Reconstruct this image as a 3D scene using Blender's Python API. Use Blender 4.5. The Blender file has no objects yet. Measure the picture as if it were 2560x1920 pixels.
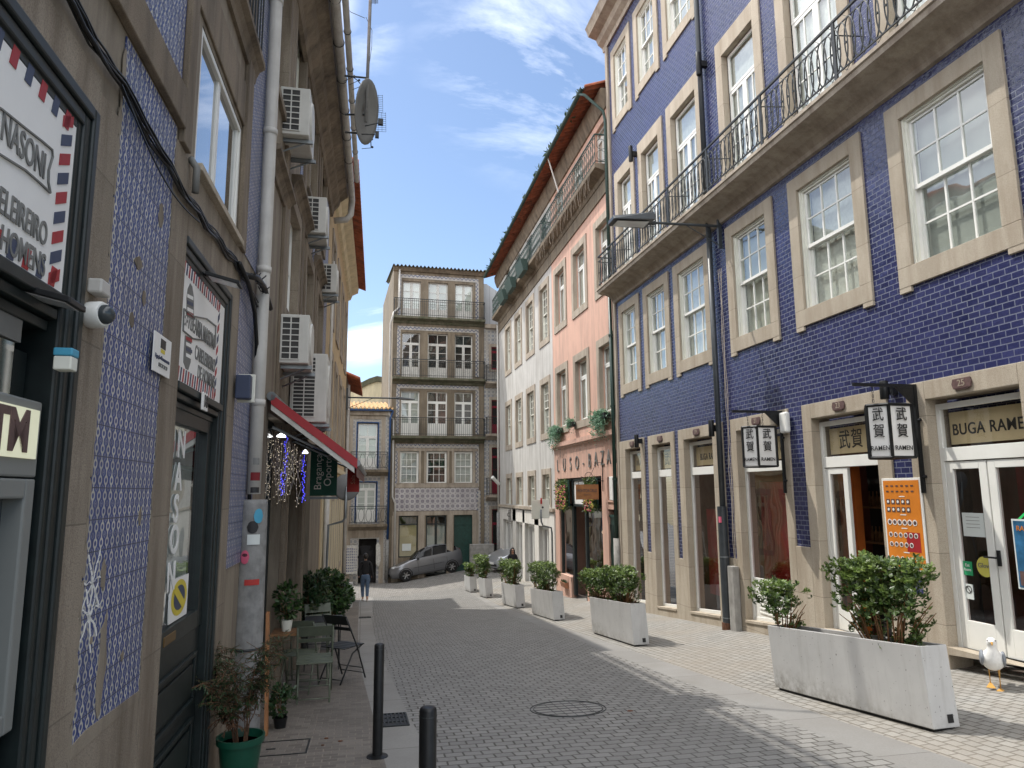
import bpy, bmesh, math, random
from mathutils import Vector, Matrix, noise
import numpy as np
random.seed(7)
S = bpy.context.scene
COL = S.collection
# ---------------------------------------------------------------- camera
F_PX, CX, CY, H = 1775.0, 1280.0, 960.0, 1.6
def _unit(v): v = np.array(v, float); return v/np.linalg.norm(v)
_up = _unit((1190-CX, -(-10700-CY), -F_PX)); _Y = _unit((908-CX, -(1230-CY), -F_PX))
_Y = _unit(_Y-_up*_Y.dot(_up)); _X = np.cross(_Y, _up)
ROT = np.array([_X, _Y, _up])
cam = bpy.data.objects.new('camera', bpy.data.cameras.new('camera'))
COL.objects.link(cam); S.camera = cam
cam.data.sensor_width = 36; cam.data.lens = F_PX/2560*36
cam.data.clip_start = .05; cam.data.clip_end = 1500
cam.matrix_world = Matrix.Translation((0, 0, H)) @ Matrix([list(r) for r in ROT]).to_4x4()
# ---------------------------------------------------------------- light
SUN = Vector((.43, -.40, -1.0)).normalized()          # direction the light travels
S.world = bpy.data.worlds.new('World'); S.world.use_nodes = True
nt = S.world.node_tree; nt.nodes.clear()
def wn(t, **k):
    n = nt.nodes.new(t)
    for a, b in k.items(): setattr(n, a, b)
    return n
sky = wn('ShaderNodeTexSky', sky_type='NISHITA', sun_disc=False)
sky.sun_elevation = math.asin(-SUN.z); sky.sun_rotation = math.atan2(-SUN.x, -SUN.y)
sky.altitude = 0; sky.air_density = 1.0; sky.dust_density = .6; sky.ozone_density = 1.6
tc = wn('ShaderNodeTexCoord'); mp = wn('ShaderNodeMapping')
mp.inputs['Rotation'].default_value = (.25, .35, .6); mp.inputs['Scale'].default_value = (1.2, 5.0, 3.2)
nz = wn('ShaderNodeTexNoise'); nz.inputs['Scale'].default_value = 1.5; nz.inputs['Detail'].default_value = 9; nz.inputs['Roughness'].default_value = .62; nz.inputs['Distortion'].default_value = .5
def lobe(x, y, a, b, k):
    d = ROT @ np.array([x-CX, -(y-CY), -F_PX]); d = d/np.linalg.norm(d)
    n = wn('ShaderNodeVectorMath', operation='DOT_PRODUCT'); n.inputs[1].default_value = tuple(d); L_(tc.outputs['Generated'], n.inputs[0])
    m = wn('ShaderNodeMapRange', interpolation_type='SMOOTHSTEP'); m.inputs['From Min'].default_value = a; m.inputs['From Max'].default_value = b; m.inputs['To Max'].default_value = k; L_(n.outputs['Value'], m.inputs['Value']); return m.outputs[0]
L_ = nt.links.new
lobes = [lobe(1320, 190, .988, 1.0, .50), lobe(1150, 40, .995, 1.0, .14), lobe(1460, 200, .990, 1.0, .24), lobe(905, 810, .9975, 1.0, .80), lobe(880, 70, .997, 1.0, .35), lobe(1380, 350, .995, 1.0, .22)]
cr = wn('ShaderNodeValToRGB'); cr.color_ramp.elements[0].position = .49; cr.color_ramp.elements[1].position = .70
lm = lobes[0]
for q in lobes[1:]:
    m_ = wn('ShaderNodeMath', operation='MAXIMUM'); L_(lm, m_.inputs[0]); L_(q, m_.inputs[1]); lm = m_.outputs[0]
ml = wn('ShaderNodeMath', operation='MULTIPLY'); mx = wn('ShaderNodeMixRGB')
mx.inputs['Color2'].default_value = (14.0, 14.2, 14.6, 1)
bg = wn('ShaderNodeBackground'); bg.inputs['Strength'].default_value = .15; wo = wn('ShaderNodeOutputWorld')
L = nt.links.new
L(tc.outputs['Generated'], mp.inputs['Vector']); L(mp.outputs[0], nz.inputs['Vector']); pass
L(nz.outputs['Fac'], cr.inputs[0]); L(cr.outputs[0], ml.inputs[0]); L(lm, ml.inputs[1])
dv = wn('ShaderNodeVectorMath', operation='DOT_PRODUCT'); dv.inputs[1].default_value = (-.55, -.35, .75)  # unseen bright cloud cover overhead and behind, added to raise the ambient light
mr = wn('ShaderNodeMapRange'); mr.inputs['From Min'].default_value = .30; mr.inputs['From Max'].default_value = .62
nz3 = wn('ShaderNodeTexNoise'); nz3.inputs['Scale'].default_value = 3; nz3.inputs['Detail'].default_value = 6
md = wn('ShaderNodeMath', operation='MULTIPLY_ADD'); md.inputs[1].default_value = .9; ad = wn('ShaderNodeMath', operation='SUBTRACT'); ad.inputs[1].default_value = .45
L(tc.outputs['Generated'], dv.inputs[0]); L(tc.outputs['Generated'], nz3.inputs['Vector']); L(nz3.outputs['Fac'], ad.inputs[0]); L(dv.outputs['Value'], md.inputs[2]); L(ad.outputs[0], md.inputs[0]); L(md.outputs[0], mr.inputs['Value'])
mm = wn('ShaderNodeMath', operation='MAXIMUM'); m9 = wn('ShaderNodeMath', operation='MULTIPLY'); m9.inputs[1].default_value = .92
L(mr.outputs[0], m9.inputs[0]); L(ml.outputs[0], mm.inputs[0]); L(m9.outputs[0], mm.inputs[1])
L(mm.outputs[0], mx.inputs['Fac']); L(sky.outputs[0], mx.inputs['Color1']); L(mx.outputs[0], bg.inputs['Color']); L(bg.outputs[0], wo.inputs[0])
sl = bpy.data.objects.new('sun', bpy.data.lights.new('sun', 'SUN')); COL.objects.link(sl)
sl.data.energy = 3.2; sl.data.angle = math.radians(.6); sl.data.color = (1, .95, .87)
sl.rotation_euler = SUN.to_track_quat('-Z', 'Y').to_euler(); sl.location = (-8, 8, 30)
S.view_settings.view_transform = 'Standard'; S.view_settings.look = 'None'; S.view_settings.gamma = 1
S.view_settings.exposure = .40
S.render.engine = 'CYCLES'
S.cycles.max_bounces = 8; S.cycles.diffuse_bounces = 4; S.cycles.glossy_bounces = 4; S.cycles.transparent_max_bounces = 10
# ---------------------------------------------------------------- survey of the street (metres)
XR, LX0, LK = 6.8, -1.2, .0187
CO = np.array((1.5, 37.0)); CE = np.array((math.cos(math.radians(2.5)), math.sin(math.radians(2.5)))); CN = np.array((CE[1], -CE[0]))
def ray(x, y): return ROT @ np.array([x-CX, -(y-CY), -F_PX])
def RP(x, y, X=XR): v = ray(x, y); P = v*(X/v[0]); return P[1], P[2]+H
def LP(x, y): v = ray(x, y); P = v*(LX0/(v[0]-LK*v[1])); return P[1], P[2]+H
def CP(x, y): v = ray(x, y); t = (CN@CO)/(CN@v[:2]); P = v*t; return (P[:2]-CO)@CE, P[2]+H
def YP(x, y, Y): v = ray(x, y); P = v*(Y/v[1]); return P[0], P[2]+H
def sm(a, b, x): t = min(1, max(0, (x-a)/(b-a))); return t*t*(3-2*t)
def G(x, y):
    b = -.088*y if y < 30 else -2.64-.21*(1-math.exp(-(y-30)*.088/.21))
    t = sm(22, 35, y); c = min(1.3, max(0, (x-4.45)/2.35))
    return b+(.17*c)*(1-t)+t*.13*max(0, min(x, 16)-1.5)
def GP(x, y):
    v = ray(x, y); lo, hi = 1.0, 45.0
    for _ in range(50):
        m = (lo+hi)/2; P = v*(m/v[1])
        if P[2]+H > G(P[0], P[1]): lo = m
        else: hi = m
    return Vector((P[0], P[1], G(P[0], P[1])))
def FR(u, v, w=0): return Vector((XR-w, u, v))
def FL(u, v, w=0): return Vector((LX0+LK*u+w, u-LK*w, v))
def FC(u, v, w=0): p = CO+CE*u+CN*w; return Vector((p[0], p[1], v))
def FW(x, y, z=0): return Vector((x, y, z))
def FY(Y): return lambda u, v, w=0: Vector((u, Y-w, v))                # plane facing the viewer at depth Y
# ---------------------------------------------------------------- objects
def root_loc(p):
    while p.parent: p = p.parent
    return p.location
def thing(name, label, cat, loc=(0, 0, 0), group=None, rz=0):
    o = bpy.data.objects.new(name, None); COL.objects.link(o); o.location = loc; o.rotation_euler = (0, 0, rz)
    o.empty_display_size = .1; o['label'] = label; o['category'] = cat
    if group: o['group'] = group
    return o
def tag(o, label, cat, group=None):
    o['label'] = label; o['category'] = cat
    if group: o['group'] = group
    return o
class MB:
    def __init__(s): s.v = []; s.f = []; s.m = []; s.cm = 0
    def add(s, vs, fs):
        n = len(s.v); s.v += [tuple(p) for p in vs]
        for f in fs: s.f.append([n+i for i in f]); s.m.append(s.cm)
        return s
    def hexa(s, p):   # 8 pts: bottom 4, top 4
        return s.add(p, [(0, 3, 2, 1), (4, 5, 6, 7), (0, 1, 5, 4), (1, 2, 6, 5), (2, 3, 7, 6), (3, 0, 4, 7)])
    def box(s, F, u0, u1, v0, v1, w0, w1):
        return s.hexa([F(u0, v0, w0), F(u1, v0, w0), F(u1, v0, w1), F(u0, v0, w1), F(u0, v1, w0), F(u1, v1, w0), F(u1, v1, w1), F(u0, v1, w1)])
    def quad(s, F, u0, u1, v0, v1, w): return s.add([F(u0, v0, w), F(u1, v0, w), F(u1, v1, w), F(u0, v1, w)], [(0, 1, 2, 3)])
    def prism(s, a, b):   # two matching loops
        n = len(a); return s.add(list(a)+list(b), [tuple(range(n))[::-1], tuple(range(n, 2*n))]+[(i, (i+1) % n, n+(i+1) % n, n+i) for i in range(n)])
    def profile(s, F, pts, u0, u1):   # pts (w,v) extruded along u
        return s.prism([F(u0, v, w) for w, v in pts], [F(u1, v, w) for w, v in pts])
    def poly(s, F, pts, w0, w1): return s.prism([F(u, v, w0) for u, v in pts], [F(u, v, w1) for u, v in pts])
    def tube(s, path, r, n=8, cap=True, closed=False):
        P = [Vector(p) for p in path]; N = len(P); rr = r if isinstance(r, (list, tuple)) else [r]*N
        b = len(s.v); prev = None
        for i, p in enumerate(P):
            if closed: d = P[(i+1) % N]-P[i-1]
            else: d = P[min(i+1, N-1)]-P[max(i-1, 0)]
            d = d.normalized() if d.length > 1e-9 else Vector((0, 0, 1))
            if prev is None: a = d.orthogonal().normalized()
            else:
                a = prev-d*prev.dot(d); a = a.normalized() if a.length > 1e-6 else d.orthogonal().normalized()
            prev = a; c = d.cross(a)
            for k in range(n):
                t = 2*math.pi*k/n; s.v.append(tuple(p+(a*math.cos(t)+c*math.sin(t))*rr[i]))
        for i in range(N if closed else N-1):
            j = (i+1) % N
            for k in range(n): s.f.append([b+i*n+k, b+i*n+(k+1) % n, b+j*n+(k+1) % n, b+j*n+k]); s.m.append(s.cm)
        if cap and not closed:
            s.f.append([b+k for k in range(n)][::-1]); s.m.append(s.cm)
            s.f.append([b+(N-1)*n+k for k in range(n)]); s.m.append(s.cm)
        return s
    def lathe(s, c, prof, n=20, ax=Vector((0, 0, 1))):
        c = Vector(c); ax = Vector(ax).normalized()
        if abs(ax.z) > .999: a = Vector((1, 0, 0)); b_ = Vector((0, 1, 0))*(1 if ax.z > 0 else -1)
        else: a = ax.orthogonal().normalized(); b_ = ax.cross(a)
        b = len(s.v)
        for r, h in prof:
            for k in range(n):
                t = 2*math.pi*k/n; s.v.append(tuple(c+ax*h+(a*math.cos(t)+b_*math.sin(t))*r))
        for i in range(len(prof)-1):
            for k in range(n): s.f.append([b+i*n+k, b+i*n+(k+1) % n, b+(i+1)*n+(k+1) % n, b+(i+1)*n+k]); s.m.append(s.cm)
        for i, rev in ((0, True), (len(prof)-1, False)):
            if prof[i][0] > 1e-4:
                l = [b+i*n+k for k in range(n)]; s.f.append(l[::-1] if rev else l); s.m.append(s.cm)
        return s
    def ell(s, c, rx, ry, rz, n=12, m=8, R=None):
        c = Vector(c); b = len(s.v)
        for i in range(m+1):
            ph = math.pi*i/m
            for k in range(n):
                t = 2*math.pi*k/n; p = Vector((rx*math.sin(ph)*math.cos(t), ry*math.sin(ph)*math.sin(t), rz*math.cos(ph)))
                if R: p = R @ p
                s.v.append(tuple(c+p))
        for i in range(m):
            for k in range(n): s.f.append([b+i*n+k, b+(i+1)*n+k, b+(i+1)*n+(k+1) % n, b+i*n+(k+1) % n]); s.m.append(s.cm)
        return s
    def build(s, name, mats, parent=None, smooth=False, bevel=0, fix=True, kind=None):
        me = bpy.data.meshes.new(name)
        o0 = Vector((0, 0, 0)) if parent is None else root_loc(parent)
        me.from_pydata([tuple(Vector(p)-o0) for p in s.v], [], s.f)
        mats = mats if isinstance(mats, (list, tuple)) else [mats]
        for m in mats: me.materials.append(M[m] if isinstance(m, str) else m)
        me.polygons.foreach_set('material_index', s.m)
        if fix:
            bm = bmesh.new(); bm.from_mesh(me); bmesh.ops.remove_doubles(bm, verts=bm.verts, dist=1e-5) if smooth else None
            bmesh.ops.recalc_face_normals(bm, faces=bm.faces); bm.to_mesh(me); bm.free()
        if smooth: me.polygons.foreach_set('use_smooth', [True]*len(me.polygons))
        me.update(); o = bpy.data.objects.new(name, me); COL.objects.link(o)
        if parent: o.parent = parent
        if bevel:
            b = o.modifiers.new('b', 'BEVEL'); b.width = bevel; b.segments = 2; b.limit_method = 'ANGLE'; b.angle_limit = math.radians(50)
        if smooth == 2 or (smooth and bevel): pass
        if kind: o['kind'] = kind
        return o
def split_build(mb, name, mats, parent=None, **k):
    """one object per connected piece"""
    par = list(range(len(mb.v)))
    def fd(i):
        while par[i] != i: par[i] = par[par[i]]; i = par[i]
        return i
    for f in mb.f:
        for j in f[1:]: par[fd(j)] = fd(f[0])
    gr = {}
    for f, m in zip(mb.f, mb.m): gr.setdefault(fd(f[0]), []).append((f, m))
    out = []
    for fs in gr.values():
        ids = sorted({i for f, _ in fs for i in f}); mp_ = {a: b for b, a in enumerate(ids)}; s = MB(); s.v = [mb.v[i] for i in ids]; s.f = [[mp_[i] for i in f] for f, _ in fs]; s.m = [m for _, m in fs]
        out.append(s.build(name, mats, parent, **k))
    return out
def autosmooth(o, deg=40):
    me = o.data; me.polygons.foreach_set('use_smooth', [True]*len(me.polygons))
    bm = bmesh.new(); bm.from_mesh(me)
    for e in bm.edges:
        if len(e.link_faces) == 2 and e.calc_face_angle(0) > math.radians(deg): e.smooth = False
        elif len(e.link_faces) != 2: e.smooth = False
    bm.to_mesh(me); bm.free(); return o
def dup(o, parent=None, **kw):
    c = o.copy(); COL.objects.link(c)
    if parent: c.parent = parent
    for ch in list(o.children): dup(ch, c)
    for a, b in kw.items():
        if a == 'loc': c.location = b
        elif a == 'rz': c.rotation_euler = (0, 0, b)
        else: c[a] = b
    return c
_fonts = {}
def text(name, s, F, u, v, w, size, mat, parent=None, dirn=1, align='CENTER', depth=.004, sx=1.0, rot=0, bold=0, sp=1.0):
    cu = bpy.data.curves.new(name, 'FONT'); cu.body = s; cu.size = size; cu.align_x = align; cu.align_y = 'CENTER'
    cu.extrude = depth/2; cu.offset = bold; cu.space_character = sp
    t = bpy.data.objects.new('t', cu); COL.objects.link(t)
    bpy.context.view_layer.update(); dg = bpy.context.evaluated_depsgraph_get()
    me = bpy.data.meshes.new_from_object(t.evaluated_get(dg)); bpy.data.objects.remove(t)
    o0 = Vector((0, 0, 0)) if parent is None else root_loc(parent)
    ca, sa = math.cos(rot), math.sin(rot)
    for vt in me.vertices:
        x, y, z = vt.co; x *= sx; x, y = x*ca-y*sa, x*sa+y*ca
        vt.co = F(u+dirn*x, v+y, w+z)-o0
    me.name = name; me.materials.clear(); me.materials.append(M[mat])
    o = bpy.data.objects.new(name, me); COL.objects.link(o)
    if parent: o.parent = parent
    return o
# ---------------------------------------------------------------- materials
M = {}
class NT:
    def __init__(s, name):
        s.m = bpy.data.materials.new(name); s.m.use_nodes = True; s.t = s.m.node_tree; s.b = s.t.nodes['Principled BSDF']; s.o = s.t.nodes['Material Output']
    def n(s, t, ins=None, **k):
        x = s.t.nodes.new(t)
        for a, b in k.items(): setattr(x, a, b)
        for a, b in (ins or {}).items():
            if isinstance(b, bpy.types.NodeSocket): s.t.links.new(b, x.inputs[a])
            else: x.inputs[a].default_value = b
        return x
    def l(s, a, b): s.t.links.new(a, b)
    def coord(s): return s.n('ShaderNodeNewGeometry').outputs['Position']
    def noise(s, sc, det=4, rough=.6, vec=None, dist=0):
        return s.n('ShaderNodeTexNoise', {'Vector': vec or s.coord(), 'Scale': sc, 'Detail': det, 'Roughness': rough, 'Distortion': dist}).outputs['Fac']
    def ramp(s, fac, *st):
        r = s.n('ShaderNodeValToRGB', {'Fac': fac}); e = r.color_ramp.elements
        for i, (p, c) in enumerate(st):
            x = e[i] if i < 2 else e.new(p)
            x.position = p; x.color = (c, c, c, 1) if isinstance(c, (int, float)) else (*c, 1)
        return r.outputs[0]
    def mix(s, fac, a, b, mode='MIX'):
        ins = {'Fac': fac}
        ins['Color1'] = a if isinstance(a, bpy.types.NodeSocket) else (*a, 1)
        ins['Color2'] = b if isinstance(b, bpy.types.NodeSocket) else (*b, 1)
        return s.n('ShaderNodeMixRGB', ins, blend_type=mode).outputs[0]
    def math(s, op, a, b=0, c=None):
        ins = {0: a, 1: b}
        if c is not None: ins[2] = c
        return s.n('ShaderNodeMath', ins, operation=op).outputs[0]
    def bump(s, h, strength=.3, dist=.01):
        x = s.n('ShaderNodeBump', {'Height': h, 'Strength': strength, 'Distance': dist}); s.l(x.outputs[0], s.b.inputs['Normal'])
    def col(s, c):
        if isinstance(c, bpy.types.NodeSocket): s.l(c, s.b.inputs['Base Color'])
        else: s.b.inputs['Base Color'].default_value = (*c, 1)
    def plane(s, a, b, sc=1):   # 2D coords from world axes
        x = s.n('ShaderNodeSeparateXYZ', {0: s.coord()}); 
        return s.n('ShaderNodeCombineXYZ', {0: x.outputs[a], 1: x.outputs[b]}).outputs[0]
def mk(name, c, rough=.6, metal=0, var=.15, sc=3, bump=0, bsc=40, stain=None, spec=.5, coat=0, emit=None, es=1):
    t = NT(name); c = tuple(c); f = t.noise(sc, 5)
    a = tuple(x*(1-var) for x in c); b = tuple(min(1, x*(1+var)) for x in c)
    k = t.ramp(f, (.3, a), (.7, b))
    if stain:
        x = t.n('ShaderNodeSeparateXYZ', {0: t.coord()}); v = t.n('ShaderNodeCombineXYZ', {0: t.math('MULTIPLY', x.outputs[0], 5), 1: t.math('MULTIPLY', x.outputs[1], 5), 2: t.math('MULTIPLY', x.outputs[2], .6)}).outputs[0]
        g = t.ramp(t.noise(1, 6, .65, vec=v), (.48, 0), (.75, stain[1])); k = t.mix(g, k, stain[0])
    t.col(k); t.b.inputs['Roughness'].default_value = rough; t.b.inputs['Metallic'].default_value = metal
    t.b.inputs['Specular IOR Level'].default_value = spec; t.b.inputs['Coat Weight'].default_value = coat
    if bump: t.bump(t.noise(bsc, 4), bump, .01)
    if emit: t.b.inputs['Emission Color'].default_value = (*emit, 1); t.b.inputs['Emission Strength'].default_value = es
    M[name] = t.m; return t
mk('white_paint', (.74, .74, .70), .45, var=.05, bump=.05)
mk('cream_paint', (.70, .70, .62), .5, var=.06)
mk('worn_white', (.55, .54, .50), .6, var=.25, sc=18, stain=((.25, .22, .18), .6))
mk('green_paint', (.007, .013, .013), .45, var=.35, sc=12, bump=.05)
mk('door_green', (.008, .045, .035), .5, var=.3, sc=8)
mk('blue_paint', (.02, .07, .2), .5)
mk('red_paint', (.25, .012, .03), .5, var=.2)
mk('black_metal', (.012, .013, .014), .45, .3, var=.3, sc=20)
mk('iron', (.03, .034, .036), .55, .4, var=.4, sc=30)
mk('green_iron', (.035, .065, .055), .6, .2, var=.4, sc=20)
mk('grey_pipe', (.045, .052, .058), .42, var=.2, sc=6)
mk('dark_green_pipe', (.006, .03, .022), .4, var=.3)
mk('pvc', (.50, .485, .45), .45, var=.12, sc=4, stain=((.2, .16, .12), .55))
mk('zinc', (.22, .24, .25), .4, .7, var=.25)
mk('steel', (.45, .45, .45), .3, .9, var=.1)
mk('rust', (.12, .05, .025), .8, var=.4, sc=30)
mk('concrete', (.30, .29, .27), .85, var=.25, sc=5, bump=.3, bsc=60, stain=((.12, .11, .1), .6))
mk('pole_grey', (.20, .20, .195), .75, var=.35, sc=9, bump=.2, bsc=40, stain=((.33, .32, .3), .8))
mk('ac_white', (.56, .55, .51), .5, var=.07, sc=5, stain=((.3, .27, .22), .35))
mk('ac_dark', (.035, .034, .032), .6, var=.3)
mk('curtain', (.42, .43, .40), .9, var=.12, sc=2)
mk('blind', (.50, .51, .46), .8, var=.08, sc=1.2)
mk('sheer', (.62, .62, .58), .9, var=.15, sc=14)
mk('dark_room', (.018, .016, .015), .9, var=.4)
mk('brown_room', (.20, .075, .05), .8, var=.4, sc=1.1)
mk('orange_wall', (.42, .10, .012), .7, var=.25, sc=2)
mk('red_wall', (.55, .02, .03), .6, var=.5, sc=1.5)
mk('shop_sign', (.52, .42, .24), .6, var=.08)
mk('letter_black', (.012, .012, .013), .5, var=.1)
mk('letter_grey', (.16, .16, .15), .6, var=.2)
mk('letter_pale', (.34, .40, .42), .5, var=.1)
mk('letter_white', (.75, .75, .72), .5, var=.04)
mk('sign_white', (.78, .77, .74), .45, var=.05, sc=2)
mk('sign_red', (.33, .016, .022), .5, var=.12)
mk('sign_navy', (.035, .05, .10), .5, var=.12)
mk('awning_red', (.16, .006, .010), .7, var=.25, sc=4)
mk('awning_brown', (.14, .07, .06), .7, var=.3, sc=4)
mk('banner_green', (.006, .085, .058), .6, var=.15)
mk('banner_red', (.42, .035, .03), .7, var=.2)
mk('wood_sign', (.30, .13, .045), .6, var=.3, sc=6)
mk('wood', (.20, .10, .04), .7, var=.4, sc=12)
mk('plaque_brown', (.11, .065, .06), .5, var=.3, sc=20)
mk('terracotta', (.33, .095, .045), .85, var=.45, sc=2.5, bump=.3, bsc=30, stain=((.08, .05, .04), .8))
mk('ochre_tile', (.48, .30, .14), .85, var=.45, sc=5, stain=((.12, .10, .07), .8))
mk('soil', (.04, .028, .02), 1, var=.5, sc=60, bump=.6)
mk('planter_white', (.50, .50, .495), .5, var=.07, sc=2.5, stain=((.27, .26, .24), .38))
mk('pot_green', (.008, .075, .045), .35, var=.2)
mk('clay', (.33, .15, .08), .8)
mk('bistro_green', (.12, .14, .10), .45, var=.15, sc=10)
mk('bistro_dark', (.02, .022, .022), .45)
mk('car_grey', (.20, .205, .22), .3, .5, var=.03, coat=1)
mk('car_silver', (.42, .44, .47), .28, .6, var=.03, coat=1)
mk('car_glass', (.010, .011, .013), .12, var=.1, spec=.35)
mk('tyre', (.015, .015, .015), .85)
mk('rubber', (.02, .02, .02), .7)
mk('tail_red', (.30, .012, .015), .25)
mk('lamp_glass', (.55, .56, .56), .15, var=.05)
mk('skin', (.42, .24, .17), .6, var=.06)
mk('hair', (.012, .009, .008), .55, var=.3, sc=60)
mk('black_cloth', (.012, .012, .014), .9, var=.3, sc=30, bump=.2)
mk('denim', (.09, .14, .22), .9, var=.25, sc=14, bump=.2)
mk('shoe', (.5, .45, .42), .7)
mk('feather_white', (.82, .82, .80), .8, var=.04, sc=40, bump=.2)
mk('feather_grey', (.22, .24, .27), .8, var=.15, sc=40, bump=.2)
mk('beak', (.50, .27, .06), .6)
mk('yellow_plastic', (.62, .50, .04), .5)
mk('sticker_blue', (.06, .32, .48), .5); mk('sticker_pink', (.65, .12, .2), .5); mk('sticker_green', (.02, .30, .12), .5)
mk('glovo_yellow', (.55, .50, .10), .5)
mk('orange_print', (.62, .20, .02), .45, var=.1, sc=6)
mk('poster_blue', (.03, .13, .26), .4, var=.5, sc=7)
mk('paper', (.62, .66, .64), .7, var=.03)
mk('screen_grey', (.05, .06, .065), .15, var=.3, sc=1.5)
mk('atm_grey', (.19, .20, .19), .45, var=.06)
mk('atm_light', (.66, .66, .50), .5, var=.03, emit=(.9, .9, .62), es=.28)
mk('brass', (.16, .095, .03), .4, .6)
mk('plant_dry', (.10, .05, .025), .9, var=.5, sc=30)
mk('led_warm', (.9, .8, .6), .4, emit=(1, .84, .60), es=.75)
mk('led_blue', (.1, .1, .9), .4, emit=(.09, .09, 1), es=1.2)
mk('led_white', (.9, .9, .9), .4, emit=(.95, .98, 1), es=2)
mk('neon_green', (.05, .6, .15), .4, emit=(.04, .75, .2), es=.9)
mk('wire_clear', (.38, .33, .27), .5)
mk('bread_pink', (.6, .30, .22), .6)
mk('grass_blade', (.10, .13, .03), .8, var=.4, sc=40)
mk('chrome_mirror', (.5, .5, .5), .1, 1)
mk('gate_grey', (.20, .20, .20), .6)
mk('flower_pink', (.55, .12, .18), .7, var=.4, sc=60); mk('flower_yellow', (.6, .5, .12), .7, var=.4, sc=60)
def glass(name, tint, boost=1.0, base=0.0):
    t = NT(name); t.t.nodes.remove(t.b)
    tr = t.n('ShaderNodeBsdfTransparent', {'Color': (*tint, 1)}); gl = t.n('ShaderNodeBsdfGlossy', {'Roughness': .015, 'Color': (.95, .96, .97, 1)})
    wv = t.n('ShaderNodeTexNoise', {'Vector': t.coord(), 'Scale': 1.3, 'Detail': 1}); bp = t.n('ShaderNodeBump', {'Height': wv.outputs[0], 'Strength': .35, 'Distance': .02}); t.l(bp.outputs[0], gl.inputs['Normal'])
    ge = t.n('ShaderNodeNewGeometry'); dt = t.n('ShaderNodeVectorMath', {0: ge.outputs['Normal'], 1: ge.outputs['Incoming']}, operation='DOT_PRODUCT').outputs['Value']; fr = t.math('MULTIPLY_ADD', t.math('POWER', t.math('SUBTRACT', 1, t.math('ABSOLUTE', dt)), 4.5), .95, .06); f = t.math('MINIMUM', t.math('ADD', t.math('MULTIPLY', fr, boost), base), 1)
    mxs = t.n('ShaderNodeMixShader', {0: f}); t.l(tr.outputs[0], mxs.inputs[1]); t.l(gl.outputs[0], mxs.inputs[2]); t.l(mxs.outputs[0], t.o.inputs[0])
    M[name] = t.m
glass('glass', (.86, .9, .88), 1.7, .04); glass('shop_glass', (.85, .74, .72), 2.0, .05); glass('clear_glass', (.95, .95, .95), .9, 0)
def granite(name, a, b, speck, stain=None, bumpv=.5, joint=0):
    t = NT(name); n1 = t.noise(1.6, 5); n2 = t.noise(150, 3, .7)
    k = t.mix(t.ramp(n1, (.3, 0), (.7, 1)), a, b); k = t.mix(t.ramp(n2, (.36, .55), (.54, 0)), k, speck)
    if stain:
        x = t.n('ShaderNodeSeparateXYZ', {0: t.coord()}); v = t.n('ShaderNodeCombineXYZ', {0: t.math('MULTIPLY', x.outputs[0], 4), 1: t.math('MULTIPLY', x.outputs[1], 4), 2: t.math('MULTIPLY', x.outputs[2], .5)}).outputs[0]
        k = t.mix(t.ramp(t.noise(1, 7, .7, vec=v), (.42, 0), (.72, stain[1])), k, stain[0])
    if joint:
        z = t.n('ShaderNodeSeparateXYZ', {0: t.coord()}).outputs[2]; fz = t.math('FRACT', t.math('MULTIPLY', z, 1/joint)); jn = t.ramp(fz, (.006, 1), (.012, 0)); k = t.mix(t.math('MULTIPLY', jn, .65), k, (.10, .08, .06))
        blk = t.n('ShaderNodeTexWhiteNoise', {'W': t.math('FLOOR', t.math('MULTIPLY', z, 1/joint))}, noise_dimensions='1D').outputs['Value']; k = t.mix(t.math('MULTIPLY', blk, .22), k, speck)
    t.col(k); t.b.inputs['Roughness'].default_value = .85; t.bump(t.noise(110, 3, .7), bumpv, .006); M[name] = t.m
granite('stone', (.43, .375, .295), (.52, .455, .365), (.17, .14, .10), ((.26, .205, .145), .75), joint=.83)
granite('stone_band', (.36, .31, .25), (.46, .40, .32), (.2, .17, .13), ((.16, .12, .09), .8))
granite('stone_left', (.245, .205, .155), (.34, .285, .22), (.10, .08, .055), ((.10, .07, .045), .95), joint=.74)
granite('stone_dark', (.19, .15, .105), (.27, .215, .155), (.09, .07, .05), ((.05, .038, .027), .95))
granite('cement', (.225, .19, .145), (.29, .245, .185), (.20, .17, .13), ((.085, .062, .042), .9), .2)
granite('stone_old', (.18, .145, .10), (.26, .21, .15), (.09, .072, .05), ((.065, .052, .038), .9))
granite('stone_mossy', (.10, .10, .06), (.17, .15, .11), (.05, .05, .03), ((.03, .04, .015), .9))
granite('plaster_pink', (.56, .345, .265), (.63, .39, .30), (.52, .32, .25), ((.36, .25, .20), .85), .25)
granite('plaster_grey', (.45, .44, .415), (.53, .52, .495), (.43, .42, .40), ((.27, .25, .225), .85), .25)
granite('plaster_yellow', (.50, .38, .21), (.56, .43, .25), (.48, .36, .2), ((.33, .25, .16), .5), .2)
granite('plaster_pale', (.62, .55, .38), (.68, .60, .42), (.6, .53, .37), ((.2, .18, .12), .5), .2)
granite('plaster_white', (.62, .60, .55), (.68, .66, .62), (.58, .56, .52), ((.42, .38, .32), .6), .2)
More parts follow.
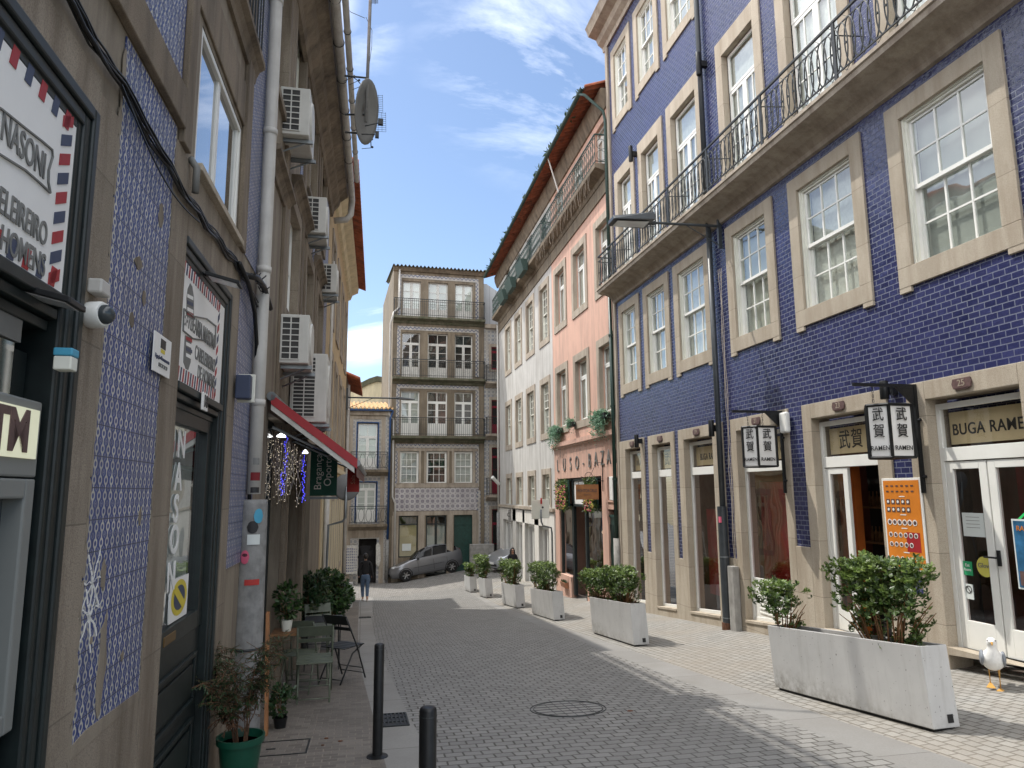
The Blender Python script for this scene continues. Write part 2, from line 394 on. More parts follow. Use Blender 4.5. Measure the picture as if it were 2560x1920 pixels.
def bricks(name, ax, bw, rh, mort, c1, c2, cm, rough, bstr, dist=0, warp=0, off=.5, specs=None, wear=None, coat=0, bdist=.006, mrough=None, sq=None):
    t = NT(name); v = t.plane(*ax)
    if warp:
        nn = t.n('ShaderNodeTexNoise', {'Vector': v, 'Scale': warp[0], 'Detail': 2}); 
        v = t.n('ShaderNodeVectorMath', {0: v, 1: t.n('ShaderNodeVectorMath', {0: nn.outputs['Color'], 'Scale': warp[1]}, operation='SCALE').outputs[0]}, operation='ADD').outputs[0]
    b = t.n('ShaderNodeTexBrick', {'Vector': v, 'Color1': (*c1, 1), 'Color2': (*c2, 1), 'Mortar': (*cm, 1), 'Scale': 1, 'Mortar Size': mort, 'Mortar Smooth': .25, 'Bias': 0, 'Brick Width': bw, 'Row Height': rh}, offset=off, squash=1)
    if sq: b.squash = sq
    k = b.outputs['Color']
    if wear:
        n1 = t.noise(wear[0], 5, .65); k = t.mix(t.ramp(n1, (.35, 0), (.7, wear[2])), k, wear[1])
    n2 = t.noise(60, 3, .7); k = t.mix(t.ramp(n2, (.3, .25), (.6, 0)), k, tuple(x*.45 for x in c1))
    t.col(k); t.b.inputs['Coat Weight'].default_value = coat
    if mrough is not None:
        r = t.math('MULTIPLY_ADD', b.outputs['Fac'], mrough-rough, rough); t.l(r, t.b.inputs['Roughness'])
    else: t.b.inputs['Roughness'].default_value = rough
    h = t.math('SUBTRACT', 1, b.outputs['Fac']); 
    if dist: h = t.math('ADD', h, t.math('MULTIPLY', t.noise(14, 3), dist))
    t.bump(h, bstr, bdist); M[name] = t.m; return t
bricks('blue_brick', (1, 2), .15, .075, .0065, (.012, .016, .060), (.036, .042, .118), (.19, .21, .27), .2, .9, dist=.9, bdist=.012, mrough=.8, wear=(.6, (.05, .055, .16), .5))
bricks('road_sett', (0, 1), .155, .118, .009, (.18, .176, .168), (.27, .264, .25), (.072, .067, .058), .6, .7, dist=.8, warp=(1.1, .13), bdist=.02, wear=(.7, (.22, .215, .205), .5), mrough=.95)
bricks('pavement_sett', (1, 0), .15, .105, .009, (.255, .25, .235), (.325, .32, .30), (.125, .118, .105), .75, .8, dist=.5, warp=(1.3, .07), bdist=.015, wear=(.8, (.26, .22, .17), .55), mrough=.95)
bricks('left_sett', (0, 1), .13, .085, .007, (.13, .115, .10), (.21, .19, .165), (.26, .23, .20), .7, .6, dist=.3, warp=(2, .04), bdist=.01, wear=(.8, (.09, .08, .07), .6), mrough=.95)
bricks('cross_sett', (0, 1), .15, .11, .009, (.20, .19, .18), (.30, .29, .27), (.08, .07, .06), .75, .7, dist=.4, warp=(1.7, .05), bdist=.015, mrough=.95)
bricks('slab_grey', (0, 1), .8, 1.1, .006, (.25, .245, .235), (.31, .305, .29), (.08, .075, .07), .8, .5, dist=.3, bdist=.006, off=0, wear=(1.4, (.20, .19, .175), .6), mrough=.95)
bricks('band_slab', (0, 1), .9, 1.3, .006, (.215, .21, .20), (.255, .25, .24), (.10, .09, .08), .8, .5, dist=.3, bdist=.006, off=0, wear=(1.4, (.19, .18, .165), .7), mrough=.95)
bricks('cladding', (0, 2), .35, 9, .012, (.48, .49, .50), (.52, .53, .54), (.28, .28, .29), .6, .5)
def azulejo(name, ax, T, bgc, fg, dark, kind, fade=None, grout=(.03, .035, .06), big=None, rough=.22):
    t = NT(name); v = t.plane(*ax)
    vs = t.n('ShaderNodeVectorMath', {0: v, 'Scale': 1/T}, operation='SCALE').outputs[0]
    fr = t.n('ShaderNodeVectorMath', {0: vs}, operation='FRACTION').outputs[0]; x = t.n('ShaderNodeSeparateXYZ', {0: fr})
    a = t.math('SUBTRACT', x.outputs[0], .5); b = t.math('SUBTRACT', x.outputs[1], .5)
    r = t.math('SQRT', t.math('ADD', t.math('MULTIPLY', a, a), t.math('MULTIPLY', b, b)))
    def band(val, c, w, s=.03):
        d = t.math('ABSOLUTE', t.math('SUBTRACT', val, c)); return t.ramp(d, (max(0, w-s), 1), (w+s, 0))
    aa = t.math('ABSOLUTE', a); ab = t.math('ABSOLUTE', b)
    if kind == 'chain':       # ring joined vertically by spear heads
        ring = band(r, .25, .075, .03); low = t.math('GREATER_THAN', ab, .26)
        spear = t.math('MULTIPLY', t.ramp(t.math('ADD', aa, t.math('MULTIPLY', t.math('SUBTRACT', ab, .28), .22)), (.09, 1), (.14, 0)), low)
        dot = band(t.math('ADD', t.math('SUBTRACT', .5, aa), t.math('SUBTRACT', .5, ab)), .0, .07, .03)
        cr2 = band(t.math('ADD', aa, ab), .78, .03, .03)
        m = t.math('MAXIMUM', ring, spear); m2 = t.math('MAXIMUM', dot, cr2)
        nb = t.noise(70, 3, .8); k = t.mix(t.ramp(nb, (.4, 0), (.6, .65)), bgc, tuple(min(1, c*1.7+.03) for c in bgc))
        k = t.mix(t.math('MULTIPLY', m2, .7), k, fg); k = t.mix(m, k, fg)
    elif kind == 'rosette':
        q = t.math('ADD', aa, ab); ring = band(r, .40, .05, .03); inn = t.ramp(r, (.30, 1), (.34, 0))
        cross = t.math('MULTIPLY', t.ramp(t.math('MINIMUM', aa, ab), (.02, 1), (.05, 0)), inn)
        dot = t.ramp(t.math('ADD', t.math('SUBTRACT', .5, aa), t.math('SUBTRACT', .5, ab)), (.08, 1), (.12, 0))
        k = t.mix(inn, fg, bgc); k = t.mix(t.math('MULTIPLY', cross, .6), k, fg); k = t.mix(t.math('MULTIPLY', ring, .0), k, dark); k = t.mix(dot, k, dark)
    else:                      # wavy border
        wv = t.math('MULTIPLY', t.math('SINE', t.math('MULTIPLY', x.outputs[0 if kind == 'wave' else 1], 6.2832)), .2)
        d = t.math('ABSOLUTE', t.math('SUBTRACT', b if kind == 'wave' else a, wv)); k = t.mix(t.ramp(d, (.13, 1), (.2, 0)), fg, bgc)
    vd = t.n('ShaderNodeTexWhiteNoise', {0: t.n('ShaderNodeVectorMath', {0: vs}, operation='FLOOR').outputs[0]}).outputs['Value']
    k = t.mix(t.math('MULTIPLY', vd, .32), k, dark)
    if fade: k = t.mix(t.ramp(t.noise(fade[0], 4), (.4, 0), (.66, fade[2])), k, fade[1])
    if big:   # grout lines
        br = t.n('ShaderNodeTexBrick', {'Vector': v, 'Color1': (1, 1, 1, 1), 'Color2': (1, 1, 1, 1), 'Mortar': (0, 0, 0, 1), 'Scale': 1, 'Mortar Size': .0022, 'Brick Width': big[0], 'Row Height': big[1], 'Mortar Smooth': .2}, offset=.5)
        k = t.mix(br.outputs['Fac'], k, grout); t.bump(t.math('SUBTRACT', 1, br.outputs['Fac']), .4, .004)
    t.col(k); t.b.inputs['Roughness'].default_value = rough; M[name] = t.m
azulejo('azulejo', (1, 2), .068, (.008, .030, .165), (.56, .54, .45), (.02, .035, .11), 'chain', fade=(2.2, (.13, .14, .16), .3), big=(.136*2, .136), rough=.5)
azulejo('azulejo_purple', (0, 2), .26, (.15, .13, .18), (.50, .48, .47), (.05, .03, .05), 'rosette', fade=(1, (.35, .33, .32), .4), rough=.4)
azulejo('azulejo_grey', (0, 2), .22, (.20, .22, .27), (.46, .45, .42), (.1, .1, .12), 'rosette', fade=(1.5, (.32, .29, .24), .7), rough=.5)
azulejo('border_wave', (0, 2), .22, (.10, .12, .20), (.46, .44, .40), (.15, .14, .14), 'wave', fade=(2, (.28, .25, .2), .5), rough=.5)
azulejo('border_up', (0, 2), .22, (.10, .12, .20), (.46, .44, .40), (.15, .14, .14), 'up', fade=(2, (.28, .25, .2), .5), rough=.5)
def leafmat(name, a, b, c):
    t = NT(name); oi = t.n('ShaderNodeNewGeometry'); r = oi.outputs['Random Per Island']
    t.col(t.ramp(r, (0, a), (.5, b), (1, c))); t.b.inputs['Roughness'].default_value = .38; t.b.inputs['Specular IOR Level'].default_value = .5
    t.b.inputs['Subsurface Weight'].default_value = 0
    tl = t.n('ShaderNodeBsdfTranslucent'); k = t.ramp(r, (0, tuple(x*1.3 for x in a)), (1, tuple(min(1, x*1.5) for x in c))); t.l(k, tl.inputs[0])
    ms = t.n('ShaderNodeMixShader', {0: .25}); t.l(t.b.outputs[0], ms.inputs[1]); t.l(tl.outputs[0], ms.inputs[2]); t.l(ms.outputs[0], t.o.inputs[0]); M[name] = t.m
leafmat('leaf_shrub', (.022, .05, .012), (.05, .095, .02), (.12, .17, .045))
leafmat('leaf_dark', (.012, .035, .012), (.03, .07, .02), (.07, .13, .035))
leafmat('leaf_thin', (.015, .045, .018), (.03, .075, .025), (.06, .07, .03))
leafmat('leaf_trail', (.06, .14, .08), (.13, .26, .16), (.25, .4, .28))

leafmat('leaf_tip', (.075, .13, .025), (.13, .20, .04), (.20, .27, .07))
t = NT('planter_dirty'); g = t.n('ShaderNodeTexCoord').outputs['Generated']; gz = t.n('ShaderNodeSeparateXYZ', {0: g}).outputs[2]
k = t.ramp(t.noise(2.5, 5), (.3, (.46, .46, .455)), (.7, (.54, .54, .53)))
x = t.n('ShaderNodeSeparateXYZ', {0: t.coord()}); v = t.n('ShaderNodeCombineXYZ', {0: t.math('MULTIPLY', x.outputs[0], 9), 1: t.math('MULTIPLY', x.outputs[1], 9), 2: t.math('MULTIPLY', x.outputs[2], .9)}).outputs[0]
k = t.mix(t.ramp(t.noise(1, 6, .7, vec=v), (.52, 0), (.78, .5)), k, (.28, .27, .245))
k = t.mix(t.math('MULTIPLY', t.ramp(gz, (.02, 1), (.34, 0)), t.ramp(t.noise(7, 6, .75), (.40, 0), (.62, .85))), k, (.14, .125, .10))
k = t.mix(t.ramp(t.noise(38, 2, .5), (.70, 0), (.735, .9)), k, (.07, .06, .055))
t.col(k); t.b.inputs['Roughness'].default_value = .55; M['planter_dirty'] = t.m
t = NT('mirror_glass'); t.b.inputs['Base Color'].default_value = (.03, .035, .04, 1); t.b.inputs['Roughness'].default_value = .03; t.b.inputs['Specular IOR Level'].default_value = 1; t.b.inputs['Coat Weight'].default_value = 1; t.b.inputs['Coat IOR'].default_value = 2.2; M['mirror_glass'] = t.m
# ================================================================ building helpers
def wall(F, u0, u1, v0, v1, holes, mat, parent, w=0, reveal=.2, name='wall', back=None):
    mb = MB(); us = sorted({u0, u1, *[h[0] for h in holes], *[h[1] for h in holes]}); vs = sorted({v0, v1, *[h[2] for h in holes], *[h[3] for h in holes]})
    us = [x for x in us if u0 <= x <= u1]; vs = [x for x in vs if v0 <= x <= v1]
    for i in range(len(us)-1):
        j = 0
        while j < len(vs)-1:
            uc = (us[i]+us[i+1])/2; vc = (vs[j]+vs[j+1])/2
            if any(h[0] < uc < h[1] and h[2] < vc < h[3] for h in holes): j += 1; continue
            e = j
            while e+1 < len(vs)-1 and not any(h[0] < uc < h[1] and h[2] < (vs[e+1]+vs[e+2])/2 < h[3] for h in holes): e += 1
            mb.quad(F, us[i], us[i+1], vs[j], vs[e+1], w); j = e+1
    for a, b, c, d in holes:
        a, b, c, d = a-.004, b+.004, c-.004, d+.004
        if reveal: 
            mb.add([F(a, c, w), F(a, d, w), F(a, d, w-reveal), F(a, c, w-reveal)], [(0, 1, 2, 3)]); mb.add([F(b, c, w), F(b, d, w), F(b, d, w-reveal), F(b, c, w-reveal)], [(3, 2, 1, 0)])
            mb.add([F(a, d, w), F(b, d, w), F(b, d, w-reveal), F(a, d, w-reveal)], [(0, 1, 2, 3)]); mb.add([F(a, c, w), F(b, c, w), F(b, c, w-reveal), F(a, c, w-reveal)], [(3, 2, 1, 0)])
    if back: mb.box(F, u0, u1, v0, v1, w-back[0], w-back[1])
    # end returns and top
    bk = w-(back[0] if back else .3)
    for u in (u0, u1): mb.add([F(u, v0, w), F(u, v1, w), F(u, v1, bk), F(u, v0, bk)], [(0, 1, 2, 3)])
    mb.add([F(u0, v1, w), F(u1, v1, w), F(u1, v1, bk), F(u0, v1, bk)], [(0, 1, 2, 3)])
    return mb.build(name, mat, parent, fix=False)
def surround(F, a, b, c, d, s, t, bt, mat, parent, w0=0, w1=.035, feet=0, rev=.14, name='stone_surround'):
    mb = MB()
    mb.box(F, a-s, a, c, d+t, w0-rev, w1); mb.box(F, b, b+s, c, d+t, w0-rev, w1); mb.box(F, a, b, d, d+t, w0-rev, w1)
    if bt: mb.box(F, a-s, b+s, c-bt, c, w0-rev, w1)
    if feet: mb.box(F, a-s, a-s+.2, c-bt-feet, c-bt, w0-.01, w1); mb.box(F, b+s-.2, b+s, c-bt-feet, c-bt, w0-.01, w1)
    return mb.build(name, mat, parent, bevel=.006)
def grid_frame(mb, F, a, b, c, d, cols, rows, w0, w1, fr, bar):
    mb.box(F, a, a+fr, c, d, w0, w1); mb.box(F, b-fr, b, c, d, w0, w1); mb.box(F, a+fr, b-fr, c, c+fr, w0, w1); mb.box(F, a+fr, b-fr, d-fr, d, w0, w1)
    ai, bi, ci, di = a+fr, b-fr, c+fr, d-fr; m = .004
    for i in range(1, cols): x = ai+(bi-ai)*i/cols; mb.box(F, x-bar/2, x+bar/2, ci, di, w0+m, w1-m)
    for i in range(1, rows): y = ci+(di-ci)*i/rows; mb.box(F, ai, bi, y-bar/2, y+bar/2, w0+m*2, w1-m*2)
def pane(F, a, b, c, d, w, parent, mat='glass', name='pane'): return MB().quad(F, a, b, c, d, w).build(name, mat, parent, fix=False)
def curtain(F, a, b, c, d, w, parent, mat='blind', folds=0, name='curtain'):
    mb = MB()
    if folds:
        n = folds*4
        for i in range(n):
            x0 = a+(b-a)*i/n; x1 = a+(b-a)*(i+1)/n; z0 = w+.03*math.sin(i*math.pi/2); z1 = w+.03*math.sin((i+1)*math.pi/2)
            mb.add([F(x0, c, z0), F(x1, c, z1), F(x1, d, z1), F(x0, d, z0)], [(0, 1, 2, 3)])
    else: mb.quad(F, a, b, c, d, w)
    return mb.build(name, mat, parent, smooth=bool(folds), fix=False)
def sash_window(F, a, b, c, d, parent, mat='white_paint', cols=3, r1=2, r2=2, w=-.08, cur='blind', fr=.05, split=.5, glassm='glass', sill=None, name='window', lower_in=.045, folds=0):
    mb = MB(); m = c+(d-c)*split
    mb.box(F, a, a+.045, c, d, w-.12, w+.01); mb.box(F, b-.045, b, c, d, w-.12, w+.01); mb.box(F, a+.045, b-.045, d-.045, d, w-.12, w+.01)
    grid_frame(mb, F, a+.045, b-.045, m, d-.045, cols, r1, w-.04, w, fr, .024)
    grid_frame(mb, F, a+.045, b-.045, c, m+.05, cols, r2, w-.045-lower_in, w-.005-lower_in, fr, .024)
    o = mb.build(name, mat, parent)
    pane(F, a+.05, b-.05, m, d-.05, w-.02, o, glassm); pane(F, a+.05, b-.05, c+.01, m, w-.025-lower_in, o, glassm)
    if cur: curtain(F, a+.046, b-.046, c, d, w-.085-lower_in, o, cur, folds)
    if sill: MB().box(F, a-.03, b+.03, c-.055, c-.005, w-.12, sill).build('sill', mat, o, bevel=.006)
    return o
def french_door(F, a, b, c, d, parent, mat='white_paint', top=.25, rows=3, cols=1, kick=.22, w=-.1, cur='sheer', topcols=1, folds=0, name='balcony_door', glassm='glass', ghost=None, cc=None):
    mb = MB(); t = d-(d-c)*top; mid = (a+b)/2; f = .055
    grid_frame(mb, F, a, b, t, d, topcols, 1, w-.04, w, f, .03)
    for x0, x1 in ((a, mid-.004), (mid+.004, b)):
        k = c+(t-c)*kick; mb.box(F, x0, x1, c, k, w-.045, w-.012)
        if kick > .1: mb.box(F, x0+.08, x1-.08, c+.08, k-.05, w-.02, w-.002)
        grid_frame(mb, F, x0, x1, k, t-.004, cols, rows, w-.045, w-.006, f+.01, .024)
    o = mb.build(name, mat, parent)
    pane(F, a+.04, b-.04, c+(t-c)*kick, d-.04, w-.025, o, glassm)
    if cur: curtain(F, a+.004, b-.004, c, d, w-.075-(.03 if folds else 0), o, cur, folds)
    return o
def simple_rail(F, u0, u1, v0, h, w, parent, mat='iron', gap=.11, ends=True, wall_w=0, belly=False, name='railing'):
    mb = MB(); mb.box(F, u0, u1, v0+h-.03, v0+h, w-.02, w+.02); mb.box(F, u0, u1, v0+.08, v0+.1, w-.012, w+.012); mb.box(F, u0, u1, v0+h-.14, v0+h-.125, w-.012, w+.012)
    n = int((u1-u0)/gap)
    for i in range(n+1): x = u0+(u1-u0)*i/n; mb.box(F, x-.007, x+.007, v0, v0+h-.03, w-.007, w+.007)
    if ends:
        for u in (u0, u1):
            mb.box(F, u-.015, u+.015, v0+h-.03, v0+h, wall_w, w-.02); mb.box(F, u-.01, u+.01, v0+.08, v0+.1, wall_w, w-.012)
            k = max(2, int((w-wall_w)/gap))
            for i in range(1, k): y = wall_w+(w-wall_w)*i/k; mb.box(F, u-.007, u+.007, v0, v0+h-.03, y-.007, y+.007)
    return mb.build(name, mat, parent)
def ring(F, u, v, w, ru, rv, n=16, side=0):
    return [F(u+ru*math.cos(2*math.pi*i/n), v+rv*math.sin(2*math.pi*i/n), w) for i in range(n)]
def tiles_roof(F, u0, u1, ve, we, vr, wr, parent, mat='terracotta', pitch=.22, name='roof', under=True, thick=.05):
    mb = MB(); n = max(1, int((u1-u0)/pitch)); k = 6
    for i in range(n):
        a = u0+(u1-u0)*i/n; b = u0+(u1-u0)*(i+1)/n
        for j in range(k):
            x0 = a+(b-a)*j/k; x1 = a+(b-a)*(j+1)/k; h0 = .055*math.sin(math.pi*2*j/k); h1 = .055*math.sin(math.pi*2*(j+1)/k)
            mb.prism([F(x0, ve+h0, we), F(x1, ve+h1, we), F(x1, ve+h1+thick, we), F(x0, ve+h0+thick, we)], [F(x0, vr+h0, wr), F(x1, vr+h1, wr), F(x1, vr+h1+thick, wr), F(x0, vr+h0+thick, wr)])
    return mb.build(name, mat, parent)

# ================================================================ ground
def strip(name, mat, fl, fr, ys, nx=6, dz=0.0, kind='structure'):
    mb = MB(); idx = []
    for y in ys:
        a, b = fl(y), fr(y); row = []
        for i in range(nx+1):
            x = a+(b-a)*i/nx; row.append(len(mb.v)); mb.v.append((x, y, G(x, y)+dz))
        idx.append(row)
    for j in range(len(ys)-1):
        for i in range(nx): mb.f.append([idx[j][i], idx[j][i+1], idx[j+1][i+1], idx[j+1][i]]); mb.m.append(0)
    return mb.build(name, mat, smooth=True, fix=False, kind=kind)
def lerp(t):
    def f(y):
        if y <= t[0][0]: return t[0][1]
        for (a, p), (b, q) in zip(t, t[1:]):
            if y <= b: return p+(q-p)*(y-a)/(b-a)
        return t[-1][1]
    return f
sL = lerp([(4, .30), (6, .23), (8.4, .14), (10.7, .05), (13, 0), (17.8, -.05), (28, -.06), (32, .0)])
sR = lerp([(4, .74), (6, .60), (7.2, .55), (8, .52), (10.5, .43), (16, .31), (20, .31), (31.7, .5)])
yy = [-6+i*.8 for i in range(48)]; yy = [y for y in yy if y < 31.4]+[31.4]
strip('ground', 'cross_sett', lambda y: -60, lambda y: 60, [-60+i*2 for i in range(75)], 60, -.12)
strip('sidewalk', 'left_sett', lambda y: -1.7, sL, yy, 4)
strip('kerb', 'slab_grey', sL, sR, yy, 2)
strip('road', 'road_sett', sR, lambda y: 3.96+.012*max(0, y-6), yy, 10)
strip('kerb_band', 'band_slab', lambda y: 3.96+.012*max(0, y-6), lambda y: 4.45, yy, 2)
strip('pavement', 'pavement_sett', lambda y: 4.45, lambda y: 7.3, yy, 8)
strip('cross_street', 'cross_sett', lambda y: -16, lambda y: 22, [31.4+i*.45 for i in range(16)], 60)

# ================================================================ blue tiled building
B = thing('tiled_building', 'navy blue brick-tiled building with granite window surrounds and a long iron balcony', 'building', FR(10, -1, 0))
WC = [(3.72, 5.50), (5.93, 7.73), (8.23, 10.0), (10.48, 12.10), (12.80, 14.52), (14.78, 16.31), (16.60, 18.06)]
DC = [(3.95, 5.25), (6.19, 7.49), (8.41, 9.80), (10.62, 12.09), (13.03, 14.33), (15.02, 16.08), (16.81, 17.87)]
HO = [(a+.24, b-.24, 4.42, 6.40) for a, b in WC]+[(a+.24, b-.24, 7.22, 10.14) for a, b in WC]+[(a+.24, b-.24, 12.06, 14.02) for a, b in WC]
def door_bottom(u): return G(XR, u)+.22
GH = [(a, b, -2.4, 2.69) for a, b in DC]
wall(FR, 1.5, 18.36, -2.6, 15.2, HO+GH, 'blue_brick', B, reveal=0, back=(1.9, 9))
# ground floor stone facing with inset tile strips
mb = MB()
segs = [(1.5, 3.95)]+[(DC[i][1], DC[i+1][0]) for i in range(6)]+[(17.87, 18.36)]
inset = {1: None, 2: (7.80, 8.15), 3: (10.03, 10.42), 4: (12.30, 12.62), 5: (14.60, 14.82), 6: (16.32, 16.58)}
sb = {2: .3, 3: .72, 4: .35, 5: .15, 6: .15}
for i, (a, b) in enumerate(segs):
    ins = inset.get(i)
    if ins:
        mb.box(FR, a, ins[0], -2.6, 2.92, -.3, .03); mb.box(FR, ins[1], b, -2.6, 2.92, -.3, .03); mb.box(FR, ins[0], ins[1], -2.6, sb[i], -.3, .03)
    else: mb.box(FR, a, b, -2.6, 2.92, -.3, .03)
for a, b in DC: mb.box(FR, a, b, 2.69, 2.92, -.3, .03)
split_build(mb, 'stone_facing', 'stone', B, bevel=.008)
for i, (a, b) in enumerate(WC):      # first and third floor sash windows
    for v0, v1 in ((4.42, 6.40), (12.06, 14.02)):
        if v0 > 5 and i < 2: continue
        o = sash_window(FR, a+.25, b-.25, v0, v1, B, sill=.02, w=-.07, r1=2, r2=2, cur=['blind', 'curtain', 'sheer', 'blind', 'sheer', 'curtain', 'blind'][(i+(v0 > 5)*2) % 7])
        surround(FR, a+.24, b-.24, v0, v1, .24, .23, .26, 'stone', o, feet=.07, rev=.1)
        mb = MB(); mb.box(FR, a+.245, a+.30, v0, v1, -.068, -.035); mb.box(FR, b-.30, b-.245, v0, v1, -.068, -.035); mb.box(FR, a+.30, b-.30, v1-.055, v1, -.068, -.035)
        mb.box(FR, a+.245, a+.268, v0, v1, -.034, -.01); mb.box(FR, b-.268, b-.245, v0, v1, -.034, -.01); mb.box(FR, a+.268, b-.268, v1-.023, v1, -.034, -.01); mb.build('moulding', 'cream_paint', o)
    if i > 0 or True:
        o = french_door(FR, a+.27, b-.27, 7.22, 10.12, B, top=.27, rows=3, cols=2, kick=.2, w=-.09, cur='sheer')
        surround(FR, a+.24, b-.24, 7.2, 10.14, .24, .36, 0, 'stone', o, rev=.1)
# shop openings
NO = ['15', '17', '19', '21', '23', '25']
for i in range(6, -1, -1):
    a, b = DC[i]; zb = max(door_bottom(a), door_bottom(b)) if i in (1, 2) else None
    mb = MB(); g0, g1 = G(XR, a)+.20, G(XR, b)+.20; tb = 2.05
    w0, w1 = -.17, -.11; f = .06; t0 = 1.93
    mb.box(FR, a, a+f, min(g0, g1), 2.63, w0, w1); mb.box(FR, b-f, b, min(g0, g1), 2.63, w0, w1); mb.box(FR, a+f, b-f, 2.56, 2.63, w0, w1); mb.box(FR, a+f, b-f, t0, 2.09, w0, w1+.01)
    if i in (0, 1, 2):        # doors
        zb = (g0+g1)/2; m = (a+b)/2+(0 if i != 2 else .12)
        hh = [(m+.01, b-f-.005), (a+f+.005, m-.01)]
        for q, (x0, x1) in enumerate(hh):
            if i == 2 and q == 1:      # leaf swung open inwards
                o2 = MB(); P = lambda u, v, w: FR(a+f+.03+w, v, -.17-u)
                grid_frame(o2, P, 0, x1-x0, zb+.02, t0-.01, 1, 1, 0, .045, .1, .02); continue
            s = .10; mb.box(FR, x0, x0+s, zb, t0-.01, w0+.005, w1-.005); mb.box(FR, x1-s, x1, zb, t0-.01, w0+.005, w1-.005); mb.box(FR, x0+s, x1-s, t0-.1, t0-.01, w0+.005, w1-.005); mb.box(FR, x0+s, x1-s, zb, zb+.32, w0+.005, w1-.005)
        o = mb.build('shop_door', 'white_paint', B, bevel=.004)
        if i == 2: o2.build('open_leaf', 'white_paint', o)
        pane(FR, m+.05, b-f-.05, zb+.2, t0, -.14, o, 'shop_glass')
        if i != 2: pane(FR, a+f+.05, m-.05, zb+.2, t0, -.14, o, 'shop_glass')
        MB().prism([FR(a, g0-.03, -.1), FR(a, g0-.03, .06), FR(b, g1-.03, .06), FR(b, g1-.03, -.1)], [FR(a, zb, -.1), FR(a, zb, .06), FR(b, zb, .06), FR(b, zb, -.1)]).build('threshold', 'stone', o)
        if i != 2:
            h = MB(); h.box(FR, m-.065, m-.03, .75, .92, w1-.004, w1+.02); h.tube([FR(m-.05, .84, w1), FR(m-.05, .84, w1+.06), FR(m+.10, .84, w1+.06)], .011, 6); h.build('handle', 'black_metal', o)
    else:
        mb.prism([FR(a+f, g0-.02, w0), FR(a+f, g0-.02, w1), FR(b-f, g1-.02, w1), FR(b-f, g1-.02, w0)], [FR(a+f, g0+.06, w0), FR(a+f, g0+.06, w1), FR(b-f, g1+.06, w1), FR(b-f, g1+.06, w0)])
        if i == 3:
            mb.box(FR, a+f, b-f, g1, g1+.75, w0+.01, w1-.01)
            for k in range(6): mb.box(FR, a+.25, b-.25, g1+.15+k*.07, g1+.18+k*.07, w1-.01, w1+.006)
        o = mb.build('shop_window', 'white_paint', B, bevel=.004)
        mb = MB(); mb.prism([FR(a, g0-.05, -.11), FR(a, g0-.05, .05), FR(b, g1-.05, .05), FR(b, g1-.05, -.11)], [FR(a, g0+.0, -.11), FR(a, g0+.0, .05), FR(b, g1+.0, .05), FR(b, g1+.0, -.11)]); mb.build('sill', 'stone', o, bevel=.006)
        mb = MB(); mb.prism([FR(a, -2.5, -.3), FR(a, -2.5, .028), FR(b, -2.5, .028), FR(b, -2.5, -.3)], [FR(a, g0-.055, -.3), FR(a, g0-.055, .028), FR(b, g1-.055, .028), FR(b, g1-.055, -.3)]); mb.build('plinth', 'stone', o)
        pane(FR, a+f, b-f, min(g0, g1), t0, -.14, o, 'shop_glass')
    # fascia sign in the transom
    pane(FR, a+f, b-f, 2.09, 2.57, -.13, o, 'clear_glass')
    sg = MB().box(FR, a+f+.02, b-f-.02, 2.13, 2.52, -.24, -.22).build('fascia_sign', 'shop_sign', o)
    w_ = b-a
    if i in (1, 4): text('lettering', 'BUGA RAMEN', FR, (a+b)/2-.02, 2.30, -.218, .19, 'letter_black', sg, -1, bold=.0025, sx=.88 if i == 1 else .64, sp=1.08)
    elif i in (2, 3, 5):
        text('lettering', '武賀', FR, b-f-w_*.36, 2.32, -.218, .30, 'letter_black', sg, -1, bold=.002, sx=.85, sp=1.15)
        text('lettering', 'ラーメン', FR, a+.33, 2.42, -.218, .07, 'letter_black', sg, -1); text('lettering', 'RAMEN', FR, a+.33, 2.30, -.218, .07, 'letter_black', sg, -1); text('lettering', 'BUGA', FR, a+.33, 2.20, -.218, .06, 'letter_black', sg, -1)
    elif i == 6: text('lettering', 'BUGA RAMEN', FR, (a+b)/2, 2.32, -.218, .2, 'letter_grey', sg, -1, sx=.6)
    if i > 0:
        p = MB(); uc = (a+b)/2 if i != 1 else 6.9; p.poly(FR, [(uc-.12, 2.75), (uc+.12, 2.75), (uc+.14, 2.81), (uc+.12, 2.87), (uc-.12, 2.87), (uc-.14, 2.81)], .03, .055); p.box(FR, uc-.09, uc+.09, 2.735, 2.752, .03, .05)
        po = p.build('number_plaque', 'plaque_brown', B, bevel=.005); text('number', NO[6-i], FR, uc, 2.81, .056, .11, 'stone', po, -1)
# interior of the shop
mb = MB(); mb.quad(FR, 1.6, 18.3, -2.5, 2.7, -1.85); mb.quad(lambda u, v, w: FR(u, -.3-.06*u, v), 1.6, 18.3, -1.9, -.3, 0)
mb.build('interior_wall', 'brown_room', B, fix=False)
MB().box(FR, 9.62, 9.98, -.9, 2.0, -.62, -.50).build('orange_wall', 'orange_wall', B); MB().box(FR, 8.5, 10.4, -1.2, 2.2, -1.5, -1.35).build('bar_back', 'dark_room', B)
mb = MB(); mb.box(FR, 10.9, 12.6, -.5, 1.75, -.85, -.7); mb.box(FR, 13.6, 14.7, -.6, 1.2, -.8, -.62); mb.box(FR, 15.6, 16.3, -1.0, .6, -.8, -.6); mb.box(FR, 17.4, 18.1, -1.2, 1.5, -.85, -.7); mb.box(FR, 6.5, 7.4, -.5, 1.9, -1.7, -1.1); split_build(mb, 'red_partition', 'red_wall', B)
mb = MB()
for z in (.2, .75, 1.3): mb.box(FR, 9.2, 10.3, z, z+.03, -1.33, -1.1)
for z in (.2, .75, 1.3):
    for k in range(12): mb.lathe(FR(9.25+k*.085, z+.03, -1.2), [(.028, 0), (.028, .14), (.01, .18), (.01, .24)], 8)
